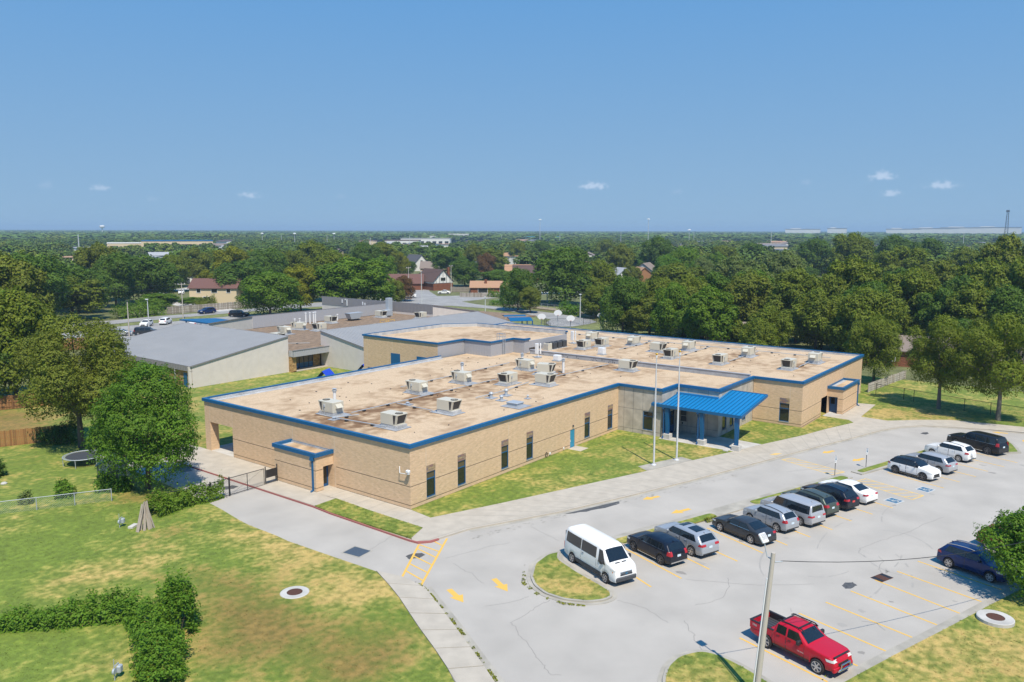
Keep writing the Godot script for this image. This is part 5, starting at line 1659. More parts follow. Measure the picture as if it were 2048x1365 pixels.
	for sx in [-1.0, 1.0]:
		for sz in [-1.0, 1.0]:
			put("post", boxm(Vector3(sx * 1.2, 0.55, sz * 0.9), Vector3(0.07, 1.1, 0.07)), M.yellow_paint, yr)
		for y in [0.55, 1.08]:
			put("rail", boxm(Vector3(sx * 1.2, y, 0), Vector3(0.06, 0.06, 1.74)), M.yellow_paint, yr)
			put("rail", boxm(Vector3(0, y, sx * 0.9), Vector3(2.34, 0.06, 0.06)), M.yellow_paint, yr)
	# condensers in a row by the raised hall
	for i in 4:
		var o := thing("condenser", ["pale condenser with a slatted face at the left of the row by the raised hall", "dark condenser next to the pale one by the raised hall", "dark condenser, second from the right end of the row", "dark condenser at the right end of the row by the hall"][i], "condenser", Vector3(52.2 + i * 1.35, R, -22.7), 0.0, "condensers in a row by the raised hall")
		put("casing", boxm(Vector3(0, 0.55, 0), Vector3(0.95, 1.0, 0.95), 0.04), M.cream_metal if i == 0 else M.charcoal, o)
		var t := MB.new()
		t.lathe(Vector3(0, 1.05, 0), [Vector2(0.4, 0.0), Vector2(0.38, 0.04), Vector2(0.0, 0.02)], 12)
		put("fan_grille", t, M.black_metal, o)
		for k in 5:
			put("slat", boxm(Vector3(-0.48, 0.22 + k * 0.16, 0), Vector3(0.03, 0.05, 0.7)), M.grey_siding if i == 0 else M.coil, o)
		put("pad", boxm(Vector3(0, 0.03, 0), Vector3(1.2, 0.06, 1.2)), M.white_flashing, o)
	# white antenna panels and cabinets
	for q in [[45.2, -19.6, 1.9, "white antenna panel rack standing before the roof divider"], [60.1, -23.4, 1.9, "white antenna panel rack at the hall's right end"]]:
		var o := thing("antenna_rack", q[3], "antenna", Vector3(q[0], R, q[1]))
		put("panel", boxm(Vector3(-0.15, 1.3, 0), Vector3(0.22, 1.5, 0.55), 0.05), M.white_metal, o)
		put("panel", boxm(Vector3(0.25, 1.3, 0.35), Vector3(0.2, 1.5, 0.18), 0.05), M.white_metal, o)
		var m := MB.new()
		m.tube(Vector3(0.05, 0, 0.1), Vector3(0.05, 2.1, 0.1), 0.05, 0.05)
		put("mast", m, M.white_metal, o)
		put("ballast", boxm(Vector3(0.05, 0.1, 0.1), Vector3(0.8, 0.2, 0.8), 0.02), M.galvanised, o)
	for q in [[44.65, -15.8, 0.85, "small white cabinet right before the tarred roof divider"], [53.3, -13.9, 1.05, "small white cabinet alone on the roof behind the divider"]]:
		var o := thing("roof_cabinet", q[3], "cabinet", Vector3(q[0], R, q[1]))
		put("box", boxm(Vector3(0, q[2] * 0.55, 0), Vector3(0.75, q[2] * 0.85, 0.95), 0.04), M.white_metal, o)
		put("base", boxm(Vector3(0, 0.06, 0), Vector3(1.0, 0.12, 1.2)), M.galvanised, o)
		put("door_panel", boxm(Vector3(-0.385, q[2] * 0.55, 0), Vector3(0.02, q[2] * 0.6, 0.6)), M.white_metal, o)
	for q in [[6.87, -17.5, "tall grey flue behind the unit nearest the porch corner"], [27.1, -17.9, "tall grey flue behind the third back-row unit"], [37.6, -16.6, "tall grey flue behind the unit before the wall ladder"], [37.3, -9.9, "tall grey flue beside the unit with an open hood"]]:
		var o := thing("roof_flue", q[2], "flue", Vector3(q[0], R, q[1]))
		var m := MB.new()
		m.tube(Vector3.ZERO, Vector3(0, 1.5, 0), 0.16, 0.16, 10)
		put("pipe", m, M.white_metal, o)
		var k := MB.new()
		k.lathe(Vector3(0, 1.5, 0), [Vector2(0.17, 0), Vector2(0.24, 0.04), Vector2(0.24, 0.2), Vector2(0.12, 0.22), Vector2(0.12, 0.3), Vector2(0.26, 0.32), Vector2(0.0, 0.4)], 10)
		put("cap", k, M.galvanised, o)
	vent(Vector3(19.83, R, -7.47), "leftmost of three squat grey vents on the front roof", 0.7, 0.24)
	vent(Vector3(19.5, R, -5.8), "nearest of three squat grey vents on the front roof", 0.6, 0.22)
	vent(Vector3(21.86, R, -7.02), "farthest right of three squat grey vents on the front roof", 0.8, 0.24)
	vent(Vector3(21.96, R, -4.16), "small white mushroom vent right of the roof hatch", 0.45, 0.13)
	vent(Vector3(3.0, R, -13.0), "low silver vent by the pipe bend near the porch corner", 0.3, 0.2)
	vent(Vector3(12.0, R, -12.2), "low silver vent beside the long pipe between the first units", 0.3, 0.2)
	var ht := thing("roof_hatch", "square grey roof hatch near the front edge of the brick school", "hatch", Vector3(18.4, R, -3.16))
	put("curb", boxm(Vector3(0, 0.16, 0), Vector3(1.1, 0.3, 1.3)), M.galvanised, ht)
	put("lid", boxm(Vector3(0, 0.36, 0), Vector3(1.25, 0.1, 1.45), 0.03), M.galvanised, ht)
	put("flashing", boxm(Vector3(-0.1, 0.02, 0.2), Vector3(2.2, 0.03, 2.4)), M.silver_coating, ht)
	roof_pipe([[5.5, -13.4], [28.2, -13.4]], R, "long grey pipe between the two rows of rooftop units")
	roof_pipe([[33.8, -8.85], [46.0, -8.4]], R, "grey pipe running to the roof divider past the single unit")
	roof_pipe([[5.4, -12.2], [3.07, -13.1], [3.7, -6.7]], R, "bent grey pipe round the near corner units")
	roof_pipe([[11.26, -13.0], [11.04, -7.8]], R, "short grey pipe to the second front unit")
	roof_pipe([[17.6, -18.9], [38.6, -19.5]], R, "grey pipe behind the back row of units")
	roof_pipe([[69.8, -30], [69.9, 13.5]], R + 0.02, "long grey pipe along the far edge of the east wing roof")
	roof_pipe([[18.3, -8.35], [23, -8.3], [29, -9.2]], R, "thin grey pipe past the three squat vents")
	roof_pipe([[58.5, -4.0], [69.6, -4.4]], R + 0.02, "grey pipe from the middle unit to the far pipe")
	roof_pipe([[58.2, 3.4], [69.6, 3.2]], R + 0.02, "grey pipe across the middle of the east wing roof")
	roof_pipe([[59.5, 12.4], [69.6, 12.2]], R + 0.02, "grey pipe across the right end of the east wing roof")
	roof_pipe([[58.5, -14.0], [69.6, -14.4]], R + 0.02, "grey pipe crossing the east wing roof before the condensers")
	roof_pipe([[36, -72], [42, -66]], 3.53, "thin grey pipe on the old flat roof between the gables")
	# crumbs and offcuts left on the roof
	var cr := MB.new()
	var r := RandomNumberGenerator.new()
	r.seed = 3
	for i in 110:
		var p := Vector3(r.randf_range(2, 46), R, r.randf_range(-28, -2)) if i < 65 else Vector3(r.randf_range(49, 73), R + 0.02, r.randf_range(-20, 15))
		cr.box(p + Vector3(0, 0.03, 0), Vector3(r.randf_range(0.05, 0.18), 0.05, r.randf_range(0.05, 0.14)), Basis(Vector3.UP, r.randf() * 3.0))
	tag(put("roof_debris", cr, M.charcoal), "dark scattered bits lying on the gravel roofs", "debris", "", "stuff")

func build_front_things() -> void:
	for q in [[23.77, 9.99, "left silver flagpole with a gold ball before the front lawn"], [26.76, 11.0, "right silver flagpole with a gold ball, nearer the canopy"]]:
		var o := thing("flagpole", q[2], "flagpole", Vector3(q[0], 0.13, q[1]), 0.0, "flagpoles before the entrance")
		var p := MB.new()
		p.tube(Vector3(0, 0.1, 0), Vector3(0, 5.5, 0), 0.10, 0.09, 12)
		p.tube(Vector3(0, 5.5, 0), Vector3(0, 10.9, 0), 0.088, 0.045, 12)
		put("pole", p, M.pole_metal, o)
		var b := MB.new()
		b.lathe(Vector3.ZERO, [Vector2(0.26, 0.0), Vector2(0.26, 0.05), Vector2(0.13, 0.16), Vector2(0.11, 0.16)], 14)
		put("base_collar", b, M.pole_metal, o)
		var t := MB.new()
		t.tube(Vector3(0, 10.75, 0), Vector3(0, 10.98, 0), 0.09, 0.09, 10)
		put("truck", t, M.white_metal, o)
		var s := SphereMesh.new()
		s.radius = 0.12
		s.height = 0.24
		put("ball", s, M.brass, o).position = Vector3(0, 11.1, 0)
		put("cleat", boxm(Vector3(-0.12, 1.4, 0.02), Vector3(0.06, 0.25, 0.06), 0.01), M.pole_metal, o)
		var rp := MB.new()
		rp.tube(Vector3(-0.12, 1.4, 0.02), Vector3(-0.08, 10.8, 0.02), 0.008, 0.008, 4, false)
		put("halyard", rp, M.white_metal, o)
	for q in [[31.38, 25.1, "left reserved parking sign on a thin post by the median's end"], [36.17, 26.72, "right reserved parking sign on a thin post beside the white and black SUV"]]:
		var o := thing("parking_sign", q[2], "sign", Vector3(q[0], 0.02, q[1]), deg_to_rad(-18.0), "reserved parking signs")
		var p := MB.new()
		p.bar(Vector3(0, 0, 0), Vector3(0, 2.0, 0), 0.05, 0.04)
		put("post", p, M.charcoal, o)
		put("board", boxm(Vector3(0, 1.72, 0.035), Vector3(0.34, 0.5, 0.012), 0.004), M.white_metal, o)
		put("blue_square", boxm(Vector3(0, 1.66, 0.043), Vector3(0.16, 0.18, 0.006)), M.blue_paint, o)
		put("plate", boxm(Vector3(0, 1.38, 0.035), Vector3(0.3, 0.12, 0.012), 0.004), M.white_metal, o)
		var t := TextMesh.new()
		t.text = "RESERVED\nPARKING"
		t.font_size = 16
		t.pixel_size = 0.0042
		t.depth = 0.004
		put("lettering", t, M.dark_blue_metal, o).position = Vector3(0, 1.86, 0.044)
	# manholes: concrete collar with an iron lid
	for q in [[-15.38, 4.84, 0.03, 0.92, "round concrete manhole with a rusty lid in the west lawn"], [7.7, 40.93, 0.12, 1.0, "raised round concrete manhole with a rusty lid by the near tree"]]:
		var o := thing("manhole", q[4], "manhole", Vector3(q[0], q[2], q[1]))
		var c := MB.new()
		var hh := 0.05 if q[0] < 0 else 0.22
		c.lathe(Vector3.ZERO, [Vector2(q[3], 0.0), Vector2(q[3], hh - 0.03), Vector2(q[3] - 0.05, hh), Vector2(0.5, hh), Vector2(0.5, hh - 0.02)], 24)
		put("collar", c, M.pale_concrete, o)
		var l := MB.new()
		l.lathe(Vector3(0, hh - 0.02, 0), [Vector2(0.49, 0.0), Vector2(0.47, 0.03), Vector2(0.0, 0.03)], 20)
		put("lid", l, M.rusty_iron, o)
	var sp := thing("steel_plate", "blue-grey steel access plate set in the west drive", "cover", Vector3(-8.48, 0, 2.96), 0.12)
	put("plate", boxm(Vector3(0, 0.015, 0), Vector3(1.25, 0.025, 1.5), 0.006), M.steel_cover, sp)
	put("frame", boxm(Vector3(0, 0.006, 0), Vector3(1.5, 0.01, 1.75)), M.old_concrete, sp)
	var dg := thing("storm_drain", "rusty square storm drain with two dark slots in the car park", "drain", Vector3(10.15, 0, 34.1), deg_to_rad(-20))
	put("frame", boxm(Vector3(0, 0.01, 0), Vector3(1.3, 0.018, 0.85)), M.rusty_iron, dg)
	for x in [-0.46, 0.46]:
		put("slot", boxm(Vector3(x, 0.016, 0), Vector3(0.3, 0.012, 0.75)), M.black_metal, dg)
	put("cover_plate", boxm(Vector3(0, 0.02, 0), Vector3(0.58, 0.02, 0.8), 0.004), M.rusty_iron, dg)
	# timber utility pole with a flood lamp on the near island
	var base := Vector3(-8.81, 0.1, 32.57)
	var up := thing("utility_pole", "leaning grey timber pole with a floodlight on the near island", "utility pole", base)
	var lean := Vector3(0.46, 7.5, 0.37)
	var p := MB.new()
	p.tube(Vector3(0, -0.1, 0), lean, 0.15, 0.105, 12)
	put("pole", p, M.pole_timber, up)
	var pvc := MB.new()
	var side := Vector3(-0.125, 0, -0.11)
	pvc.tube(side * 1.25 + Vector3(0, 0.05, 0), lean * 0.83 + side * 1.05, 0.035, 0.035, 8)
	put("conduit", pvc, M.white_metal, up)
	var arm := MB.new()
	var top := lean
	var q0 := top + Vector3(0, -0.4, 0)
	var ad := Vector3(0.3, 0, -0.95).normalized()
	arm.tube(q0, q0 + ad * 0.35 + Vector3(0, 0.1, 0), 0.03, 0.03, 6)
	arm.tube(q0 + ad * 0.35 + Vector3(0, 0.1, 0), q0 + ad * 0.55 + Vector3(0, 0.75, 0), 0.03, 0.03, 6)
	var ap := put("lamp_arm", arm, M.galvanised, up)
	var lh := MB.new()
	var lb := Basis(Vector3.UP, atan2(ad.x, ad.z)) * Basis(Vector3.RIGHT, -0.9)
	lh.bevel(q0 + ad * 0.6 + Vector3(0, 0.95, 0), Vector3(0.44, 0.12, 0.5), 0.03, lb)
	for k in 6:
		lh.box(q0 + ad * 0.6 + Vector3(0, 0.95, 0) + lb * Vector3(-0.15 + k * 0.06, 0.08, 0.05), Vector3(0.02, 0.05, 0.28), lb)
	put("flood_lamp", lh, M.white_metal, up)
	var ins := MB.new()
	ins.tube(top + Vector3(0.0, -0.45, 0.1), top + Vector3(0.3, -0.45, 0.35), 0.03, 0.03, 6)
	put("insulator", ins, M.galvanised, up)
	# service wire that sags away to the right
	var w0 := base + top + Vector3(0.25, -0.42, 0.3)
	wire("service_wire", w0, Vector3(22.0, 6.3, 49.4), 1.6, 0.018, "thin dark wire sagging from the near pole to the right")
	street_pole(Vector3(22.0, 0.1, 49.4), 6.5, "timber pole beyond the right edge that carries the service wire", false)

func wire(called: String, a: Vector3, b: Vector3, sag: float, r: float, label: String) -> void:
	var m := MB.new()
	var n := 18
	for i in n:
		var t0 := float(i) / n
		var t1 := float(i + 1) / n
		m.tube(a.lerp(b, t0) - Vector3(0, sag * 4.0 * t0 * (1.0 - t0), 0), a.lerp(b, t1) - Vector3(0, sag * 4.0 * t1 * (1.0 - t1), 0), r, r, 5, false)
	tag(put(called, m, M.black_metal), label, "wire")

# chain-link fence along plan points: posts, top rail and crossing wires
func chain_fence(called: String, label: String, pts: Array, h: float, m: Material, step := 2.6, y := 0.03, group := "") -> Node3D:
	var o := thing(called, label, "fence", Vector3.ZERO, 0.0, group)
	var rail := MB.new()
	var wires := MB.new()
	for i in pts.size() - 1:
		var a := Vector3(pts[i][0], y, pts[i][1])
		var b := Vector3(pts[i + 1][0], y, pts[i + 1][1])
		var l := a.distance_to(b)
		var d := (b - a) / l
		var n := maxi(1, int(round(l / step)))
		for k in n + (1 if i == pts.size() - 2 else 0):
			var p := MB.new()
			var q := a + d * l * float(k) / n
			p.tube(q, q + Vector3(0, h + 0.05, 0), 0.04, 0.04, 6)
			put("post", p, m, o)
		rail.tube(a + Vector3(0, h, 0), b + Vector3(0, h, 0), 0.028, 0.028, 6, false)
		var c := int(l / 0.17)
		for k in range(-int(h / 0.17), c):
			var s := float(k) * 0.17
			var u0 := maxf(0.0, s)
			var u1 := minf(l, s + h)
			if u1 - u0 < 0.02:
				continue
			var lo := a + d * u0 + Vector3(0, u0 - s, 0)
			var hi := a + d * u1 + Vector3(0, u1 - s, 0)
			wires.quad(lo - Vector3(0, 0.0055, 0), hi - Vector3(0, 0.0055, 0), hi + Vector3(0, 0.0055, 0), lo + Vector3(0, 0.0055, 0))
			lo = a + d * u0 + Vector3(0, h - (u0 - s), 0)
			hi = a + d * u1 + Vector3(0, h - (u1 - s), 0)
			wires.quad(lo - Vector3(0, 0.0055, 0), hi - Vector3(0, 0.0055, 0), hi + Vector3(0, 0.0055, 0), lo + Vector3(0, 0.0055, 0))
	put("top_rail", rail, m, o)
	put("mesh_wire", wires, m, o)
	return o

# board fence: every board a piece, two rails behind, posts
func board_fence(called: String, label: String, a: Vector3, b: Vector3, h: float, mats: Array, step := 0.16, front := 1.0) -> void:
	var o := thing(called, label, "fence")
	var l := a.distance_to(b)
	var d := (b - a) / l
	var side := d.cross(Vector3.UP) * front
	var bs := Basis(d, Vector3.UP, side)
	var n := int(l / step)
	var bm := [boxm(Vector3(0, h * 0.5, 0), Vector3(step - 0.018, h, 0.022)), boxm(Vector3(0, h * 0.5 + 0.02, 0), Vector3(step - 0.024, h + 0.03, 0.024)), boxm(Vector3(0, h * 0.5 - 0.02, 0), Vector3(step - 0.02, h - 0.03, 0.02))].map(func(x): return x.mesh())
	for i in mini(n, 300):
		var q := put("board", bm[rng.randi() % 3], mats[rng.randi() % mats.size()], o)
		q.transform = Transform3D(bs * Basis(Vector3(0, 0, 1), rng.randf_range(-0.008, 0.008)), a + d * ((i + 0.5) * step))
	for y in [0.35, h * 0.52, h - 0.3]:
		var r := MB.new()
		r.bar(a + side * 0.04 + Vector3(0, y, 0), b + side * 0.04 + Vector3(0, y, 0), 0.045, 0.09)
		put("rail", r, mats[0], o)
	var k := maxi(1, int(l / 2.4))
	for i in k + 1:
		put("post", boxm(a + d * l * i / k + side * 0.1 + Vector3(0, h * 0.5, 0), Vector3(0.1, h, 0.1)), mats[0], o)

func build_yard() -> void:
	chain_fence("chain_link_fence", "low grey chain-link fence along the left backyard", [[-30, -29.5], [-21.33, -25.9], [-14.0, -21.9]], 1.05, M.galvanised, 3.0)
	# black gate over the west drive
	var g := thing("drive_gate", "black chain-link double gate across the west drive", "gate", Vector3(0, 0, -15.1))
	for q in [[-8.8, -7.1], [-7.0, -3.5]]:
		var leaf := MB.new()
		var a := Vector3(q[0], 0.12, 0.0)
		var b := Vector3(q[1], 0.12, 0.0)
		for e in [[a, b], [a + Vector3(0, 1.5, 0), b + Vector3(0, 1.5, 0)], [a, a + Vector3(0, 1.5, 0)], [b, b + Vector3(0, 1.5, 0)], [(a + b) * 0.5, (a + b) * 0.5 + Vector3(0, 1.5, 0)]]:
			leaf.tube(e[0], e[1], 0.03, 0.03, 6)
		leaf.tube(a, b + Vector3(0, 1.5, 0), 0.012, 0.012, 4, false)
		var f := put("leaf", leaf, M.black_metal, g)
		var w := MB.new()
		var l: float = q[1] - q[0]
		for k in range(-8, int(l / 0.17)):
			var s := k * 0.17
			var u0 := maxf(0.0, s)
			var u1 := minf(l, s + 1.5)
			for fl in 2:
				var lo := a + Vector3(u0, (u0 - s) if fl == 0 else 1.5 - (u0 - s), 0)
				var hi := a + Vector3(u1, (u1 - s) if fl == 0 else 1.5 - (u1 - s), 0)
				w.quad(lo - Vector3(0, 0.006, 0), hi - Vector3(0, 0.006, 0), hi + Vector3(0, 0.006, 0), lo + Vector3(0, 0.006, 0))
		put("mesh_wire", w, M.black_metal, f)
	for x in [-8.88, -7.05, -3.35, -2.1]:
		var p := MB.new()
		p.tube(Vector3(x, 0, 0), Vector3(x, 1.75, 0), 0.05, 0.05, 8)
		put("post", p, M.black_metal, g)
	var sg := put("lock_panel", boxm(Vector3(-2.72, 1.05, 0), Vector3(1.1, 0.75, 0.03)), M.black_metal, g)
	put("panel_frame", boxm(Vector3(-2.72, 0.2, 0), Vector3(1.1, 0.05, 0.05)), M.black_metal, g)
	chain_fence("drive_fence", "black chain-link fence overgrown with a hedge beside the drive gate", [[-12.6, -16.0], [-8.95, -15.15]], 1.5, M.black_metal, 1.9)
	# backyard fences of cedar boards
	board_fence("cedar_fence", "orange cedar board fence seen from its rail side in the left backyard", Vector3(-22.0, 0.03, -52.2), Vector3(-7.0, 0.03, -45.9), 1.75, [M.cedar, M.cedar_dark, M.cedar], 0.16, -1.0)
	board_fence("shaded_cedar_fence", "orange cedar fence at the back of the left yard under the trees", Vector3(-12.0, 0.03, -70.2), Vector3(3.0, 0.03, -65.0), 1.8, [M.cedar_dark, M.cedar], 0.16, 1.0)
	board_fence("distant_cedar_fence", "bright orange cedar fence far off between the left trees", Vector3(14.5, 0, -118), Vector3(31, 0, -113.5), 2.3, [M.cedar], 0.2, 1.0)
	# trampoline
	var t := thing("trampoline", "round trampoline with a black mat in the left backyard", "trampoline", Vector3(-10.3, 0.03, -35.1))
	var fr := MB.new()
	for i in 28:
		var a0 := TAU * i / 28
		var a1 := TAU * (i + 1) / 28
		fr.tube(Vector3(cos(a0) * 1.85, 0.85, sin(a0) * 1.85), Vector3(cos(a1) * 1.85, 0.85, sin(a1) * 1.85), 0.045, 0.045, 6, false)
	put("rim", fr, M.galvanised, t)
	var mt := MB.new()
	mt.lathe(Vector3(0, 0.82, 0), [Vector2(1.62, 0.02), Vector2(1.0, -0.01), Vector2(0.0, -0.03)], 28)
	put("mat", mt, M.charcoal, t)
	var sp := MB.new()
	for i in 64:
		var a0 := TAU * i / 64
		sp.bar(Vector3(cos(a0) * 1.6, 0.835, sin(a0) * 1.6), Vector3(cos(a0) * 1.83, 0.85, sin(a0) * 1.83), 0.03, 0.02)
	put("springs", sp, M.galvanised, t)
	for i in 6:
		var a0 := TAU * (i + 0.3) / 6
		var lg := MB.new()
		lg.tube(Vector3(cos(a0) * 1.85, 0.85, sin(a0) * 1.85), Vector3(cos(a0) * 1.8, 0.0, sin(a0) * 1.8), 0.035, 0.035, 6)
		put("leg", lg, M.galvanised, t)
	# garden shed
	var s := thing("garden_shed", "small weathered white garden shed under the left trees", "shed", Vector3(-11.0, 0.03, -27.6), deg_to_rad(-35))
	var w := MB.new()
	w.span(Vector3(-1.2, 0, -0.9), Vector3(1.2, 1.7, 0.9))
	put("wall", w, M.cement_wall, s)
	var gb := MB.new()
	for sz in [-1.0, 1.0]:
		gb.tri(Vector3(-1.2, 1.7, sz * 0.9), Vector3(1.2, 1.7, sz * 0.9), Vector3(0, 2.25, sz * 0.9), Vector3(0, 0, sz))
	put("gable", gb, M.cement_wall, s)
	var rf := MB.new()
	for sx in [-1.0, 1.0]:
		rf.quad(Vector3(0, 2.3, -1.05), Vector3(0, 2.3, 1.05), Vector3(sx * 1.38, 1.66, 1.05), Vector3(sx * 1.38, 1.66, -1.05), Vector3(sx, 1, 0))
		rf.quad(Vector3(0, 2.24, -1.05), Vector3(0, 2.24, 1.05), Vector3(sx * 1.38, 1.6, 1.05), Vector3(sx * 1.38, 1.6, -1.05), Vector3(-sx, -1, 0))
	put("roof", rf, M.grey_timber, s)
	for x in [-1.16, 1.16]:
		put("corner_board", boxm(Vector3(x, 0.85, 0.92), Vector3(0.12, 1.7, 0.03)), M.grey_timber, s)
	put("door", boxm(Vector3(0.1, 0.8, 0.92), Vector3(0.75, 1.55, 0.03)), M.grey_timber, s)
	# leaning stack of old fence boards: each is lifted away singly
	var r := RandomNumberGenerator.new()
	r.seed = 61
	var top := Vector3(-15.35, 1.75, -13.75)
	var bl := ["grey weathered board leaning in the pile by the drive hedge"]
	for i in 17:
		var a := Vector3(-16.35 + i * 0.085 + r.randf_range(-0.05, 0.05), 0.04, -12.9 - r.randf_range(0.0, 0.5))
		var e := Vector3(-15.55 + i * 0.028 + r.randf_range(-0.12, 0.12), r.randf_range(1.6, 2.15), -13.7 + r.randf_range(-0.2, 0.15))
		var m := MB.new()
		m.bar(a, e, r.randf_range(0.09, 0.15), 0.03)
		tag(put("old_board", m, M.grey_timber), bl[0], "board", "old boards leaned in a pile")
	put_block("concrete_block", "flat pale concrete block lying beside the board pile", Vector3(-15.95, 0.1, -14.5), Vector3(0.8, 0.18, 0.4), 0.5)
	# gas meters
	for q in [[-16.53, -15.23, "grey gas meter on a riser left of the board pile"], [-27.2, 5.7, "grey gas meter by the vine hedge at the bottom left"]]:
		var o := thing("gas_meter", q[2], "gas meter", Vector3(q[0], 0.03, q[1]), 0.6, "gas meters in the west lawn")
		var p := MB.new()
		p.tube(Vector3(-0.2, 0, 0), Vector3(-0.2, 0.75, 0), 0.03, 0.03, 6)
		p.tube(Vector3(-0.2, 0.75, 0), Vector3(0.2, 0.75, 0), 0.03, 0.03, 6)
		p.tube(Vector3(0.2, 0.75, 0), Vector3(0.2, 0.1, 0), 0.03, 0.03, 6)
		p.tube(Vector3(-0.2, 0.75, 0), Vector3(-0.2, 1.15, 0), 0.02, 0.02, 6)
		put("pipe", p, M.galvanised, o)
		put("meter_body", boxm(Vector3(0.12, 0.48, 0.1), Vector3(0.32, 0.4, 0.24), 0.05), M.galvanised, o)
		var rg := MB.new()
		rg.lathe(Vector3(-0.2, 0.5, 0.0), [Vector2(0.0, -0.05), Vector2(0.16, -0.05), Vector2(0.16, 0.05), Vector2(0.0, 0.05)], 12, Basis(Vector3.RIGHT, PI / 2))
		put("regulator", rg, M.galvanised, o)
	for q in [[-18.2, -38.6, "white stone lying in the left backyard lawn, the upper of three"], [-17.8, -34.2, "white stone lying in the left backyard lawn, the middle of three"], [-22.3, -28.4, "small white stone lying behind the grey chain-link fence"]]:
		var m := MB.new()
		m.lathe(Vector3(q[0], 0.03, q[1]), [Vector2(0.26, 0.0), Vector2(0.28, 0.08), Vector2(0.18, 0.18), Vector2(0.0, 0.22)], 9)
		tag(put("stone", m, M.pale_concrete), q[2], "stone", "white stones in the backyard")
	# right: black fence and pale pickets beyond the east lawn
	chain_fence("east_fence", "black chain-link fence curving past the two trees on the right", [[73.9, 18.8], [73.0, 22.6], [72.28, 24.0], [70.18, 30.35], [69.43, 33.36], [68.6, 37.5], [67.6, 44.0]], 1.6, M.black_metal, 3.1, 0.1)
	picket("pale_picket_fence", "weathered pale picket fence leaning at the right end of the school", Vector3(75.2, 0.1, 17.4), Vector3(90.5, 0.1, 19.2), 1.3)

func put_block(called: String, label: String, at: Vector3, size: Vector3, turn: float) -> void:
	var o := put(called, boxm(Vector3.ZERO, size, 0.02), M.pale_concrete)
	o.position = at
	o.rotation.y = turn
	tag(o, label, "block")

func picket(called: String, label: String, a: Vector3, b: Vector3, h: float) -> void:
	board_fence(called, label, a, b, h, [M.grey_panel, M.grey_timber, M.grey_panel], 0.2, 1.0)

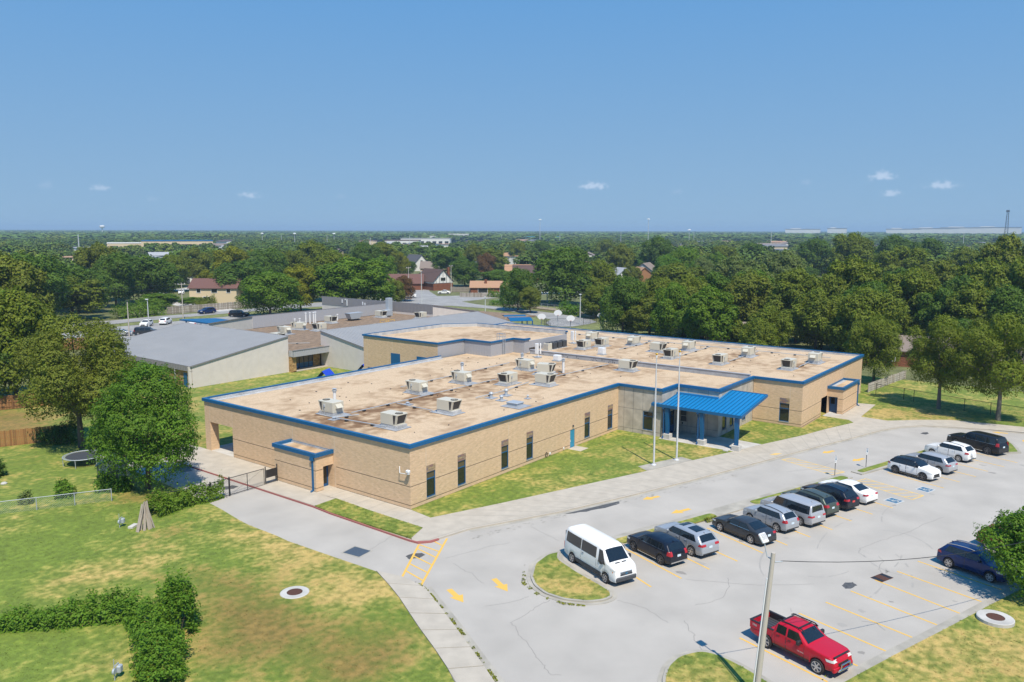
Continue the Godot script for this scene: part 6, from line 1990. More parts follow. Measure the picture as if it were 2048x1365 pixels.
func build_back_grounds() -> void:
	# streets behind the school
	ground_part("street", slabm([[-60, -172], [50, -160.5], [63.7, -161.3], [77.6, -159.8], [89, -160.2], [120, -161], [141.2, -155.5], [146, -148], [152, -158], [170, -176], [186, -186], [240, -236], [246, -230], [192, -180], [178, -166], [163, -148], [185, -134], [260, -112], [258, -106], [178, -128], [152, -127], [147.5, -117], [146.3, -112], [143.7, -97.4], [139.9, -81.1], [132.8, -65.2], [129, -61], [124, -60.2], [117, -60.5], [114.9, -62.5], [115, -66], [119, -70], [126.4, -73.5], [134.4, -88.2], [139.5, -105], [139, -120], [132, -128], [124, -140], [110, -150], [86.8, -153.5], [61, -153.5], [40, -152], [-60, -163]], -0.055, -0.004), M.road)
	ground_part("far_parking", slabm([[26, -141], [48, -146], [84, -146], [86, -120], [47, -112], [30, -118]], -0.055, -0.008), M.road)
	ground_part("driveway", slabm([[120, -250], [139, -262], [146, -282], [150, -280], [141, -256], [112, -238], [96, -205], [90, -160], [84, -160], [88, -210]], -0.055, -0.004), M.pale_concrete)
	for q in [["verge", [[40, -151], [90, -152.5], [112, -149], [123, -140], [90, -146.5], [50, -147]]], ["verge", [[106, -60], [113, -64], [118, -71], [125, -75], [132, -89], [137, -105], [136.5, -120], [128, -126], [112, -120], [106, -79]]], ["verge", [[149, -114], [146, -97], [142, -80], [136, -66], [131, -58], [116, -59], [108, -56], [108, -20], [135, -30], [152, -70], [160, -118]]], ["verge", [[147, -140], [160, -148], [176, -140], [162, -132], [152, -129]]]]:
		ground_part(q[0], slabm(q[1], -0.05, -0.016), M.verge)
	ground_part("play_yard", slabm([[84, -58], [112, -66], [112, -40], [80, -36]], -0.05, -0.01), M.road)
	ground_part("dirt_bank", slabm([[149.5, -110], [147.5, -98], [143.5, -82], [137.5, -68], [140.5, -66], [147, -80], [151.5, -97], [153, -110]], -0.05, 0.35), M.dirt)
	# shade canopy of the playground: two sagging blue sails on posts
	var o := thing("shade_canopy", "blue two-bay shade canopy over the playground behind the school", "canopy", Vector3(99.5, 0, -64.5), deg_to_rad(50))
	for k in 2:
		var m := MB.new()
		var x0 := -5.2 + k * 5.2
		for i in 6:
			var t0 := i / 6.0
			var t1 := (i + 1) / 6.0
			var y0 := 3.15 + sin(t0 * PI) * 0.55
			var y1 := 3.15 + sin(t1 * PI) * 0.55
			m.quad(Vector3(x0 + t0 * 5.1, y0, -2.6), Vector3(x0 + t1 * 5.1, y1, -2.6), Vector3(x0 + t1 * 5.1, y1, 2.6), Vector3(x0 + t0 * 5.1, y0, 2.6), Vector3.UP)
			m.quad(Vector3(x0 + t0 * 5.1, y0 - 0.05, -2.6), Vector3(x0 + t1 * 5.1, y1 - 0.05, -2.6), Vector3(x0 + t1 * 5.1, y1 - 0.05, 2.6), Vector3(x0 + t0 * 5.1, y0 - 0.05, 2.6), Vector3.DOWN)
		put("sail", m, M.blue_metal, o)
	for x in [-5.1, 0.0, 5.1]:
		for z in [-2.5, 2.5]:
			put("post", boxm(Vector3(x, 1.58, z), Vector3(0.22, 3.16, 0.22)), M.dark_blue_metal, o)
	# fan-shaped backboards
	for q in [[112.6, -62.0, "white fan backboard nearest the street corner behind the school"], [113.9, -50.7, "white fan backboard before the field goal frame"], [108.0, -63.5, "white fan backboard just showing over the roof edge, left of two"], [109.0, -56.0, "white fan backboard just showing over the roof edge, right of two"]]:
		var b := thing("basketball_hoop", q[2], "basketball hoop", Vector3(q[0], 0 if q[0] > 111 else -0.6, q[1]), deg_to_rad(37), "basketball hoops behind the school")
		var p := MB.new()
		p.tube(Vector3.ZERO, Vector3(0, 3.0, 0), 0.07, 0.06, 8)
		p.tube(Vector3(0, 2.9, 0), Vector3(-0.9, 3.2, 0), 0.05, 0.05, 6)
		put("post", p, M.galvanised, b)
		var f := MB.new()
		var poly := []
		for i in 13:
			var a := PI * i / 12.0
			poly.append(Vector2(cos(a) * 1.0, 0.2 + sin(a) * 0.85))
		poly.append(Vector2(-0.55, -0.3))
		poly.append(Vector2(0.55, -0.3))
		for i in range(1, poly.size() - 1):
			f.tri(Vector3(-0.95, 3.3 + poly[0].y, poly[0].x), Vector3(-0.95, 3.3 + poly[i].y, poly[i].x), Vector3(-0.95, 3.3 + poly[i + 1].y, poly[i + 1].x), Vector3(-1, 0, 0))
			f.tri(Vector3(-0.91, 3.3 + poly[0].y, poly[0].x), Vector3(-0.91, 3.3 + poly[i].y, poly[i].x), Vector3(-0.91, 3.3 + poly[i + 1].y, poly[i + 1].x), Vector3(1, 0, 0))
		put("backboard", f, M.white_metal, b)
		var h := MB.new()
		for i in 12:
			h.tube(Vector3(-1.22 + cos(TAU * i / 12) * 0.23, 3.1, sin(TAU * i / 12) * 0.23), Vector3(-1.22 + cos(TAU * (i + 1) / 12) * 0.23, 3.1, sin(TAU * (i + 1) / 12) * 0.23), 0.025, 0.025, 5, false)
		put("hoop", h, M.red_paint, b)
	for q in [[112.5, -47.3, 3.4, "white goal frame right of the fan backboards"], [99.0, -14.5, 3.0, "white goal frame half hidden under the grove"]]:
		var b := thing("goal_frame", q[3], "goal", Vector3(q[0], 0, q[1]), deg_to_rad(-52.5))
		for x in [-q[2] * 0.5, q[2] * 0.5]:
			put("upright", boxm(Vector3(x, 1.25, 0), Vector3(0.13, 2.5, 0.13)), M.white_metal, b)
		put("crossbar", boxm(Vector3(0, 2.56, 0), Vector3(q[2] + 0.13, 0.13, 0.13)), M.white_metal, b)
	# tents on the court lawn
	for q in [[40.6, -50.3, "blue ridge tent on the lawn beside the raised hall"], [32.6, -50.4, "blue ridge tent on the lawn left of the other"]]:
		var b := thing("play_tent", q[2], "tent", Vector3(q[0], 0, q[1]), 0.5, "blue tents on the lawn")
		var m := MB.new()
		for sz in [-1.0, 1.0]:
			m.quad(Vector3(-1.5, 1.95, 0), Vector3(1.5, 1.95, 0), Vector3(1.5, 0.5, sz * 1.35), Vector3(-1.5, 0.5, sz * 1.35), Vector3(0, 1, sz))
		put("cover", m, M.tent_blue, b)
		for x in [-1.35, 1.35]:
			for z in [-1.2, 1.2]:
				put("leg", boxm(Vector3(x, 0.3, z), Vector3(0.08, 0.6, 0.08)), M.tent_blue, b)
	chain_fence("play_fence", "black fence beside the drive end behind the school", [[108, -61], [113.5, -66.5], [121.5, -60.3], [128, -60.5], [132, -64]], 1.7, M.black_metal, 3.0, 0.0)
	chain_fence("bank_fence", "grey chain-link fence along the bank of the back street", [[151.5, -112], [150, -98], [145.5, -81], [139.0, -67.0]], 1.4, M.galvanised, 3.0, 0.2)
	board_fence("brown_board_fence", "brown board fence below the wooden house behind the school", Vector3(142.5, 0.1, -72), Vector3(143, 0.1, -58), 2.1, [M.cedar_dark, M.grey_timber], 0.2)
	board_fence("grey_yard_fence", "grey board fence beside the street in front of the red-roofed townhouse", Vector3(70.6, 0, -164), Vector3(99, 0, -164), 2.0, [M.grey_timber, M.grey_panel], 0.3)
	board_fence("tudor_yard_fence", "long grey board fence behind the white car on the back street", Vector3(181, 0, -158), Vector3(196, 0, -136), 1.9, [M.grey_timber], 0.3)
	board_fence("tan_house_fence", "grey picket fence before the tan-roofed house", Vector3(166, 0, -140), Vector3(176, 0, -122), 1.5, [M.grey_timber, M.grey_panel], 0.3)
	# street poles
	street_pole(Vector3(40.6, 0, -126), 7.6, "left of two bare lamp posts in the far parking", false)
	street_pole(Vector3(47.5, 0, -130.5), 7.4, "right of two lamp posts in the far parking, with a white head", true)
	street_pole(Vector3(66.9, 0, -149.5), 9.5, "brown utility pole beside the street before the townhouse", false)
	street_pole(Vector3(121.8, 0, -61.5), 7.4, "timber lamp post at the bend behind the school", true)
	street_pole(Vector3(123.1, 0, -93.2), 5.0, "short white lamp post inside the loop road", true)
	street_pole(Vector3(135.2, 0, -129), 10.5, "pale pole with white antennas at the back street junction", true)
	street_pole(Vector3(157.4, 0, -156.7), 10.4, "thin grey pole beside the white van on the back street", false)
	street_pole(Vector3(179.9, 0, -156.6), 10.3, "reddish utility pole with a crossarm beside the half-timbered house", false)
	for i in 2:
		wire("power_line", Vector3(-60, 9.2 + i * 0.9, -140), Vector3(66.9, 8.4 + i * 0.9, -149.5), 0.9, 0.03, "thin power line over the left street, %s" % ["the lower one", "the upper one"][i])
	wire("street_line", Vector3(135.2, 10.0, -129), Vector3(179.9, 10.1, -156.6), 0.8, 0.03, "thin wire strung between the two back street poles")
	wire("street_line", Vector3(179.9, 10.1, -156.6), Vector3(262, 9.5, -150), 1.2, 0.03, "thin wire running right from the reddish utility pole")

func street_pole(at: Vector3, h: float, label: String, lamp: bool) -> void:
	var o := thing("street_pole", label, "pole", at, 0.0, "poles along the streets")
	var p := MB.new()
	p.tube(Vector3.ZERO, Vector3(0, h, 0), 0.15, 0.09, 8)
	put("pole", p, M.pole_timber if not lamp else M.pole_metal, o)
	if lamp:
		put("lamp_head", boxm(Vector3(-0.2, h + 0.08, 0.1), Vector3(0.6, 0.2, 0.4), 0.04), M.white_metal, o)
	elif h > 9.4:
		put("crossarm", boxm(Vector3(0, h - 0.4, 0), Vector3(2.2, 0.14, 0.14)), M.pole_timber, o)
		for x in [-0.9, 0.9]:
			put("insulator", boxm(Vector3(x, h - 0.22, 0), Vector3(0.12, 0.22, 0.12), 0.02), M.white_metal, o)

const MASTS := [[769, -536, 37.4, 0.42, "tall floodlight mast rising over the horizon left of centre-right", true], [851, -429, 38.3, 0.42, "tall floodlight mast rising over the horizon right of the other", true], [743, -406, 22.7, 0.35, "white mast topping the trees between the two tall floodlight masts", false], [789, -345, 24.9, 0.4, "stout white mast with a head right of the tall floodlight masts", true], [886, -384, 22.6, 0.3, "thin white mast beside the stout one on the right", false], [701, -460, 20, 0.35, "white mast over the trees left of the right floodlight mast", false], [326, -785, 18.9, 0.6, "white sign pole standing over the left trees", false], [599, -594, 18.3, 0.35, "white mast in the trees left of the far office building", false], [572, -629, 16, 0.3, "thin pale mast in the middle left trees", false], [547, -661, 20, 0.35, "white mast, right one of a close pair on the left", true], [542, -667, 18.3, 0.3, "white mast, left one of a close pair on the left", false], [520, -696, 20, 0.35, "white headed mast left of the close pair", true], [511, -708, 18.3, 0.3, "thin mast second from the left in the row of pale masts", false], [498, -725, 20, 0.35, "leftmost pale mast of the row on the left", true], [819, -636, 17.2, 0.3, "thin pale mast right of the far office building", false], [845, -272, 23.8, 0.4, "pale mast by the road signs right of centre", false], [1013, -218, 25.7, 0.4, "greenish mast over the right-hand trees", false], [977, -101, 22.7, 0.35, "pale mast over the trees near the right edge", false]]

# gabled house: ridge along local z, gables at +z and -z. opts: chimney, windows, garage, timber, storeys
func house(label: String, at: Vector3, turn: float, w: float, l: float, eave: float, ridge: float, wall: Material, roof: Material, opts := {}) -> Node3D:
	var o := thing("house", label, "house", at, turn, "houses of the suburb")
	var wm := MB.new()
	wm.span(Vector3(-w / 2, -0.1, -l / 2), Vector3(w / 2, eave, l / 2))
	put("wall", wm, wall, o)
	var g := MB.new()
	for s in [-1.0, 1.0]:
		g.tri(Vector3(-w / 2, eave, s * l / 2), Vector3(w / 2, eave, s * l / 2), Vector3(0, ridge, s * l / 2), Vector3(0, 0, s))
	put("gable", g, opts.get("gable", wall), o)
	var ov := 0.45
	var rise := (ridge - eave) / (w / 2)
	for s in [-1.0, 1.0]:
		var r := MB.new()
		var a := Vector3(0, ridge + 0.12, -l / 2 - ov)
		var b := Vector3(0, ridge + 0.12, l / 2 + ov)
		var c := Vector3(s * (w / 2 + ov), eave + 0.12 - rise * ov, l / 2 + ov)
		var d := Vector3(s * (w / 2 + ov), eave + 0.12 - rise * ov, -l / 2 - ov)
		var dn := Vector3(0, -0.16, 0)
		r.quad(a, b, c, d, Vector3(s, 1, 0))
		r.quad(a + dn, b + dn, c + dn, d + dn, Vector3(-s, -1, 0))
		r.quad(d, c, c + dn, d + dn, Vector3(s, 0, 0))
		r.quad(b, c, c + dn, b + dn, Vector3(0, 0, 1))
		r.quad(a, d, d + dn, a + dn, Vector3(0, 0, -1))
		put("roof_slope", r, roof, o)
	if opts.has("chimney"):
		var ch: Array = opts.chimney
		var c := boxm(Vector3(ch[0], (ridge + ch[2]) * 0.5, ch[1]), Vector3(0.9, ridge - ch[2] + 1.4, 0.9), 0.03)
		put("chimney", c, M.red_brick, o)
	for q in opts.get("windows", []):
		# side (0:+z, 1:-x, 2:+x), along, low, width, height
		var wn := Node3D.new()
		wn.name = "window"
		o.add_child(wn, true)
		var p := Vector3(q[1], q[2], l / 2 + 0.03)
		if q[0] == 1:
			p = Vector3(-w / 2 - 0.03, q[2], q[1])
			wn.rotation.y = -PI / 2
		elif q[0] == 2:
			p = Vector3(w / 2 + 0.03, q[2], q[1])
			wn.rotation.y = PI / 2
		wn.position = p
		put("pane", spanm(Vector3(-q[3] / 2, 0, -0.02), Vector3(q[3] / 2, q[4], 0.0)), M.window_glass, wn)
		var f := MB.new()
		f.span(Vector3(-q[3] / 2 - 0.1, -0.1, -0.02), Vector3(q[3] / 2 + 0.1, 0.0, 0.05))
		f.span(Vector3(-q[3] / 2 - 0.1, q[4], -0.02), Vector3(q[3] / 2 + 0.1, q[4] + 0.1, 0.05))
		f.span(Vector3(-q[3] / 2 - 0.1, 0, -0.02), Vector3(-q[3] / 2, q[4], 0.05))
		f.span(Vector3(q[3] / 2, 0, -0.02), Vector3(q[3] / 2 + 0.1, q[4], 0.05))
		put("frame", f, M.white_metal, wn)
	if opts.has("garage"):
		var ga: Array = opts.garage
		var gd := put("garage_door", boxm(Vector3(ga[0], 1.1, l / 2 + 0.03), Vector3(ga[1], 2.2, 0.08)), ga[2], o)
		for k in 3:
			put("door_groove", boxm(Vector3(ga[0], 0.55 + k * 0.55, l / 2 + 0.075), Vector3(ga[1] - 0.1, 0.04, 0.012)), M.charcoal, gd)
	if opts.has("door"):
		put("door", boxm(Vector3(opts.door, 1.05, l / 2 + 0.03), Vector3(1.0, 2.1, 0.07)), M.charcoal, o)
	if opts.has("timber"):
		for x in [-w * 0.36, -w * 0.18, 0.0, w * 0.18, w * 0.36]:
			var top: float = ridge - absf(x) * rise - 0.2
			put("timber", boxm(Vector3(x, (opts.timber + top) * 0.5, l / 2 + 0.03), Vector3(0.16, top - opts.timber, 0.06)), M.charcoal, o)
		put("timber", boxm(Vector3(0, opts.timber, l / 2 + 0.035), Vector3(w, 0.18, 0.06)), M.charcoal, o)
		put("brick_base", boxm(Vector3(0, opts.timber * 0.5 - 0.06, 0), Vector3(w + 0.1, opts.timber, l + 0.1)), M.red_brick, o)
	return o

func build_houses() -> void:
	for q in [["shingle_grey", [0.20, 0.205, 0.22]], ["shingle_red", [0.17, 0.085, 0.07]], ["shingle_brown", [0.115, 0.07, 0.06]], ["shingle_tan", [0.46, 0.27, 0.16]], ["shingle_pale", [0.42, 0.43, 0.45]], ["shingle_taupe", [0.26, 0.21, 0.18]], ["shingle_dark", [0.09, 0.09, 0.10]]]:
		over(mat(q[0], lin(q[1][0] * 1.15, q[1][1] * 1.15, q[1][2] * 1.15), 0.9), noise_tex(256, 0.12, 0.74, 1.0, 50 + q[0].length(), 3), 3.0)
	mat("wall_cream", lin(0.62, 0.50, 0.33), 0.85)
	mat("wall_white", lin(0.70, 0.69, 0.66), 0.85)
	mat("wall_grey", lin(0.42, 0.44, 0.47), 0.85)
	mat("wall_bluish", lin(0.36, 0.42, 0.47), 0.85)
	mat("wall_brown", lin(0.30, 0.15, 0.07), 0.85)
	mat("wall_tan", lin(0.42, 0.27, 0.16), 0.85)
	house("grey-roofed house with a dark double garage door beyond the left street", Vector3(143, 0, -281), deg_to_rad(-30), 9.5, 11.0, 2.7, 5.0, M.wall_white, M.shingle_grey, {"garage": [0.6, 5.2, M.charcoal], "windows": [[0, -3.4, 0.9, 1.0, 1.3]]})
	house("townhouse with a long red-brown roof and cream walls behind the grey fence", Vector3(101, 0, -187), deg_to_rad(37.5), 9.0, 15.0, 5.0, 7.6, M.wall_cream, M.shingle_red, {"chimney": [-1.5, 2.0, 6.2], "windows": [[1, -4.5, 3.4, 1.2, 1.2], [1, 0.5, 3.4, 1.8, 1.2], [1, 5.0, 3.4, 1.2, 1.2], [1, -2.0, 0.9, 2.2, 1.2]]})
	house("half-timbered white gabled house with a brown roof and brick base", Vector3(188, 0, -173), deg_to_rad(-14), 9.0, 13.0, 3.6, 8.0, M.wall_white, M.shingle_brown, {"timber": 2.7, "gable": M.wall_white, "windows": [[0, 0.0, 3.6, 2.2, 1.3]], "chimney": [4.8, 3.0, 1.5]})
	house("red-brown roofed house joined behind the half-timbered one", Vector3(180, 0, -181), deg_to_rad(40), 8.0, 14.0, 2.8, 6.0, M.red_brick, M.shingle_red, {"windows": [[1, 2.0, 0.9, 1.6, 1.2]]})
	house("low house with a pale tan roof and a brick chimney right of the half-timbered one", Vector3(186, 0, -142), deg_to_rad(37.5), 9.0, 15.0, 2.5, 4.5, M.red_brick, M.shingle_tan, {"chimney": [-1.6, -2.0, 2.6], "windows": [[1, -3.0, 0.5, 3.4, 1.7], [1, 4.0, 0.9, 1.4, 1.2]]})
	house("dark grey gabled house with a white front high among the middle trees", Vector3(293, 0, -286), deg_to_rad(-10), 10.0, 12.0, 4.4, 9.2, M.wall_white, M.shingle_dark, {"windows": [[0, 0.0, 4.6, 1.6, 1.4]]})
	house("brown hipped house roof in front of the dark grey gabled house", Vector3(276, 0, -258), deg_to_rad(37), 9.0, 10.0, 3.0, 6.4, M.wall_tan, M.shingle_taupe)
	house("blue-grey roofed house with white timbered gable among the middle trees", Vector3(297, 0, -237), deg_to_rad(-2), 10.0, 12.0, 3.4, 8.0, M.wall_bluish, M.shingle_grey, {"windows": [[0, 0.0, 3.4, 1.8, 1.3]]})
	house("brown house with two stepped roofs left of the big dark tree", Vector3(256, 0, -177), deg_to_rad(37), 10.0, 13.0, 3.6, 7.2, M.wall_brown, M.shingle_brown, {"windows": [[1, 0.0, 3.0, 1.6, 1.3]]})
	house("tan roofed house just behind the stepped brown house", Vector3(262, 0, -187), deg_to_rad(37), 9.0, 12.0, 3.4, 7.0, M.wall_tan, M.shingle_tan)
	house("house with a wide taupe roof and a pale blue gable among trees", Vector3(300, 0, -138), deg_to_rad(-75), 11.0, 14.0, 3.8, 8.0, M.wall_bluish, M.shingle_taupe, {"windows": [[0, 0.0, 4.2, 1.6, 1.4]]})
	house("white and blue house with a pale roof below the taupe-roofed one", Vector3(259, 0, -129), deg_to_rad(-30), 7.5, 10.0, 4.6, 7.4, M.wall_white, M.shingle_pale, {"windows": [[0, -1.5, 1.0, 1.4, 1.8], [0, 1.5, 1.0, 1.4, 1.8]]})
	house("small red-roofed house between the white one and the taupe-roofed one", Vector3(276, 0, -128), deg_to_rad(-40), 7.0, 9.0, 4.4, 7.0, M.wall_brown, M.shingle_tan)
	house("orange timber house with a tan roof behind the brown board fence", Vector3(164, 0, -75), deg_to_rad(-30), 8.0, 10.0, 3.4, 6.2, M.cedar, M.shingle_tan, {"windows": [[0, 1.5, 0.9, 1.4, 1.2]]})
	house("flat grey-roofed house half hidden behind the timber house", Vector3(196, 0, -76), deg_to_rad(10), 10.0, 12.0, 4.0, 5.6, M.wall_tan, M.shingle_taupe)
	house("dark-roofed house hidden under the right-hand grove, nearest the school", Vector3(112, 0, -16), deg_to_rad(20), 9.0, 14.0, 2.8, 4.6, M.red_brick, M.shingle_taupe, {"windows": [[1, 0.0, 0.9, 1.6, 1.2]]})
	house("brick house glimpsed through the right-hand grove behind the pale fence", Vector3(108, 0, 16), deg_to_rad(15), 9.0, 15.0, 2.8, 4.8, M.red_brick, M.shingle_taupe, {"windows": [[1, -3.0, 0.9, 1.6, 1.2], [1, 3.0, 0.9, 1.6, 1.2]]})
	house("brown house glimpsed at the right edge behind the twin trees", Vector3(103, 0, 36), deg_to_rad(12), 9.0, 14.0, 2.8, 4.8, M.wall_brown, M.shingle_taupe, {"windows": [[1, 0.0, 0.9, 1.8, 1.2]]})
	var cp := thing("carport", "open carport with a flat white roof under the big dark tree", "carport", Vector3(171, 0, -106), deg_to_rad(37))
	put("roof", boxm(Vector3(0, 2.7, 0), Vector3(6.0, 0.22, 9.0), 0.03), M.wall_white, cp)
	for x in [-2.8, 2.8]:
		for z in [-4.2, 0.0, 4.2]:
			put("post", boxm(Vector3(x, 1.3, z), Vector3(0.16, 2.6, 0.16)), M.wall_white, cp)
	# apartment block in the middle distance
	var ap := thing("apartment_block", "three-storey white apartment block with dark balconies among trees", "building", Vector3(399, 0, -390), deg_to_rad(-40))
	put("wall", boxm(Vector3(0, 4.6, 0), Vector3(19, 9.2, 11)), M.wall_white, ap)
	var rf := MB.new()
	for s in [-1.0, 1.0]:
		rf.quad(Vector3(-10, 11.8, 0), Vector3(10, 11.8, 0), Vector3(10, 9.0, s * 6.2), Vector3(-10, 9.0, s * 6.2), Vector3(0, 1, s))
	put("roof", rf, M.shingle_pale, ap)
	for k in 3:
		for x in [-6.6, -1.2, 4.2]:
			var b := put("balcony", boxm(Vector3(x, 1.6 + k * 2.9, 5.45), Vector3(3.4, 1.9, 0.16)), M.charcoal, ap)
			put("railing", boxm(Vector3(x, 1.0 + k * 2.9, 5.75), Vector3(3.6, 0.9, 0.1)), M.wall_white, b)

func block_building(called: String, label: String, category: String, at: Vector3, turn: float, size: Vector3, wall: Material, band: Material, rows: int, cols: int) -> void:
	var o := thing(called, label, category, at, turn)
	put("wall", boxm(Vector3(0, size.y * 0.5, 0), size), wall, o)
	put("parapet", boxm(Vector3(0, size.y + 0.4, 0), Vector3(size.x + 0.6, 0.9, size.z + 0.6)), band, o)
	for j in rows:
		for i in cols:
			put("window", boxm(Vector3((i + 0.5) / cols * size.x - size.x * 0.5, (j + 0.5) / rows * size.y, size.z * 0.5), Vector3(size.x / cols * 0.6, size.y / rows * 0.42, 0.3)), M.window_glass, o)

func mast(at: Vector3, h: float, r: float, label: String, head: bool) -> void:
	var o := thing("high_mast", label, "mast", at, 0.0, "tall masts near the horizon")
	var p := MB.new()
	p.tube(Vector3.ZERO, Vector3(0, h, 0), r, r * 0.6, 6)
	put("pole", p, M.pole_metal, o)
	if head:
		var c := MB.new()
		c.lathe(Vector3(0, h - 0.6, 0), [Vector2(0.0, 0.0), Vector2(r * 5.0, 0.2), Vector2(r * 4.0, 1.0), Vector2(0.0, 1.2)], 8)
		put("lamp_ring", c, M.white_metal, o)

func build_far_city() -> void:
	var face := deg_to_rad(-52.5)
	block_building("shopping_hall", "long cream shopping hall far off on the left", "building", Vector3(396, 0, -825), deg_to_rad(-28), Vector3(40, 9, 30), M.wall_cream, M.wall_white, 1, 3)
	block_building("shopping_hall", "cream shopping hall with a blue roof band far off on the left", "building", Vector3(435, 0, -791), deg_to_rad(-31), Vector3(72, 11.5, 40), M.wall_cream, M.blue_metal, 1, 4)
	block_building("office_building", "white stepped office building far off in the middle", "building", Vector3(1075, 0, -940), face, Vector3(38, 17, 20), M.wall_white, M.wall_white, 3, 9)
	block_building("office_building", "lower white wing left of the far office building", "building", Vector3(1040, 0, -958), face, Vector3(30, 13, 18), M.wall_white, M.wall_white, 2, 7)
	block_building("warehouse", "long pale warehouse with a grey roof far off in the middle", "building", Vector3(800, 0, -760), face, Vector3(70, 12, 30), M.wall_white, M.shingle_pale, 1, 8)
	block_building("store", "low store with a red band far off in the middle", "building", Vector3(735, 0, -742), face, Vector3(46, 10, 24), M.wall_white, M.shingle_red, 1, 6)
	block_building("store", "low pale store with a green roof band near the middle horizon", "building", Vector3(1130, 0, -790), face, Vector3(60, 13, 26), M.wall_white, M.teal_door, 1, 7)
	block_building("store", "low dark-fronted store left of the green-banded one", "building", Vector3(1085, 0, -850), face, Vector3(52, 12, 26), M.wall_cream, M.charcoal, 1, 6)
	var hz := [[1800, 120, 34, "pale factory on the right horizon, leftmost of four"], [1862, 150, 36, "pale factory on the right horizon, second of four"], [1925, 170, 39, "pale factory on the right horizon, third of four"], [1985, 150, 40, "pale factory on the right horizon beside the lattice tower"], [1668, 70, 36, "small white factory on the horizon, right of centre"], [1600, 130, 33, "faint long white factory on the horizon, right of centre"]]
	for q in hz:
		var az := deg_to_rad(37.5) - atan((q[0] - 1024.0) / 1593.0)
		var d := 3400.0
		var p := Vector3(-45.0 + cos(az) * d, 0, 45.0 - sin(az) * d)
		var o := thing("factory", q[3], "factory", p, az - PI / 2.0, "white factories on the horizon")
		put("wall", boxm(Vector3(0, q[2] * 0.5, 0), Vector3(q[1], q[2], 60)), M.wall_white, o)
		put("roof_edge", boxm(Vector3(0, q[2] + 0.6, 0), Vector3(q[1] + 2, 1.6, 62)), M.shingle_pale, o)
		put("clerestory", boxm(Vector3(-q[1] * 0.2, q[2] + 2.5, 0), Vector3(q[1] * 0.3, 3.0, 30)), M.wall_white, o)
	for q in MASTS:
		mast(Vector3(q[0], 0, q[1]), q[2], q[3], q[4], q[5])
	# lattice tower on the right horizon
	var lt := thing("lattice_tower", "tall lattice tower on the right-hand horizon", "tower", Vector3(1706, 0, -136))
	for sx in [-1.0, 1.0]:
		for sz in [-1.0, 1.0]:
			var m := MB.new()
			m.bar(Vector3(sx * 3.2, 0, sz * 3.2), Vector3(sx * 1.2, 63, sz * 1.2), 0.5, 0.5)
			put("leg", m, M.charcoal, lt)
	var br := MB.new()
	for k in 14:
		var y0 := k * 4.5
		var y1 := y0 + 4.5
		var a := 3.2 - y0 / 63.0 * 2.0
		var b := 3.2 - y1 / 63.0 * 2.0
		for s in [-1.0, 1.0]:
			br.bar(Vector3(-a, y0, s * a), Vector3(b, y1, s * b), 0.3, 0.3)
			br.bar(Vector3(a, y0, s * a), Vector3(-b, y1, s * b), 0.3, 0.3)
			br.bar(Vector3(s * a, y0, -a), Vector3(s * b, y1, b), 0.3, 0.3)
	put("bracing", br, M.charcoal, lt)
	put("antenna", boxm(Vector3(0, 62, 0), Vector3(5.5, 3.5, 5.5), 0.3), M.charcoal, lt)
	var wt := thing("water_tower", "pale water tower on the left horizon", "water tower", Vector3(1403, 0, -2996))
	var wb := MB.new()
	wb.lathe(Vector3(0, 30, 0), [Vector2(2.0, 0.0), Vector2(9.0, 4.0), Vector2(9.5, 8.0), Vector2(6.0, 11.0), Vector2(0.0, 12.0)], 14)
	put("tank", wb, M.wall_white, wt)
	var ws := MB.new()
	ws.tube(Vector3.ZERO, Vector3(0, 31, 0), 2.2, 2.0, 10)
	put("stem", ws, M.wall_white, wt)
	# roofs scattered through the distant trees
	var r := RandomNumberGenerator.new()
	r.seed = 404
	var roofs := [M.shingle_grey, M.shingle_pale, M.shingle_taupe, M.shingle_brown, M.shingle_tan]
	var walls := [M.wall_white, M.wall_cream, M.wall_white, M.wall_white]
	for i in 140:
		var f := r.randf_range(380.0, 2600.0)
		var az := deg_to_rad(37.5 + r.randf_range(-31.0, 33.0))
		if az < deg_to_rad(30) and f < 700:
			f += 500.0
		var s := clampf(f / 600.0, 1.0, 3.0)
		var p := Vector3(-45.0 + cos(az) * f, 0, 45.0 - sin(az) * f)
		var o := thing("distant_building", "small pale roofed building among the distant trees", "building", p, r.randf() * 3.0, "small buildings scattered among the distant trees")
		var w := r.randf_range(8, 15) * s
		var l := r.randf_range(9, 24) * s
		var h := r.randf_range(4.0, 6.0) + s * 0.9
		put("wall", boxm(Vector3(0, h * 0.5, 0), Vector3(w, h, l)), walls[r.randi() % 4], o)
		var m := MB.new()
		var k := 2.2 if r.randf() < 0.6 else 0.5
		for sx in [-1.0, 1.0]:
			m.quad(Vector3(0, h + k, -l * 0.52), Vector3(0, h + k, l * 0.52), Vector3(sx * w * 0.55, h - 0.1, l * 0.52), Vector3(sx * w * 0.55, h - 0.1, -l * 0.52), Vector3(sx, 1, 0))
			m.tri(Vector3(-w * 0.5, h, sx * l * 0.5), Vector3(w * 0.5, h, sx * l * 0.5), Vector3(0, h + k, sx * l * 0.5), Vector3(0, 0, sx))
		put("roof", m, roofs[r.randi() % 5], o)

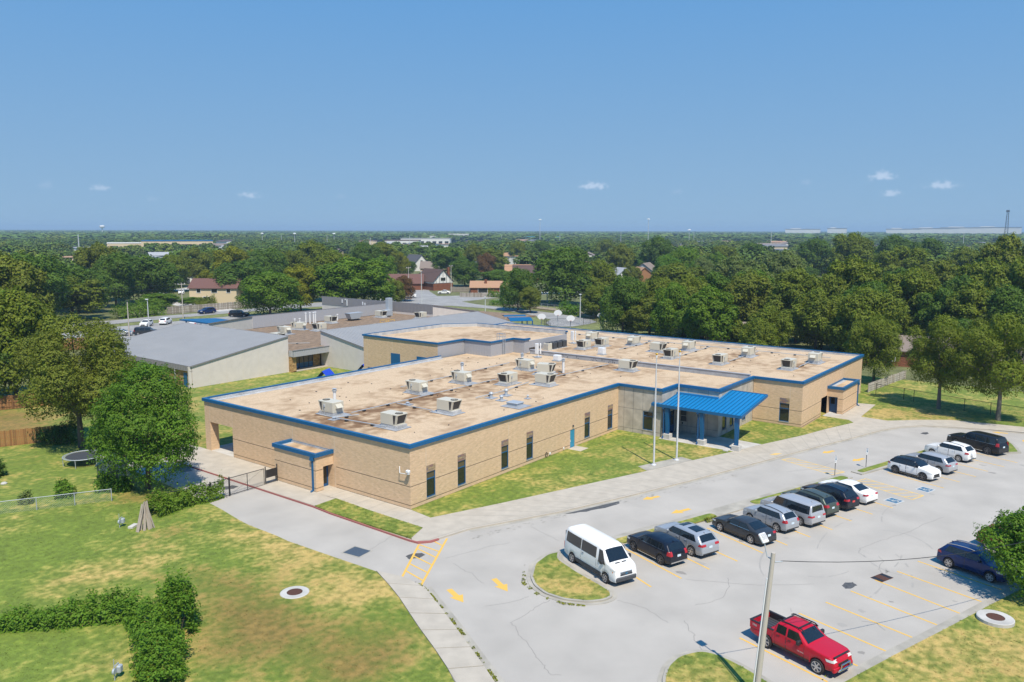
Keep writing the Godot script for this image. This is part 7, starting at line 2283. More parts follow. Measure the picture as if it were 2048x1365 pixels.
# ---- vehicles. local x runs from the tail (-L/2) to the nose (+L/2), y up, z to the side
class Shape:
	var L := 4.6
	var W := 0.92
	var H := 1.68
	var top: Array = []
	var belt := 0.62
	var sill := 0.2
	var r := 0.34
	var xr := -1.3
	var xf := 1.35
	var tumble := 0.3
	func top_at(x: float) -> float:
		var f := clampf(x / L + 0.5, 0.0, 1.0)
		for i in top.size() - 1:
			if f <= top[i + 1][0]:
				return lerpf(top[i][1], top[i + 1][1], (f - top[i][0]) / maxf(1e-5, top[i + 1][0] - top[i][0])) * H
		return top[-1][1] * H
	func half(x: float) -> float:
		var t := absf(2.0 * x / L)
		return W * (1.0 - 0.14 * pow(t, 7.0))
	func belt_at(x: float) -> float:
		return minf(belt * H, top_at(x) - 0.03)
	func bottom_at(x: float) -> float:
		var y := sill + 0.10 * pow(absf(2.0 * x / L), 6.0)
		for xw in [xr, xf]:
			var d: float = absf(x - xw)
			var ra := r + 0.055
			if d < ra:
				y = maxf(y, r + sqrt(ra * ra - d * d))
		return y
	func width_at(x: float, y: float) -> float:
		var w := half(x)
		var b := belt_at(x)
		if y >= b:
			return w * 0.955 - (y - b) * tumble
		var lo := sill
		var t := clampf((y - lo) / maxf(0.05, b - lo), 0.0, 1.0)
		if t < 0.12:
			return w * lerpf(0.93, 0.98, t / 0.12)
		if t < 0.5:
			return w * lerpf(0.98, 1.0, (t - 0.12) / 0.38)
		return w * lerpf(1.0, 0.955, (t - 0.5) / 0.5)
	# outline of the right half at x, from the bottom middle to the top middle
	func ring(x: float) -> PackedVector3Array:
		var yb := bottom_at(x)
		var yt := top_at(x)
		var b := maxf(belt_at(x), yb + 0.04)
		yt = maxf(yt, b + 0.02)
		var k := clampf((yt - b) / 0.3, 0.0, 1.0)
		var g := half(x) * 0.955 - (yt - b) * tumble
		var p := PackedVector3Array()
		p.append(Vector3(x, yb, 0))
		p.append(Vector3(x, yb, width_at(x, yb) * 0.96))
		p.append(Vector3(x, lerpf(yb, b, 0.12), width_at(x, lerpf(yb, b, 0.12))))
		p.append(Vector3(x, lerpf(yb, b, 0.5), width_at(x, lerpf(yb, b, 0.5))))
		p.append(Vector3(x, lerpf(yb, b, 0.85), width_at(x, lerpf(yb, b, 0.85))))
		p.append(Vector3(x, b, width_at(x, b)))
		p.append(Vector3(x, lerpf(b, yt, 0.82), width_at(x, b) - (lerpf(b, yt, 0.82) - b) * tumble - 0.01))
		p.append(Vector3(x, yt - 0.012 * k - 0.006, g - 0.10 - 0.02 * k))
		p.append(Vector3(x, yt + 0.012, g * 0.5))
		p.append(Vector3(x, yt + 0.02, 0))
		return p
	func top_y(x: float, z: float) -> float:
		var q := ring(x)
		var a := absf(z)
		for i in range(9, 5, -1):
			if a <= q[i - 1].z:
				return lerpf(q[i].y, q[i - 1].y, (a - q[i].z) / maxf(1e-4, q[i - 1].z - q[i].z))
		return q[6].y
	func body() -> ArrayMesh:
		var xs := []
		for i in 57:
			xs.append(-L * 0.5 + L * i / 56.0)
		for xw in [xr, xf]:
			for d in [-1.0, -0.97, -0.85, -0.6, -0.3, 0.0, 0.3, 0.6, 0.85, 0.97, 1.0]:
				xs.append(xw + d * (r + 0.0549))
			xs.append(xw - r - 0.0552)
			xs.append(xw + r + 0.0552)
		for t in top:
			xs.append((t[0] - 0.5) * L)
		xs.sort()
		var st := SurfaceTool.new()
		st.begin(Mesh.PRIMITIVE_TRIANGLES)
		var rows := []
		var last := -99.0
		for x in xs:
			if x - last < 0.0002:
				continue
			last = x
			rows.append(ring(x))
		for s in [1.0, -1.0]:
			var m := Vector3(1, 1, s)
			for i in rows.size() - 1:
				for j in 9:
					st.set_smooth_group(0 if j >= 1 else 1)
					var a: Vector3 = rows[i][j] * m
					var b: Vector3 = rows[i + 1][j] * m
					var c: Vector3 = rows[i + 1][j + 1] * m
					var d: Vector3 = rows[i][j + 1] * m
					for q in ([a, d, c, a, c, b] if s > 0 else [a, c, d, a, b, c]):
						st.add_vertex(q)
			for e in 2:
				var q: PackedVector3Array = rows[0] if e == 0 else rows[-1]
				st.set_smooth_group(2 + e)
				var o := Vector3(q[0].x, (q[0].y + q[9].y) * 0.5, 0)
				for j in 9:
					var u := [o, q[j] * m, q[j + 1] * m] if (s > 0) == (e == 0) else [o, q[j + 1] * m, q[j] * m]
					for p in u:
						st.add_vertex(p)
		st.index()
		st.generate_normals()
		return st.commit()
	# a patch that hugs the flank; quad in (x, y): bottom x0..x1, top x2..x3
	func flank(m: MB, s: float, x0: float, x1: float, x2: float, x3: float, y0: float, y1: float, off: float, nu := 4, nv := 3) -> void:
		for i in nu:
			for j in nv:
				var p := []
				for c in [[i, j], [i + 1, j], [i + 1, j + 1], [i, j + 1]]:
					var u: float = float(c[0]) / nu
					var v: float = float(c[1]) / nv
					var x := lerpf(lerpf(x0, x1, u), lerpf(x2, x3, u), v)
					var y := lerpf(y0, y1, v)
					p.append(Vector3(x, y, s * (width_at(x, y) + off)))
				m.quad(p[0], p[1], p[2], p[3], Vector3(0, 0.2, s))
	# a patch on the upper skin between x0 and x1, over the given share of the width
	func deck(m: MB, x0: float, x1: float, share: float, off: float, n := 5) -> void:
		for i in n:
			for j in 6:
				var p := []
				for c in [[i, j], [i + 1, j], [i + 1, j + 1], [i, j + 1]]:
					var x: float = lerpf(x0, x1, float(c[0]) / n)
					var q := ring(x)
					var z: float = lerpf(-1, 1, c[1] / 6.0) * q[7].z * share
					p.append(Vector3(x, top_y(x, z) + off, z))
				m.quad(p[0], p[1], p[2], p[3], Vector3(0, 1, 0))
	# the whole upper skin above the belt line
	func upper(m: MB, x0: float, x1: float, off: float, n: int) -> void:
		for i in n:
			var a := ring(lerpf(x0, x1, float(i) / n))
			var b := ring(lerpf(x0, x1, float(i + 1) / n))
			for s in [-1.0, 1.0]:
				for j in range(5, 9):
					var o := Vector3(0, off if j > 6 else 0.0, s * off if j < 8 else 0.0)
					var k := Vector3(1, 1, s)
					m.quad(a[j] * k + o, b[j] * k + o, b[j + 1] * k + o, a[j + 1] * k + o, Vector3(0, 0.4, s))
	# a patch on the nose (e=1) or tail (e=-1)
	func end(m: MB, e: float, z0: float, z1: float, y0: float, y1: float, off: float) -> void:
		var n := 3
		for i in n:
			for j in n:
				var p := []
				for c in [[i, j], [i + 1, j], [i + 1, j + 1], [i, j + 1]]:
					var y: float = lerpf(y0, y1, float(c[1]) / n)
					var z: float = lerpf(z0, z1, float(c[0]) / n)
					p.append(Vector3(e * (end_x(e, y) + off), y, z))
				m.quad(p[0], p[1], p[2], p[3], Vector3(e, 0.1, 0))
	func end_x(e: float, y: float) -> float:
		var x := L * 0.5
		while x > L * 0.3 and top_at(e * x) < y:
			x -= 0.01
		return x

func wheel_mesh() -> Array:
	var t := MB.new()
	var b := Basis(Vector3.RIGHT, PI / 2)
	t.lathe(Vector3.ZERO, [Vector2(0.68, -0.32), Vector2(0.92, -0.34), Vector2(1.0, -0.24), Vector2(1.0, 0.24), Vector2(0.92, 0.34), Vector2(0.68, 0.32)], 22, b)
	var d := MB.new()
	d.lathe(Vector3.ZERO, [Vector2(0.68, 0.32), Vector2(0.66, 0.2), Vector2(0.25, 0.16), Vector2(0.0, 0.16)], 22, b)
	d.lathe(Vector3.ZERO, [Vector2(0.0, -0.3), Vector2(0.68, -0.3)], 22, b)
	var s := MB.new()
	for i in 6:
		var g := TAU * i / 6
		s.bar(Vector3(cos(g) * 0.1, sin(g) * 0.1, 0.26), Vector3(cos(g) * 0.69, sin(g) * 0.69, 0.30), 0.16, 0.16)
	s.lathe(Vector3.ZERO, [Vector2(0.73, 0.30), Vector2(0.72, 0.345), Vector2(0.66, 0.33), Vector2(0.66, 0.25)], 22, b)
	s.lathe(Vector3.ZERO, [Vector2(0.17, 0.2), Vector2(0.16, 0.34), Vector2(0.0, 0.35)], 12, b)
	return [t.mesh(), d.mesh(), s.mesh()]

var wheels: Array = []
const TOPS := {
	"suv": [[0, 0.42], [0.006, 0.54], [0.018, 0.62], [0.035, 0.67], [0.115, 0.90], [0.14, 0.935], [0.24, 0.975], [0.4, 1.0], [0.5, 0.995], [0.56, 0.97], [0.60, 0.935], [0.74, 0.685], [0.765, 0.665], [0.88, 0.635], [0.945, 0.60], [0.98, 0.53], [1, 0.42]],
	"sedan": [[0, 0.46], [0.01, 0.6], [0.03, 0.68], [0.12, 0.72], [0.15, 0.73], [0.31, 0.95], [0.4, 0.995], [0.5, 1.0], [0.58, 0.965], [0.74, 0.70], [0.77, 0.68], [0.92, 0.62], [0.97, 0.56], [0.99, 0.48], [1, 0.40]],
	"minivan": [[0, 0.40], [0.008, 0.52], [0.018, 0.60], [0.028, 0.64], [0.05, 0.92], [0.07, 0.965], [0.15, 0.99], [0.4, 1.0], [0.58, 0.985], [0.66, 0.94], [0.80, 0.635], [0.82, 0.62], [0.93, 0.56], [0.97, 0.52], [0.99, 0.45], [1, 0.36]],
	"van": [[0, 0.38], [0.004, 0.62], [0.01, 0.9], [0.025, 0.965], [0.06, 0.995], [0.5, 1.0], [0.68, 0.99], [0.73, 0.965], [0.755, 0.93], [0.87, 0.615], [0.885, 0.60], [0.965, 0.535], [0.985, 0.47], [1, 0.36]],
	"pickup": [[0, 0.40], [0.008, 0.46], [0.02, 0.47], [0.285, 0.47], [0.29, 0.60], [0.30, 0.66], [0.325, 0.93], [0.35, 0.975], [0.44, 1.0], [0.53, 0.99], [0.58, 0.955], [0.70, 0.70], [0.72, 0.685], [0.94, 0.635], [0.97, 0.59], [0.99, 0.5], [1, 0.40]],
	"big": [[0, 0.40], [0.008, 0.54], [0.02, 0.60], [0.03, 0.64], [0.055, 0.91], [0.075, 0.965], [0.15, 0.99], [0.4, 1.0], [0.55, 0.99], [0.615, 0.95], [0.715, 0.675], [0.735, 0.66], [0.93, 0.63], [0.97, 0.59], [0.99, 0.5], [1, 0.38]],
}

# glass regions as shares of the length: rear glass, windscreen, then side windows [bottom0, bottom1, top0, top1]
const GLASS := {
	"suv": [0.04, 0.116, 0.605, 0.732, [[0.125, 0.25, 0.185, 0.25], [0.258, 0.43, 0.258, 0.43], [0.44, 0.69, 0.44, 0.60]]],
	"sedan": [0.158, 0.305, 0.588, 0.735, [[0.235, 0.43, 0.315, 0.43], [0.445, 0.675, 0.445, 0.59]]],
	"minivan": [0.030, 0.052, 0.668, 0.795, [[0.06, 0.25, 0.065, 0.25], [0.262, 0.47, 0.262, 0.47], [0.485, 0.735, 0.485, 0.665]]],
	"van": [0.0, 0.0, 0.763, 0.868, [[0.05, 0.36, 0.06, 0.36], [0.372, 0.655, 0.372, 0.655], [0.70, 0.83, 0.70, 0.765]]],
	"pickup": [0.0, 0.0, 0.588, 0.695, [[0.335, 0.45, 0.345, 0.45], [0.47, 0.655, 0.47, 0.585]]],
	"big": [0.032, 0.058, 0.622, 0.708, [[0.07, 0.235, 0.085, 0.235], [0.25, 0.42, 0.25, 0.42], [0.435, 0.66, 0.435, 0.615]]],
}

func car(called: String, label: String, category: String, kind: String, L: float, W: float, H: float, p: Vector2, nose: Vector2, body: Material, opts := {}) -> Node3D:
	var s := Shape.new()
	s.L = L
	s.W = W * 0.5
	s.H = H
	s.top = TOPS[kind]
	s.belt = {"suv": 0.655, "sedan": 0.66, "minivan": 0.58, "van": 0.57, "pickup": 0.66, "big": 0.62}[kind]
	s.sill = opts.get("sill", 0.22 if kind != "sedan" else 0.17)
	s.r = opts.get("r", 0.345)
	s.xr = -L * 0.5 + L * opts.get("rear", 0.2)
	s.xf = L * 0.5 - L * opts.get("front", 0.19)
	s.tumble = {"van": 0.14, "minivan": 0.22, "big": 0.2, "pickup": 0.26}.get(kind, 0.32)
	if wheels.is_empty():
		wheels = wheel_mesh()
	var o := thing(called, label, category, Vector3(p.x, opts.get("y", 0.0), p.y), atan2(-nose.y, nose.x), opts.get("group", "vehicles in the car park"))
	put("body", s.body(), body, o)
	var ub := MB.new()
	ub.span(Vector3(-L * 0.46, s.sill + 0.02, -s.W * 0.74), Vector3(L * 0.46, s.r * 2.0 + 0.02, s.W * 0.74))
	put("underbody", ub, M.trim, o)
	for x in [s.xr, s.xf]:
		for z in [-1.0, 1.0]:
			var w := Node3D.new()
			w.name = "wheel"
			o.add_child(w, true)
			w.position = Vector3(x, s.r, z * (s.W - 0.105))
			w.scale = Vector3(s.r, s.r, s.r) * 0.995
			if z < 0:
				w.rotation.y = PI
			put("tyre", wheels[0], M.tyre, w)
			put("hub", wheels[1], M.trim if opts.get("rim", "alloy") != "alloy" else M.dark_alloy, w)
			put("rim", wheels[2], M[opts.get("rim", "alloy")], w)
	var g: Array = GLASS[kind]
	var fx := func(f: float) -> float: return (f - 0.5) * L
	var roofc: Material = opts.get("roof", null)
	if roofc:
		var rm := MB.new()
		s.upper(rm, fx.call(0.06), fx.call(0.70), 0.005, 40)
		put("roof", rm, roofc, o)
	var glass: Material = M.car_glass
	if g[1] > 0.0:
		var m := MB.new()
		s.deck(m, fx.call(g[0]), fx.call(g[1]), 0.94, 0.012)
		put("rear_window", m, glass, o)
	elif kind == "pickup":
		var m := MB.new()
		s.deck(m, fx.call(0.303), fx.call(0.323), 0.8, 0.012)
		put("rear_window", m, glass, o)
	else:
		var m := MB.new()
		for z in [[-s.W * 0.78, -0.04], [0.04, s.W * 0.78]]:
			s.end(m, -1.0, z[0], z[1], H * 0.6, H * 0.86, 0.012)
		put("rear_window", m, glass, o)
	var ws := MB.new()
	s.deck(ws, fx.call(g[2]), fx.call(g[3]), 0.95, 0.012)
	put("windscreen", ws, glass, o)
	if kind != "van" and kind != "pickup":
		for z in [-1.0, 1.0]:
			var m := MB.new()
			s.flank(m, z, fx.call(g[4][0][0] - 0.006), fx.call(g[4][-1][1] + 0.008), fx.call(g[4][0][2] - 0.006), fx.call(g[4][-1][3] + 0.006), s.belt * H + 0.02, H * (0.912 if kind == "suv" else 0.935), 0.006, 12, 3)
			put("window_band", m, M.trim, o)
	for q in g[4]:
		for z in [-1.0, 1.0]:
			var m := MB.new()
			var y0: float = s.belt * H + 0.035
			var y1: float = H * (0.90 if kind in ["van", "suv"] else 0.925)
			if kind == "van" and q[0] > 0.6:
				y0 -= 0.12
			s.flank(m, z, fx.call(q[0]), fx.call(q[1]), fx.call(q[2]), fx.call(q[3]), y0, y1, 0.010, 5, 3)
			put("side_window", m, glass, o)
	if opts.get("chrome_line", false):
		for z in [-1.0, 1.0]:
			var m := MB.new()
			s.flank(m, z, fx.call(g[4][0][0]), fx.call(g[4][-1][1]), fx.call(g[4][0][0]), fx.call(g[4][-1][1]), s.belt * H + 0.005, s.belt * H + 0.03, 0.012, 10, 1)
			put("chrome_strip", m, M.chrome, o)
	# door gaps and handles
	var doors: Array = {"suv": [[0.27, 0.43], [0.435, 0.68]], "sedan": [[0.28, 0.44], [0.445, 0.69]], "minivan": [[0.27, 0.475], [0.48, 0.74]], "van": [[0.37, 0.66], [0.69, 0.83]], "pickup": [[0.325, 0.455], [0.46, 0.67]], "big": [[0.26, 0.43], [0.435, 0.67]]}[kind]
	for d in doors:
		for z in [-1.0, 1.0]:
			var m := MB.new()
			var y0 := s.sill + 0.10
			var y1 := s.belt * H
			for x in [d[0], d[1]]:
				var a := maxf(fx.call(x), s.xr + s.r + 0.07)
				s.flank(m, z, a, a + 0.018, a, a + 0.018, y0, y1, 0.004, 1, 4)
			var a0 := maxf(fx.call(d[0]), s.xr + s.r + 0.07)
			s.flank(m, z, a0, fx.call(d[1]), a0, fx.call(d[1]), y0, y0 + 0.018, 0.004, 5, 1)
			var dn := put("door", m, M.trim, o)
			var h := MB.new()
			var hx: float = fx.call(d[0]) + 0.22
			h.bevel(Vector3(hx, y1 - 0.11, z * (s.width_at(hx, y1 - 0.11) + 0.02)), Vector3(0.2, 0.03, 0.035), 0.008)
			put("handle", h, opts.get("handle", body), dn)
	# lamps
	for z in [-1.0, 1.0]:
		var hl := MB.new()
		var hy: float = s.top_at(L * 0.47) - 0.16
		s.flank(hl, z, L * 0.5 - 0.42, L * 0.5 - 0.05, L * 0.5 - 0.5, L * 0.5 - 0.07, hy, hy + 0.13, 0.010, 4, 2)
		s.end(hl, 1.0, minf(z * s.W * 0.5, z * s.W * 0.86), maxf(z * s.W * 0.5, z * s.W * 0.86), hy, hy + 0.13, 0.010)
		put("headlight", hl, M.clear_lens, o)
		var tl := MB.new()
		var ty: float = H * opts.get("tail_y", 0.53)
		var th: float = opts.get("tail_h", 0.16)
		if kind != "van":
			s.flank(tl, z, -L * 0.5 + 0.03, -L * 0.5 + 0.36, -L * 0.5 + 0.05, -L * 0.5 + 0.3, ty, ty + th, 0.012, 3, 2)
		s.end(tl, -1.0, minf(z * s.W * opts.get("tail_in", 0.5), z * s.W * 0.86), maxf(z * s.W * opts.get("tail_in", 0.5), z * s.W * 0.86), ty, ty + th, 0.012)
		put("taillight", tl, M.red_lens, o)
		var mr := MB.new()
		var mx: float = fx.call(g[3]) - 0.38
		mr.bevel(Vector3(mx, s.belt * H + 0.10, z * (s.half(mx) + 0.10)), Vector3(0.12, 0.17, 0.2) * (1.5 if kind in ["van", "pickup"] else 1.0), 0.04)
		mr.bar(Vector3(mx, s.belt * H + 0.03, z * s.half(mx) * 0.93), Vector3(mx, s.belt * H + 0.06, z * (s.half(mx) + 0.08)), 0.06, 0.05)
		put("mirror", mr, opts.get("mirror", body), o)
	# bumpers, grille, plates
	var gr := MB.new()
	var gy: float = s.top_at(L * 0.485) - 0.34
	s.end(gr, 1.0, -s.W * 0.48, s.W * 0.48, gy, gy + 0.22, 0.012)
	s.end(gr, 1.0, -s.W * 0.6, s.W * 0.6, s.sill + 0.16, s.sill + 0.26, 0.012)
	put("grille", gr, M.trim, o)
	var bp := MB.new()
	s.end(bp, -1.0, -s.W * 0.8, s.W * 0.8, s.sill + 0.11, s.sill + opts.get("bumper", 0.2), 0.014)
	put("rear_bumper", bp, opts.get("bumper_mat", M.trim), o)
	var fb := MB.new()
	for z in [-1.0, 1.0]:
		s.flank(fb, z, s.xr + s.r + 0.08, s.xf - s.r - 0.08, s.xr + s.r + 0.08, s.xf - s.r - 0.08, s.sill + 0.03, s.sill + opts.get("skirt", 0.09), 0.012, 6, 4)
	put("side_skirt", fb, opts.get("skirt_mat", M.trim), o)
	var pl := MB.new()
	var py: float = opts.get("plate_y", 0.44) * H
	s.end(pl, -1.0, -0.16, 0.16, py, py + 0.15, 0.016)
	put("licence_plate", pl, opts.get("plate", M.plate), o)
	if opts.get("rails", false):
		for z in [-1.0, 1.0]:
			var m := MB.new()
			for k in 6:
				var xa := lerpf(fx.call(0.12), fx.call(0.55), k / 6.0)
				var xb := lerpf(fx.call(0.12), fx.call(0.55), (k + 1) / 6.0)
				var za: float = z * s.ring(xa)[7].z * 0.98
				var zb: float = z * s.ring(xb)[7].z * 0.98
				m.bar(Vector3(xa, s.top_y(xa, za) + 0.05, za), Vector3(xb, s.top_y(xb, zb) + 0.05, zb), 0.035, 0.035)
			put("roof_rail", m, opts.get("rail_mat", M.chrome), o)
	if opts.has("sunroof"):
		for q in opts.sunroof:
			var m := MB.new()
			s.deck(m, fx.call(q[0]), fx.call(q[1]), 0.72, 0.012)
			put("sunroof", m, glass, o)
	if opts.has("wheel_trim"):
		for x in [s.xr, s.xf]:
			for z in [-1.0, 1.0]:
				var m := MB.new()
				for k in 12:
					var a0 := PI * k / 12.0
					var a1 := PI * (k + 1) / 12.0
					var r0 := s.r + 0.05
					var r1 := s.r + 0.115
					var q := []
					for c in [[a0, r0], [a1, r0], [a1, r1], [a0, r1]]:
						var xx: float = x + cos(c[0]) * c[1]
						var yy: float = s.r + sin(c[0]) * c[1]
						q.append(Vector3(xx, yy, z * (s.width_at(xx, yy) + 0.014)))
					m.quad(q[0], q[1], q[2], q[3], Vector3(0, 0, z))
				put("arch_trim", m, M.trim, o)
	var an := MB.new()
	if kind in ["suv", "minivan", "big"]:
		an.bevel(Vector3(fx.call(0.14), s.top_at(fx.call(0.14)) + 0.05, 0), Vector3(0.16, 0.07, 0.05), 0.02)
		put("roof_fin", an, body, o)
	return o

func build_cars() -> void:
	var out := Vector2(-0.34, 0.94).normalized()     # towards the middle of the car park
	var inn := -out
	var white := paint("paint_white", lin(0.80, 0.80, 0.79))
	var silver := paint("paint_silver", lin(0.46, 0.47, 0.49), 0.35)
	var silver2 := paint("paint_silver_blue", lin(0.40, 0.43, 0.47), 0.35)
	var black := paint("paint_black", lin(0.012, 0.013, 0.016))
	var navy := paint("paint_black_blue", lin(0.012, 0.016, 0.028), 0.2)
	var graph := paint("paint_graphite", lin(0.045, 0.05, 0.058), 0.3)
	var green := paint("paint_green_grey", lin(0.075, 0.095, 0.08), 0.3)
	var red := paint("paint_red", lin(0.46, 0.008, 0.025))
	var maroon := paint("paint_maroon", lin(0.22, 0.012, 0.025), 0.2)
	var blue := paint("paint_blue", lin(0.010, 0.03, 0.12), 0.25)
	# van: nose to the lane, plain dark lower flanks and bumpers
	var v := car("passenger_van", "white passenger van with dark lower sides parked beside the kidney-shaped island", "van", "van", 5.9, 2.06, 2.3, Vector2(-0.28, 18.35), Vector2(-0.375, 0.927), white, {"sill": 0.26, "r": 0.36, "rear": 0.19, "front": 0.165, "skirt": 0.34, "skirt_mat": M.charcoal, "bumper": 0.42, "bumper_mat": M.charcoal, "tail_y": 0.3, "tail_h": 0.5, "tail_in": 0.76, "plate_y": 0.3, "mirror": M.trim, "handle": M.trim})
	for q in [[0.14, 0.50], [0.5, 0.86]]:
		put("hood_vent", boxm(Vector3(2.33, 1.385, lerpf(-0.75, 0.75, (q[0] + q[1]) * 0.5)), Vector3(0.12, 0.02, 0.36)), M.trim, v)
	put("front_bumper", boxm(Vector3(2.86, 0.5, 0), Vector3(0.32, 0.34, 1.72), 0.08), M.charcoal, v)
	put("grille_frame", boxm(Vector3(2.93, 0.86, 0), Vector3(0.06, 0.30, 0.98), 0.02), M.galvanised, v)
	for y in [0.78, 0.86, 0.94]:
		put("grille_bar", boxm(Vector3(2.965, y, 0), Vector3(0.02, 0.045, 0.9)), M.charcoal, v)
	var ov := MB.new()
	ov.lathe(Vector3(2.985, 0.86, 0), [Vector2(0.11, -0.01), Vector2(0.11, 0.01), Vector2(0.0, 0.012)], 14, Basis(Vector3(0, 0, 1), -PI / 2) * Basis.from_scale(Vector3(0.5, 1, 1)))
	put("badge", ov, M.blue_paint, v)
	for z in [-0.84, 0.84]:
		put("turn_signal", boxm(Vector3(2.62, 0.98, z * 1.09), Vector3(0.2, 0.1, 0.05), 0.01), M.amber_lens, v)
	car("parked_car", "glossy black SUV with tall red lamps right beside the white van", "SUV", "suv", 4.6, 1.86, 1.68, Vector2(4.25, 20.35), inn, navy, {"tail_y": 0.5, "tail_h": 0.3, "tail_in": 0.62, "chrome_line": true, "skirt_mat": M.chrome, "rim": "dark_alloy", "bumper_mat": M.chrome, "r": 0.36})
	car("parked_car", "silver crossover with two dark sunroofs beside the glossy black SUV", "SUV", "suv", 4.98, 1.96, 1.72, Vector2(7.05, 21.3), inn, silver2, {"sunroof": [[0.2, 0.38], [0.46, 0.56]], "tail_in": 0.45, "rim": "alloy", "r": 0.37})
	car("parked_car", "dark graphite sedan with a chrome window line", "sedan", "sedan", 4.92, 1.86, 1.46, Vector2(11.75, 23.85), inn, graph, {"chrome_line": true, "tail_y": 0.58, "tail_h": 0.14, "plate_y": 0.5})
	car("parked_car", "small silver SUV with red lamps behind the graphite sedan", "SUV", "suv", 4.26, 1.78, 1.66, Vector2(15.2, 24.7), inn, silver2, {"rails": true, "rail_mat": M.trim, "tail_h": 0.22, "tail_in": 0.62})
	car("parked_car", "tall boxy silver minivan with black glass", "minivan", "minivan", 5.1, 1.98, 1.84, Vector2(17.9, 25.5), inn, silver, {"tail_y": 0.46, "tail_h": 0.14, "plate_y": 0.42})
	car("parked_car", "greenish grey SUV between the silver minivan and a black SUV", "SUV", "suv", 4.62, 1.82, 1.72, Vector2(20.7, 26.0), inn, green, {"rails": true, "rail_mat": M.trim, "tail_h": 0.2})
	car("parked_car", "black SUV with chrome roof rails and a red plate", "SUV", "suv", 4.72, 1.84, 1.72, Vector2(23.35, 26.85), inn, navy, {"rails": true, "tail_h": 0.16, "plate": M.red_plate})
	car("parked_car", "white sedan at the end of the row beside the hatched bay", "sedan", "sedan", 4.9, 1.86, 1.46, Vector2(26.0, 27.6), inn, white, {"tail_y": 0.56, "tail_h": 0.14, "plate_y": 0.5})
	car("parked_car", "white SUV with a black roof parked nose out", "SUV", "suv", 4.42, 1.82, 1.66, Vector2(36.35, 30.95), out, white, {"roof": black, "rim": "dark_alloy", "skirt": 0.16, "wheel_trim": true, "r": 0.36, "mirror": black})
	car("parked_car", "pale silver SUV beside the white and black one", "SUV", "suv", 4.7, 1.82, 1.70, Vector2(39.7, 31.7), inn, silver, {"tail_h": 0.12, "tail_in": 0.42, "r": 0.36})
	var rv := car("parked_car", "white SUV with a spare wheel cover on its tail", "SUV", "suv", 4.5, 1.82, 1.72, Vector2(45.35, 32.6), inn, white, {"rails": true, "rail_mat": M.trim, "sunroof": [[0.46, 0.55]], "tail_h": 0.2, "tail_in": 0.68})
	var sc := MB.new()
	sc.lathe(Vector3(-2.33, 0.92, 0), [Vector2(0.0, -0.13), Vector2(0.34, -0.12), Vector2(0.37, 0.0), Vector2(0.34, 0.1), Vector2(0.0, 0.12)], 18, Basis(Vector3(0, 0, 1), PI / 2))
	put("spare_wheel_cover", sc, white, rv)
	car("parked_car", "big black SUV at the far right end of the row", "SUV", "big", 5.7, 2.05, 1.92, Vector2(50.6, 34.35), Vector2(0.42, -0.91).normalized(), black, {"chrome_line": true, "r": 0.42, "rim": "dark_alloy", "skirt_mat": M.chrome, "tail_h": 0.34, "tail_in": 0.74})
	car("parked_car", "dark blue SUV half hidden behind the near right tree", "SUV", "suv", 4.5, 1.84, 1.68, Vector2(15.1, 38.9), out, blue, {"rails": true, "chrome_line": false, "tail_h": 0.16})
	car("parked_car", "dark red car behind the near right tree's crown", "SUV", "suv", 4.5, 1.84, 1.66, Vector2(20.6, 40.6), out, maroon, {"tail_h": 0.22})
	# pickup: open bed with liner, roof rack, bull bar
	var pu := car("pickup_truck", "red double-cab pickup with a black bed and roof rack beside the timber pole", "pickup", "pickup", 5.3, 1.9, 1.80, Vector2(-3.12, 32.85), Vector2(-0.295, 0.955).normalized(), red, {"sill": 0.38, "r": 0.40, "rear": 0.215, "front": 0.175, "skirt": 0.14, "mirror": M.trim, "handle": M.trim, "tail_y": 0.42, "tail_h": 0.3, "tail_in": 0.86, "plate_y": 0.3, "bumper_mat": M.chrome})
	for z in [-1.0, 1.0]:
		var side := MB.new()
		side.bevel(Vector3(-1.83, 1.0, z * 0.85), Vector3(1.6, 0.42, 0.12), 0.03)
		put("bed_side", side, red, pu)
		put("bed_rail", boxm(Vector3(-1.83, 1.215, z * 0.85), Vector3(1.62, 0.03, 0.14), 0.01), M.trim, pu)
		put("bed_liner", boxm(Vector3(-1.83, 0.99, z * 0.783), Vector3(1.56, 0.4, 0.02)), M.trim, pu)
		var rr := MB.new()
		rr.bar(Vector3(-0.85, 1.83, z * 0.6), Vector3(0.5, 1.85, z * 0.6), 0.05, 0.05)
		rr.bar(Vector3(-0.85, 1.83, z * 0.6), Vector3(-0.98, 1.74, z * 0.6), 0.05, 0.05)
		rr.bar(Vector3(0.5, 1.85, z * 0.6), Vector3(0.7, 1.75, z * 0.6), 0.05, 0.05)
		put("roof_rack", rr, M.trim, pu)
	put("bed_floor", boxm(Vector3(-1.83, 0.872, 0), Vector3(1.56, 0.02, 1.55)), M.charcoal, pu)
	for k in 6:
		put("bed_rib", boxm(Vector3(-1.83, 0.886, -0.6 + k * 0.24), Vector3(1.5, 0.012, 0.05)), M.trim, pu)
	put("bed_front", boxm(Vector3(-1.05, 1.0, 0), Vector3(0.03, 0.4, 1.6)), M.trim, pu)
	put("tailgate", boxm(Vector3(-2.6, 0.98, 0), Vector3(0.1, 0.46, 1.76), 0.03), red, pu)
	put("tailgate_cap", boxm(Vector3(-2.6, 1.215, 0), Vector3(0.13, 0.03, 1.78), 0.01), M.trim, pu)
	for x in [-0.7, 0.35]:
		put("rack_crossbar", boxm(Vector3(x, 1.88, 0), Vector3(0.07, 0.04, 1.2), 0.012), M.trim, pu)
	var bb := MB.new()
	bb.tube(Vector3(2.78, 0.55, -0.42), Vector3(2.78, 0.78, -0.36), 0.045, 0.045)
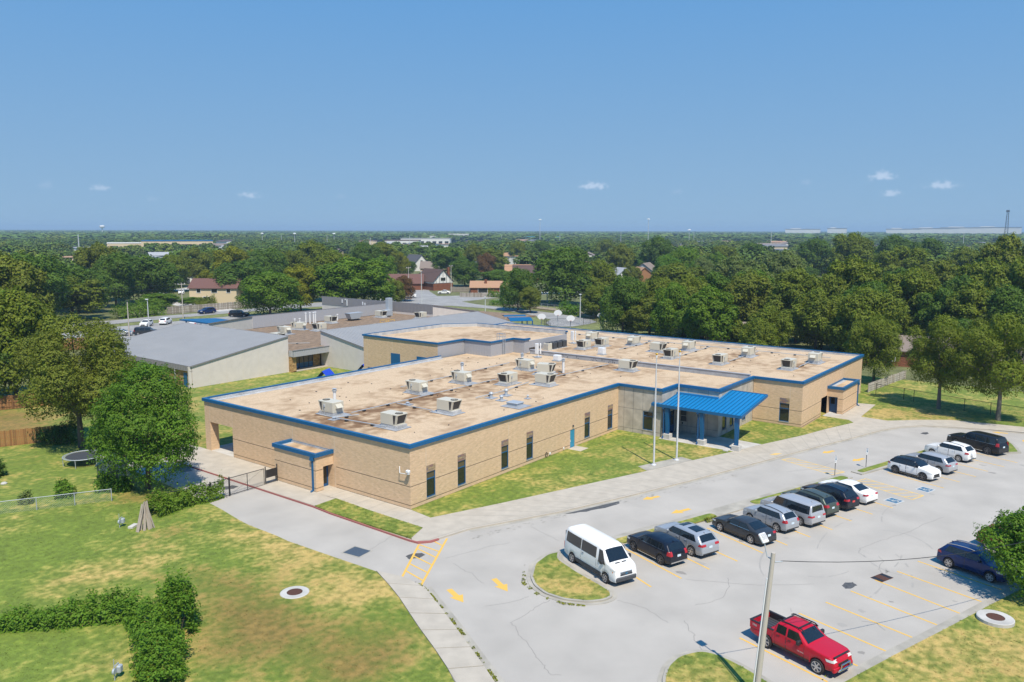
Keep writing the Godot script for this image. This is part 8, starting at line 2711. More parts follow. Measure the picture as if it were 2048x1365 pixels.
	bb.tube(Vector3(2.78, 0.55, 0.42), Vector3(2.78, 0.78, 0.36), 0.045, 0.045)
	bb.tube(Vector3(2.78, 0.78, -0.38), Vector3(2.78, 0.78, 0.38), 0.045, 0.045)
	bb.tube(Vector3(2.76, 0.5, -0.62), Vector3(2.78, 0.52, 0.62), 0.06, 0.06)
	bb.tube(Vector3(2.6, 0.48, -0.42), Vector3(2.78, 0.55, -0.42), 0.04, 0.04)
	bb.tube(Vector3(2.6, 0.48, 0.42), Vector3(2.78, 0.55, 0.42), 0.04, 0.04)
	put("bull_bar", bb, M.chrome, pu)
	put("front_bumper", boxm(Vector3(2.6, 0.52, 0), Vector3(0.2, 0.3, 1.7), 0.06), red, pu)
	put("hood_guard", boxm(Vector3(2.5, 1.135, 0), Vector3(0.1, 0.05, 1.3), 0.015), M.trim, pu)
	for z in [-1.0, 1.0]:
		var t := TextMesh.new()
		t.text = "TRD"
		t.font_size = 32
		t.pixel_size = 0.005
		t.depth = 0.004
		var q := put("decal", t, M.white_paint, pu)
		q.position = Vector3(-2.28, 1.02, z * 0.915)
		q.rotation.y = 0.0 if z > 0 else PI
		var t2 := TextMesh.new()
		t2.text = "TACOMA"
		t2.font_size = 24
		t2.pixel_size = 0.004
		t2.depth = 0.004
		var q2 := put("decal", t2, M.chrome, pu)
		q2.position = Vector3(0.72, 0.78, z * 0.965)
		q2.rotation.y = 0.0 if z > 0 else PI
	# cars far behind the school
	var far := "cars far behind the school"
	car("parked_car", "white SUV alone in the far parking on the left", "SUV", "suv", 4.6, 1.85, 1.7, Vector2(58.0, -142.2), Vector2(0.75, -0.65), white, {"group": far})
	car("parked_car", "white car half hidden by a tree in the far parking", "car", "suv", 4.5, 1.85, 1.6, Vector2(52.8, -141.6), Vector2(-0.75, 0.65), white, {"group": far})
	car("parked_car", "dark minivan in front of the two lamp posts in the far parking", "minivan", "minivan", 5.0, 1.95, 1.75, Vector2(44.6, -126.4), Vector2(0.8, 0.6), graph, {"group": far})
	car("parked_car", "pale car left of the dark minivan in the far parking", "car", "sedan", 4.8, 1.85, 1.46, Vector2(40.3, -129.0), Vector2(0.8, 0.6), silver, {"group": far})
	car("moving_car", "dark blue SUV driving on the street behind the school", "SUV", "suv", 4.9, 1.9, 1.75, Vector2(78.6, -157.3), Vector2(-1.0, 0.04), blue, {"group": far})
	car("parked_car", "black SUV by the tree behind the old school block", "SUV", "big", 5.2, 1.95, 1.85, Vector2(79.0, -142.6), Vector2(0.6, 0.8), black, {"group": far})
	car("parked_car", "white car peeping over the west grey roof", "car", "sedan", 4.7, 1.85, 1.5, Vector2(60.5, -133.0), Vector2(0.75, -0.65), white, {"group": far})
	car("parked_van", "white van parked on the back street by the tree", "van", "van", 5.6, 2.0, 2.4, Vector2(151.5, -151.0), Vector2(0.62, 0.78), white, {"sill": 0.26, "group": far})
	car("parked_car", "white car parked by the long board fence on the back street", "car", "sedan", 4.7, 1.85, 1.5, Vector2(172.0, -153.0), Vector2(-0.6, -0.8), white, {"group": far})
	car("parked_car", "white car in the driveway beyond the street on the left", "car", "sedan", 4.7, 1.85, 1.5, Vector2(112.0, -228.0), Vector2(-0.6, 0.8), white, {"group": far})
	car("parked_car", "pale grey car behind the white one in the driveway on the left", "car", "suv", 4.7, 1.85, 1.6, Vector2(100.0, -222.0), Vector2(-0.6, 0.8), silver, {"group": far})

# x, z, height, crown radius, form, tone, part of the view (0 left, 1 middle left, 2 middle, 3 right)
const TREES := [[-2.5,-71.5,15.5,4.5,1,1,0],[35.1,-162.1,18,8.2,0,0,0],[16,-121.4,18.7,4.5,2,3,0],[57,-186.1,13.5,6.7,0,0,0],[79.5,-219.3,19.2,6.2,1,3,0],[72.2,-195.8,16.5,4.2,0,0,0],[85.7,-203,15.7,8.7,0,0,0],[48.1,-169.8,11.6,8.2,2,1,0],[78,-181.8,4.6,5.6,1,2,0],[88.6,-181.2,2.8,3.5,1,2,0],[114.7,-239,14.4,6.2,0,1,0],[136.9,-259.5,16.1,6.6,2,3,0],[134.5,-229.7,17.3,6.7,1,4,0],[105.8,-201.5,10.1,3.7,1,4,0],[108.1,-185.2,13.4,8.4,0,0,0],[56,-200.5,12,5.1,1,3,0],[83.5,-135.2,12.6,6.8,0,2,1],[97.4,-140.1,13.7,5.6,1,4,1],[108.2,-129.3,15.6,10,1,2,1],[126.4,-161.4,17.1,7.1,0,1,1],[166.3,-221.2,19.2,6.3,1,1,1],[138,-208.7,16.8,6.2,0,0,1],[199.5,-227.2,18.4,6.6,0,0,1],[211.6,-227.7,18.2,6.8,1,3,1],[184.2,-197.8,13.5,4.5,1,2,1],[237.9,-242.8,12.8,3.5,1,4,1],[123.4,-129.2,8.9,2.3,2,3,1],[141,-142.3,8.7,1.9,0,5,1],[267.5,-237.1,14.9,8.7,1,2,1],[208.4,-174.5,11.3,6.4,0,0,1],[298.6,-245.9,16.1,5.4,2,3,1],[289.1,-225.4,14.1,7.5,1,1,1],[225,-169.3,6.6,8.2,1,2,1],[254.5,-254,7.7,4.4,0,0,1],[160.8,-228.2,15.1,5.8,1,1,1],[248.4,-196.3,12.7,4.2,0,5,1],[163.2,-93.8,18.4,8.6,0,0,2],[139.8,-94.6,12.7,3.7,0,0,2],[168.5,-83.6,14.3,5.7,0,1,2],[137.3,-65.1,9,4.6,1,1,2],[287.7,-145.1,17.5,6.4,2,3,2],[316.8,-140,20.6,7.3,0,0,2],[259.9,-99.2,16.9,7.9,1,2,2],[411.8,-279,16.6,6.2,0,0,2],[401.5,-292.4,15.8,6.2,1,1,2],[184.8,-65.6,13.3,8.8,2,1,2],[109.4,-35.7,8.8,5.5,1,3,2],[109.9,-23.6,10.9,6,1,4,2],[184.1,-46.7,16,7.2,2,6,2],[99.9,-11.9,6.5,2.9,2,1,2],[237.9,-111.3,9.3,3.8,2,3,2],[336.1,-114.8,16.6,7,0,1,2],[364.5,-110.6,17.6,6.7,0,0,2],[472.8,-265.2,17.1,7.7,0,1,2],[112.4,-41.7,5.1,2.3,0,0,2],[137.8,-52.9,10.3,2.9,2,1,2],[136.4,-87.6,7.6,3.2,1,3,2],[322.7,-50.1,23.1,7.6,1,1,3],[364.2,-78.2,20.3,7.1,0,0,3],[387.8,-47.4,21.6,6.4,0,0,3],[376.3,-29.6,20.6,8.3,0,0,3],[195.1,21.8,22.7,3.4,2,3,3],[296.3,-2.4,17.5,6.3,1,1,3],[260.1,-16.7,18.4,8.7,1,1,3],[215,-42.7,17.4,5.5,2,6,3],[136.1,-1,17.9,6.4,1,1,3],[132.9,11.3,16,6,1,1,3],[178.6,8.5,16.3,4.2,2,3,3],[157,21.4,17.5,5.1,1,1,3],[137.8,29.3,18.2,4.2,1,1,3],[121.8,-8.1,15.6,5.1,1,1,3],[141.3,-23.7,15.4,3.5,2,6,3],[108.9,-0.2,12.5,5,1,1,3],[105.9,9,13.5,5.4,0,1,3],[95.6,-4.4,10.2,3.3,1,1,3],[87.5,-3.5,8.5,2.7,1,1,3],[126.7,23,14,3.8,2,1,3],[125.5,29.6,13.3,4.1,0,0,3],[112.3,23.9,8.2,3.5,0,0,3]]

# a crown of leaf faces over a heap of uneven lobes, of height 1 and radius 1, plus its trunk and limbs
# form 0: dense round, 1: broad open, 2: loose upright
func tree_form(seed_: int, form: int, leaves: int, size: float, given := []) -> Array:
	var r := RandomNumberGenerator.new()
	r.seed = seed_
	var nz := FastNoiseLite.new()
	nz.seed = seed_
	nz.frequency = 1.0
	nz.fractal_octaves = 2
	var m := MB.new()
	m.coloured = true
	var low: float = [0.05, 0.10, 0.14][form] if given.is_empty() else 0.03
	var flat := 0.42                      # a crown is about 2.4 radii tall
	var lobes := []
	var n: int = [13, 17, 19][form]
	for q in given:
		lobes.append([Vector3(q[0], q[1], q[2]), q[3], r.randf_range(0.8, 1.0)])
	for i in (n if given.is_empty() else 0):
		var t := (i + 0.5) / n
		var y := lerpf(low + 0.16, 0.83, pow(t, 0.85))
		var prof := pow(sin(PI * clampf(0.16 + 0.74 * (y - low) / (1.0 - low), 0.05, 0.97)), 0.7)
		var a := i * 2.39996 + r.randf_range(-0.5, 0.5)
		var cr: float = r.randf_range([0.40, 0.30, 0.24][form], [0.56, 0.46, 0.38][form]) * (1.0 - 0.25 * t)
		var rad := maxf(0.0, prof - cr * 0.62) * r.randf_range(0.62, 1.0)
		lobes.append([Vector3(cos(a) * rad, y, sin(a) * rad), cr, r.randf_range(0.8, 1.0)])
	if given.is_empty():
		lobes.append([Vector3(r.randf_range(-0.08, 0.08), 0.86, r.randf_range(-0.08, 0.08)), 0.30, 1.0])
		lobes.append([Vector3(0, 0.48, 0), 0.55, 0.85])
	var total := 0.0
	for q in lobes:
		total += q[1] * q[1]
	for li in lobes.size():
		var q: Array = lobes[li]
		var k := int(leaves * 1.5 * q[1] * q[1] / total)
		var c: Vector3 = q[0]
		var o := Vector3(li * 3.7, seed_ % 97, li)
		for i in k:
			var d := Vector3(r.randfn(), r.randfn(), r.randfn()).normalized()
			if d.y < -0.1 and r.randf() < 0.55:
				d.y = -d.y
			var bump := nz.get_noise_3dv(d * 1.5 + o) * 0.42 + nz.get_noise_3dv(d * 4.2 + o) * 0.30
			if bump < -0.24 and r.randf() < 0.75:
				continue
			var rr: float = q[1] * (1.0 + bump) * (1.0 - 0.28 * pow(r.randf(), 2.0))
			var p: Vector3 = c + Vector3(d.x * rr, d.y * rr * flat, d.z * rr)
			var deep := false
			for lj in lobes.size():
				if lj != li:
					var e: Vector3 = (p - lobes[lj][0]) / Vector3(1, flat, 1)
					if e.length() < lobes[lj][1] * 0.72:
						deep = true
						break
			if deep and r.randf() < 0.9:
				continue
			if p.y < low:
				continue
			# a spray of leaves: a bent four-cornered face
			var nn := (d + Vector3(r.randfn() * 0.4, r.randfn() * 0.4 + 0.3, r.randfn() * 0.4)).normalized()
			var u := nn.cross(Vector3(r.randfn(), r.randfn(), r.randfn())).normalized()
			var w := nn.cross(u)
			var s := size * r.randf_range(0.55, 1.35)
			u *= s
			w *= s * r.randf_range(0.5, 0.85)
			var tint: float = q[2] * r.randf_range(0.68, 1.0)
			m.colour = Color(tint * r.randf_range(0.84, 1.0), tint, tint * r.randf_range(0.7, 1.0))
			u.y *= flat
			w.y *= flat
			nn.y *= flat
			m.leaf(p, u, w, nn * s * 0.25, nn)
	var t := MB.new()
	var fork := Vector3(r.randf_range(-0.03, 0.03), low + 0.16, r.randf_range(-0.03, 0.03))
	t.tube(Vector3.ZERO, fork * 0.5, 0.055, 0.045, 9, false)
	t.tube(fork * 0.5, fork, 0.045, 0.036, 9, false)
	for q in lobes:
		var mid := fork.lerp(q[0], 0.5) + Vector3(0, 0.03, 0)
		t.tube(fork, mid, 0.024, 0.015, 6, false)
		t.tube(mid, q[0], 0.015, 0.004, 5, false)
		for k in 2:
			t.tube(q[0].lerp(mid, 0.4), q[0] + Vector3(r.randf_range(-0.2, 0.2), r.randf_range(0.0, 0.1), r.randf_range(-0.2, 0.2)), 0.007, 0.002, 4, false)
	return [m.mesh(), t.mesh()]

# lobes of the tree by the shed, tall and uneven: x, y, z, radius in shares of the crown
const LEANING := [[0.08, 0.80, 0.0, 0.56], [0.50, 0.53, 0.15, 0.45], [-0.60, 0.45, -0.1, 0.42], [0.0, 0.55, 0.2, 0.58], [0.20, 0.27, 0.1, 0.52], [0.34, 0.68, -0.2, 0.45], [-0.30, 0.66, 0.1, 0.46], [0.56, 0.30, 0.0, 0.32], [-0.36, 0.31, 0.2, 0.40], [0.12, 0.93, 0.0, 0.27], [0.0, 0.45, -0.45, 0.45], [0.78, 0.42, 0.1, 0.22], [-0.80, 0.40, 0.1, 0.22], [0.42, 0.82, 0.15, 0.26]]

const ORDER := ["", "first", "second", "third", "fourth", "fifth", "sixth", "seventh", "eighth", "ninth", "tenth", "eleventh", "twelfth", "thirteenth", "fourteenth", "last"]

# compass bearing from the viewpoint, growing to the right
func bearing(q: Array) -> float:
	return atan2(q[1] - 45.0, q[0] + 45.0)

var forms := {}

func form_of(key: String, seed_: int, form: int, leaves: int, size: float) -> Array:
	if not forms.has(key):
		forms[key] = tree_form(seed_, form, leaves, size)
	return forms[key]

func tree(label: String, at: Vector3, h: float, rad: float, shape: Array, leaf: Material, bark: Material, group: String, turn: float) -> Node3D:
	var o := thing("tree", label, "tree", at, turn, group)
	var t := put("trunk", shape[1], bark, o)
	t.scale = Vector3(rad, h, rad)
	var c := put("crown", shape[0], leaf, o)
	c.scale = Vector3(rad, h, rad)
	return o

func build_trees() -> void:
	var r := RandomNumberGenerator.new()
	r.seed = 77
	for c in get_children():
		for k in ["house", "apartment", "carport", "office", "shopping", "store", "warehouse", "distant"]:
			if String(c.name).begins_with(k):
				solid.append([String(c.name), (c as Node3D).position])
	# the individually known trees near the school
	var near := [
		[-10.5, -22.5, 10.9, 4.9, 2, 7, "dense bright green tree leaning over the shed beside the drive", 1, 52000, 0.019],
		[-7.6, -41.6, 14.4, 6.6, 1, 3, "tall wispy olive tree behind the trampoline", 2, 60000, 0.0155],
		[-5.0, -73.0, 15.5, 6.5, 0, 0, "tall dark tree at the left edge beyond the back cedar fence", 3, 34000, 0.023],
		[69.5, 27.5, 12.6, 5.0, 2, 1, "left one of the two trees at the curving black fence", 4, 36000, 0.018],
		[66.8, 34.5, 13.6, 5.6, 2, 1, "right one of the two trees at the curving black fence", 5, 36000, 0.018],
		[83.6, 16.2, 10.6, 4.4, 1, 1, "straight-trunked tree behind the right end of the school", 6, 30000, 0.023],
		[13.0, 42.2, 6.0, 2.7, 0, 7, "small bright tree at the right edge beside the dark blue SUV", 7, 22000, 0.032],
	]
	for q in near:
		var s := form_of("near_%d" % q[7], 1000 + q[7] * 13, q[4], q[8], q[9]) if q[7] > 1 else tree_form(31, 2, q[8], q[9], LEANING)
		tree(q[6], Vector3(q[0], 0.0, q[1]), q[2], q[3], s, M["leaf_%d" % q[5]], M.pale_bark if q[0] > 60 else M.bark, "", r.randf() * TAU if q[7] > 1 else deg_to_rad(-52.5))
	var places := ["behind the left street", "behind the old school block", "beyond the back street", "in the right-hand grove"]
	var looks := ["dark green", "olive green", "fresh green", "brownish olive", "yellow-green", "reddish", "grey-green", "bright green", "deep green"]
	var shapes := ["dense round", "broad open", "loose upright"]
	for i in TREES.size():
		var q: Array = TREES[i]
		var f: int = q[4]
		var variant := i % 3
		var s := form_of("mid_%d_%d" % [f, variant], 200 + f * 17 + variant * 5, f, 24000, 0.033)
		var rad: float = maxf(q[3] * 1.12, q[2] * 0.40)
		var look := "%s %s tree" % [looks[q[5]], shapes[f]]
		var rank := 1
		var same := 0
		for w in TREES:
			if w[4] == q[4] and w[5] == q[5] and w[6] == q[6]:
				same += 1
				if bearing(w) < bearing(q):
					rank += 1
		if same > 1:
			look += ", %s such from the left," % ORDER[mini(rank, 15)]
		tree("%s %s" % [look, places[q[6]]], Vector3(q[0], 0, q[1]), q[2], rad, s, M["leaf_%d" % q[5]], M.bark, "trees " + places[q[6]], r.randf() * TAU)
	# more trees of the same groves, filling them to the depth the view shows
	var fill := []
	for i in 60:
		fill.append([r.randf_range(92, 200), r.randf_range(-30, 60), 3])
	for i in 26:
		fill.append([r.randf_range(-40, 60), r.randf_range(-250, -172), 0])
	for i in 24:
		fill.append([r.randf_range(100, 220), r.randf_range(-290, -215), 1])
	for i in 34:
		fill.append([r.randf_range(190, 330), r.randf_range(-150, -30), 2])
	for i in 18:
		fill.append([r.randf_range(98, 136), r.randf_range(-46, 8), 3])
	for i in 10:
		fill.append([r.randf_range(-34, 4), r.randf_range(-112, -76), 0])
	for q in fill:
		var p := Vector3(q[0], 0, q[1])
		if blocked(p):
			continue
		var f := r.randi() % 3
		var s := form_of("mid_%d_%d" % [f, r.randi() % 3], 200, f, 24000, 0.033)
		var tone: int = [[0, 2, 3, 1], [0, 4, 2, 3], [0, 7, 2, 6], [1, 2, 3, 0]][q[2]][r.randi() % 4]
		var h := r.randf_range(9.0, 14.5)
		tree("half-hidden %s tree deep %s" % [looks[tone], places[q[2]]], p, h, h * r.randf_range(0.34, 0.46), s, M["leaf_%d" % tone], M.bark, "trees " + places[q[2]], r.randf() * TAU)
	# the woods that run to the horizon: nobody could count them
	var wood := tree_form(909, 0, 1500, 0.12)
	var far_wood := tree_form(911, 0, 420, 0.24)
	for k in 2:
		var mm := MultiMesh.new()
		mm.transform_format = MultiMesh.TRANSFORM_3D
		mm.use_colors = true
		var xf: Array[Transform3D] = []
		var cs: Array[Color] = []
		var count := 9000 if k == 0 else 26000
		for i in count:
			var d := (300.0 + 1100.0 * pow(r.randf(), 0.62)) if k == 0 else (1350.0 + 6300.0 * pow(r.randf(), 0.9))
			var az := deg_to_rad(37.5 + r.randf_range(-36.5, 36.5))
			var p := Vector3(-45.0 + cos(az) * d, 0, 45.0 - sin(az) * d)
			if k == 0 and (blocked(p) or d < 420.0 and not (p.z < -240.0 or p.x > 330.0 or (p.x > 200.0 and p.z > -30.0))):
				continue
			# open glades where streets and roofs show
			if k == 0 and sin(p.x * 0.021 + 1.0) * sin(p.z * 0.017) + 0.5 * sin(p.x * 0.06 + p.z * 0.05) > 0.72:
				continue
			var h := r.randf_range(8.0, 14.0) if k == 0 else r.randf_range(8.0, 15.0) + d * 0.0015
			var w := h * r.randf_range(0.42, 0.62) if k == 0 else h * r.randf_range(0.9, 1.7)
			xf.append(Transform3D(Basis(Vector3.UP, r.randf() * TAU).scaled(Vector3(w, h, w)), p))
			var t := r.randf_range(0.75, 1.2)
			var y := r.randf()
			cs.append(Color((0.115 + 0.08 * y * y) * t, (0.175 + 0.05 * y) * t, 0.035 * t))
		mm.mesh = wood[0] if k == 0 else far_wood[0]
		mm.instance_count = xf.size()
		for i in xf.size():
			mm.set_instance_transform(i, xf[i])
			mm.set_instance_color(i, cs[i])
		var o := MultiMeshInstance3D.new()
		o.name = "suburb_woods" if k == 0 else "far_woods"
		o.multimesh = mm
		o.material_override = M.wood_leaf
		add_child(o)
		tag(o, "green woods filling the suburb behind the houses" if k == 0 else "hazy blue-green woods reaching to the horizon", "woods", "", "stuff")

var solid: Array = []

# keeps trees off buildings, streets and other open ground
func blocked(p: Vector3) -> bool:
	for c in solid:
		var n: String = c[0]
		if (n.begins_with("house") or n.begins_with("apartment") or n.begins_with("carport")) and (c[1] as Vector3).distance_to(p) < 11.0:
			return true
		if n.begins_with("house"):
			var see: Vector3 = c[1] - Vector3(-45, 0, 45)
			var pq := p - Vector3(-45, 0, 45)
			var fore := pq.dot(see.normalized())
			if see.x < 345.0 and see.z < -100.0 and absf(pq.cross(see.normalized()).y) < 7.0 and fore > see.length() * 0.78 and fore < see.length():
				return true
		if n.begins_with("distant"):
			var away: Vector3 = c[1] - Vector3(-45, 0, 45)
			var l := away.length()
			var pd := p - Vector3(-45, 0, 45)
			var f := pd.dot(away) / l
			if f > l - 0.16 * l and f < l + 14.0 and absf(pd.x * away.z - pd.z * away.x) / l < 13.0 + l * 0.008:
				return true
			continue
		if (n.begins_with("office") or n.begins_with("shopping") or n.begins_with("store") or n.begins_with("warehouse")):
			# the building itself and the open ground before it
			var to: Vector3 = c[1] - Vector3(-45, 0, 45)
			var q := p - Vector3(-45, 0, 45)
			var along := q.dot(to.normalized())
			if absf(q.cross(to.normalized()).y) < 48.0 and along > to.length() * 0.72 and along < to.length() + 30.0:
				return true
	if p.x > 28.0 and p.x < 92.0 and p.z > -148.0 and p.z < -108.0:
		return true
	# clear ways along the streets
	for s in [[Vector2(-60, -165), Vector2(120, -157), 12.0], [Vector2(120, -157), Vector2(150, -140), 14.0], [Vector2(146, -145), Vector2(246, -232), 9.0], [Vector2(150, -130), Vector2(260, -110), 9.0], [Vector2(92, -165), Vector2(146, -280), 10.0], [Vector2(143, -120), Vector2(128, -60), 16.0]]:
		if Geometry2D.get_closest_point_to_segment(Vector2(p.x, p.z), s[0], s[1]).distance_to(Vector2(p.x, p.z)) < s[2]:
			return true
	return false

# leaves heaped along a line: hedge, vine or shrub. pts are [x, z, height, half width]
func leafy(called: String, label: String, category: String, pts: Array, count: int, size: float, leaf: Material, seed_: int, y0 := 0.03) -> Node3D:
	var o := thing(called, label, category)
	var r := RandomNumberGenerator.new()
	r.seed = seed_
	var m := MB.new()
	m.coloured = true
	var lens := []
	var total := 0.0
	for i in pts.size() - 1:
		var l: float = maxf(0.3, Vector2(pts[i][0], pts[i][1]).distance_to(Vector2(pts[i + 1][0], pts[i + 1][1]))) * (pts[i][3] + pts[i + 1][3] + pts[i][2])
		lens.append(l)
		total += l
	var nz := FastNoiseLite.new()
	nz.seed = seed_
	nz.frequency = 0.8
	for i in pts.size() - 1:
		var k := int(count * lens[i] / total)
		for j in k:
			var t := r.randf()
			var h: float = lerpf(pts[i][2], pts[i + 1][2], t)
			var along := Vector2(lerpf(pts[i][0], pts[i + 1][0], t), lerpf(pts[i][1], pts[i + 1][1], t))
			h *= 0.9 + 0.5 * nz.get_noise_2d(along.x * 0.8, along.y * 0.8)
			var hw: float = lerpf(pts[i][3], pts[i + 1][3], t)
			var g := r.randf_range(-0.12, PI + 0.12)
			var dir := Vector2(pts[i + 1][0] - pts[i][0], pts[i + 1][1] - pts[i][1])
			dir = dir.normalized() if dir.length() > 0.01 else Vector2(1, 0)
			var nrm := Vector2(-dir.y, dir.x)
			var x := lerpf(pts[i][0], pts[i + 1][0], t)
			var z := lerpf(pts[i][1], pts[i + 1][1], t)
			var bump := 1.0 + 0.6 * nz.get_noise_3d(x * 1.3, g * 1.3, z * 1.3) + 0.4 * nz.get_noise_3d(x * 4.0, g * 3.0, z * 4.0)
			if category == "weed" and nz.get_noise_2d(x * 1.7, z * 1.7) < 0.02:
				continue
			var rr := (1.0 - 0.35 * pow(r.randf(), 2.0) + (0.25 if r.randf() < 0.03 else 0.0)) * bump
			var c := cos(g) * hw * rr
			var p := Vector3(x + nrm.x * c, y0 + maxf(0.03, h * pow(absf(sin(g)), 0.6) * signf(sin(g)) * rr), z + nrm.y * c)
			# round off both ends
			if i == 0 and t < 0.12 or i == pts.size() - 2 and t > 0.88:
				p += Vector3(dir.x, 0, dir.y) * r.randf_range(-0.3, 0.3) * hw
			var out := Vector3(nrm.x * cos(g), absf(sin(g)) + 0.1, nrm.y * cos(g)).normalized()
			var nn := (out * 0.8 + Vector3(r.randfn() * 0.45, r.randfn() * 0.45 + 0.6, r.randfn() * 0.45)).normalized()
			var u := nn.cross(Vector3(r.randfn(), r.randfn(), r.randfn())).normalized()
			var w := nn.cross(u)
			var s := size * r.randf_range(0.6, 1.3)
			var tint := r.randf_range(0.62, 1.0)
			m.colour = Color(tint * r.randf_range(0.85, 1.0), tint, tint * r.randf_range(0.7, 1.0))
			m.leaf(p, u * s, w * s * 0.6, nn * s * 0.2, nn)
	put("foliage", m, leaf, o)
	var st := MB.new()
	for i in 3:
		var q: Array = pts[r.randi() % pts.size()]
		st.tube(Vector3(q[0] + r.randf_range(-0.2, 0.2), 0, q[1] + r.randf_range(-0.2, 0.2)), Vector3(q[0] + r.randf_range(-0.5, 0.5) * q[3], q[2] * 0.5, q[1] + r.randf_range(-0.3, 0.3) * q[3]), 0.02, 0.01, 5, false)
	put("stem", st, M.bark, o)
	return o

func build_hedges() -> void:
	leafy("vine_hedge", "long low vine hedge running in from the left edge of the lawn", "hedge", [[-29.6, -5.0, 0.9, 0.3], [-28.2, -4.1, 1.2, 0.6], [-26.5, -2.6, 1.4, 0.75], [-24.8, -1.5, 1.6, 0.8], [-23.2, 0.2, 1.6, 0.8]], 9000, 0.085, M.leaf_7, 5)
	leafy("vine_hedge", "thick vine hedge heaped over a fence at the bottom left", "hedge", [[-23.3, 0.6, 1.5, 0.8], [-23.6, 2.4, 1.6, 0.95], [-24.2, 4.4, 1.4, 1.15], [-25.2, 6.4, 1.1, 1.2], [-26.3, 8.6, 0.8, 1.0]], 11000, 0.085, M.leaf_7, 6)
	leafy("vine_mound", "tall mound of vines with drooping edges at the hedge corner", "vine", [[-22.3, 1.9, 2.5, 0.55], [-22.1, 3.0, 2.8, 0.95], [-22.9, 4.4, 2.3, 0.9]], 6500, 0.09, M.leaf_7, 7)
	leafy("yellow_shrub", "low yellowing shrub at the foot of the bottom left hedge", "shrub", [[-26.1, 6.4, 0.5, 0.5], [-26.6, 7.6, 0.6, 0.5]], 900, 0.08, M.leaf_4, 8)
	leafy("drive_hedge", "rounded hedge between the board pile and the drive gate", "hedge", [[-13.9, -15.4, 1.6, 0.9], [-12.3, -16.2, 1.75, 1.15], [-10.6, -15.9, 1.6, 0.9], [-9.0, -15.2, 1.65, 0.3], [-7.6, -15.1, 1.72, 0.14]], 9500, 0.085, M.leaf_2, 9)
	leafy("yard_shrub", "leafy shrub growing through the grey chain-link fence", "shrub", [[-16.4, -26.6, 1.2, 0.7], [-15.4, -25.9, 1.1, 0.7]], 2600, 0.09, M.leaf_7, 10)
	leafy("yard_shrub", "small pale shrub on the grey chain-link fence at the left", "shrub", [[-19.2, -27.2, 0.9, 0.5], [-18.4, -26.8, 0.8, 0.5]], 900, 0.09, M.leaf_6, 11)
	leafy("yard_shrub", "dark round shrub at the left edge of the backyard", "shrub", [[-18.2, -37.6, 2.2, 1.3], [-16.8, -37.6, 1.9, 1.1]], 5200, 0.1, M.leaf_8, 12)
	leafy("yard_shrub", "big-leaved bright shrub before the garden shed", "shrub", [[-13.4, -25.4, 1.9, 0.7], [-12.4, -24.3, 1.5, 0.8], [-11.6, -23.4, 1.0, 0.7]], 3000, 0.12, M.leaf_7, 13)
	leafy("yard_shrub", "dark shrub along the cedar fence below the olive tree", "shrub", [[-10.0, -46.2, 1.4, 0.9], [-8.2, -45.6, 1.9, 1.1], [-6.6, -44.2, 2.4, 1.3]], 5200, 0.1, M.leaf_8, 14)
	leafy("thicket", "dark thicket under the tall left tree at the lawn behind the school", "shrub", [[-5.6, -39.5, 2.6, 1.7], [-4.4, -36.0, 2.2, 1.5], [-6.5, -33.0, 1.8, 1.3]], 7000, 0.1, M.leaf_8, 15)
	leafy("garden_hedge", "clipped green hedge below the brown board fence", "hedge", [[141, -72, 1.5, 0.8], [136, -62, 1.6, 0.9], [130, -51, 1.6, 0.9]], 5000, 0.16, M.leaf_7, 16)
	leafy("garden_hedge", "two rounded box hedges beside the loop road", "hedge", [[150, -113, 1.4, 1.2], [150.5, -104, 1.4, 1.2]], 2600, 0.16, M.leaf_7, 17)
	leafy("garden_hedge", "green hedge before the tan-roofed house", "hedge", [[172, -132, 2.2, 1.6], [177, -122, 2.6, 1.8]], 3600, 0.2, M.leaf_2, 18)
	leafy("street_bushes", "row of bushes behind the left street before the townhouse", "shrub", [[56, -163, 3.2, 2.2], [64, -165, 4.0, 2.6], [70, -166, 3.4, 2.0]], 6000, 0.2, M.leaf_2, 19)
	leafy("street_bushes", "pinkish flowering bushes in front of the townhouse", "shrub", [[84, -172, 3.4, 2.0], [90, -171, 2.8, 1.8]], 3600, 0.18, M.leaf_3, 20)
	leafy("bank_bush", "bright bush on the bank below the dark middle trees", "shrub", [[141, -80, 2.8, 1.8], [140, -73, 2.4, 1.6]], 3600, 0.18, M.leaf_7, 21)
	leafy("weed_clump", "pale weed clump growing from the kerb beside the red pickup", "weed", [[-4.9, 34.6, 0.3, 0.3], [-4.5, 34.8, 0.25, 0.25]], 260, 0.08, M.leaf_4, 22)
	leafy("weed_clump", "dry weeds along the kerb of the kidney-shaped island", "weed", [[-3.0, 14.0, 0.05, 0.08], [-5.3, 15.6, 0.06, 0.12], [-6.15, 17.6, 0.07, 0.12], [-6.1, 19.3, 0.06, 0.1], [-5.4, 20.8, 0.05, 0.08]], 900, 0.05, M.leaf_4, 23)
	leafy("weed_clump", "weeds along the kerb of the lower left walk", "weed", [[-9.5, 9.9, 0.1, 0.12], [-10.1, 11.6, 0.08, 0.1], [-12.1, 15.5, 0.09, 0.12], [-13.6, 18.2, 0.08, 0.14], [-15.4, 21.4, 0.06, 0.1], [-17.0, 24.0, 0.06, 0.1]], 1500, 0.055, M.leaf_4, 24)
	leafy("weed_clump", "dry weeds on the kerb before the graphite sedan", "weed", [[12.6, 20.4, 0.25, 0.3], [13.9, 20.9, 0.2, 0.25]], 500, 0.06, M.leaf_4, 25)

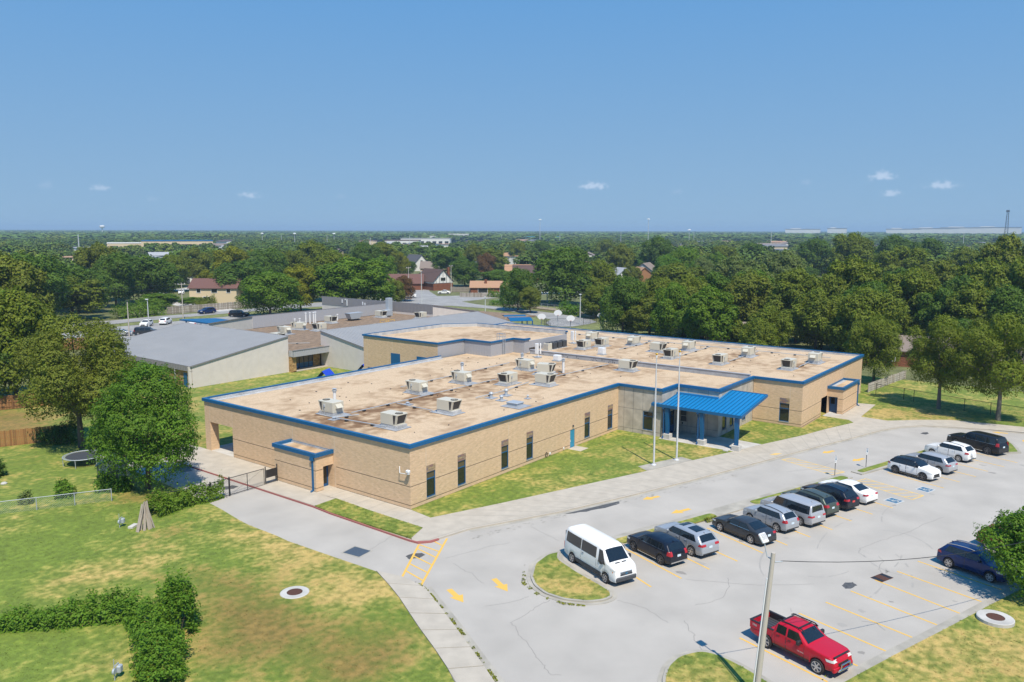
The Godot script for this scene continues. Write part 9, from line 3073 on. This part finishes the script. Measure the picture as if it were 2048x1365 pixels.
# short turf blades over the near lawns
func build_grass() -> void:
	var b := MB.new()
	b.coloured = true
	var r := RandomNumberGenerator.new()
	r.seed = 55
	for i in 7:
		var g := r.randf() * TAU
		var d := Vector3(cos(g), 0, sin(g))
		var s := Vector3(-d.z, 0, d.x) * r.randf_range(0.018, 0.03)
		var o := d * r.randf_range(0.0, 0.09)
		var tip := o + d * r.randf_range(0.02, 0.07) + Vector3(0, r.randf_range(0.025, 0.06), 0)
		var t := r.randf_range(0.7, 1.0)
		b.colour = Color(t, t, t)
		b.leaf(o, s, tip - o, Vector3.ZERO, d)
		for k in 4:
			b.n[b.n.size() - 1 - k] = Vector3.UP
	var im: Image = (M.lawn.albedo_texture as ImageTexture).get_image()
	var areas := [["west_lawn", -34.0, -10.0, -24.0, 22.0, 24000, 0.035], ["front_lawn", -0.3, 33.3, 0.0, 14.0, 10000, 0.13], ["south_lawn", -5.0, 16.0, 36.0, 48.0, 9000, 0.128], ["entry_lawn", 38.0, 56.0, 10.7, 20.7, 5000, 0.13], ["strip_lawn", -4.5, -2.0, -7.0, 4.4, 1500, 0.128], ["east_lawn", 58.5, 74.0, 17.2, 42.0, 9000, 0.118], ["van_island", -5.6, 0.4, 14.4, 21.1, 1600, 0.142], ["pole_island", -10.5, -6.2, 28.0, 33.0, 1200, 0.142]]
	var polys := {}
	for c in get_children():
		if c is MeshInstance3D:
			polys[String(c.name)] = c
	var xf: Array[Transform3D] = []
	var cs: Array[Color] = []
	for a in areas:
		var src: MeshInstance3D = polys[a[0]]
		if src.has_node("turf"):
			src = src.get_node("turf")
		var tris: PackedVector3Array = src.mesh.get_faces()
		var flat := []
		for i in range(0, tris.size(), 3):
			if absf(tris[i].y - a[6]) < 0.01 and absf(tris[i + 1].y - a[6]) < 0.01 and absf(tris[i + 2].y - a[6]) < 0.01:
				flat.append([Vector2(tris[i].x, tris[i].z), Vector2(tris[i + 1].x, tris[i + 1].z), Vector2(tris[i + 2].x, tris[i + 2].z)])
		for i in a[5]:
			var p := Vector2(r.randf_range(a[1], a[2]), r.randf_range(a[3], a[4]))
			var inside := false
			for t in flat:
				if Geometry2D.point_is_inside_triangle(p, t[0], t[1], t[2]):
					inside = true
					break
			if not inside:
				continue
			var s := r.randf_range(0.35, 0.75)
			xf.append(Transform3D(Basis(Vector3.UP, r.randf() * TAU).scaled(Vector3(s * 1.4, s, s * 1.4)), Vector3(p.x, a[6] - 0.004, p.y)))
			var c := im.get_pixel(clampi(int((p.x + 60.0) / 150.0 * 1024), 0, 1023), clampi(int((p.y + 75.0) / 135.0 * 1024), 0, 1023)).srgb_to_linear()
			c = c * r.randf_range(0.65, 1.0)
			cs.append(Color(c.r, c.g, c.b))
	var mm := MultiMesh.new()
	mm.transform_format = MultiMesh.TRANSFORM_3D
	mm.use_colors = true
	mm.mesh = b.mesh()
	mm.instance_count = xf.size()
	for i in xf.size():
		mm.set_instance_transform(i, xf[i])
		mm.set_instance_color(i, cs[i])
	var o := MultiMeshInstance3D.new()
	o.name = "grass_blades"
	o.multimesh = mm
	o.material_override = M.grass_blade
	add_child(o)
	tag(o, "short patchy green and straw-coloured turf on the lawns", "grass", "", "stuff")
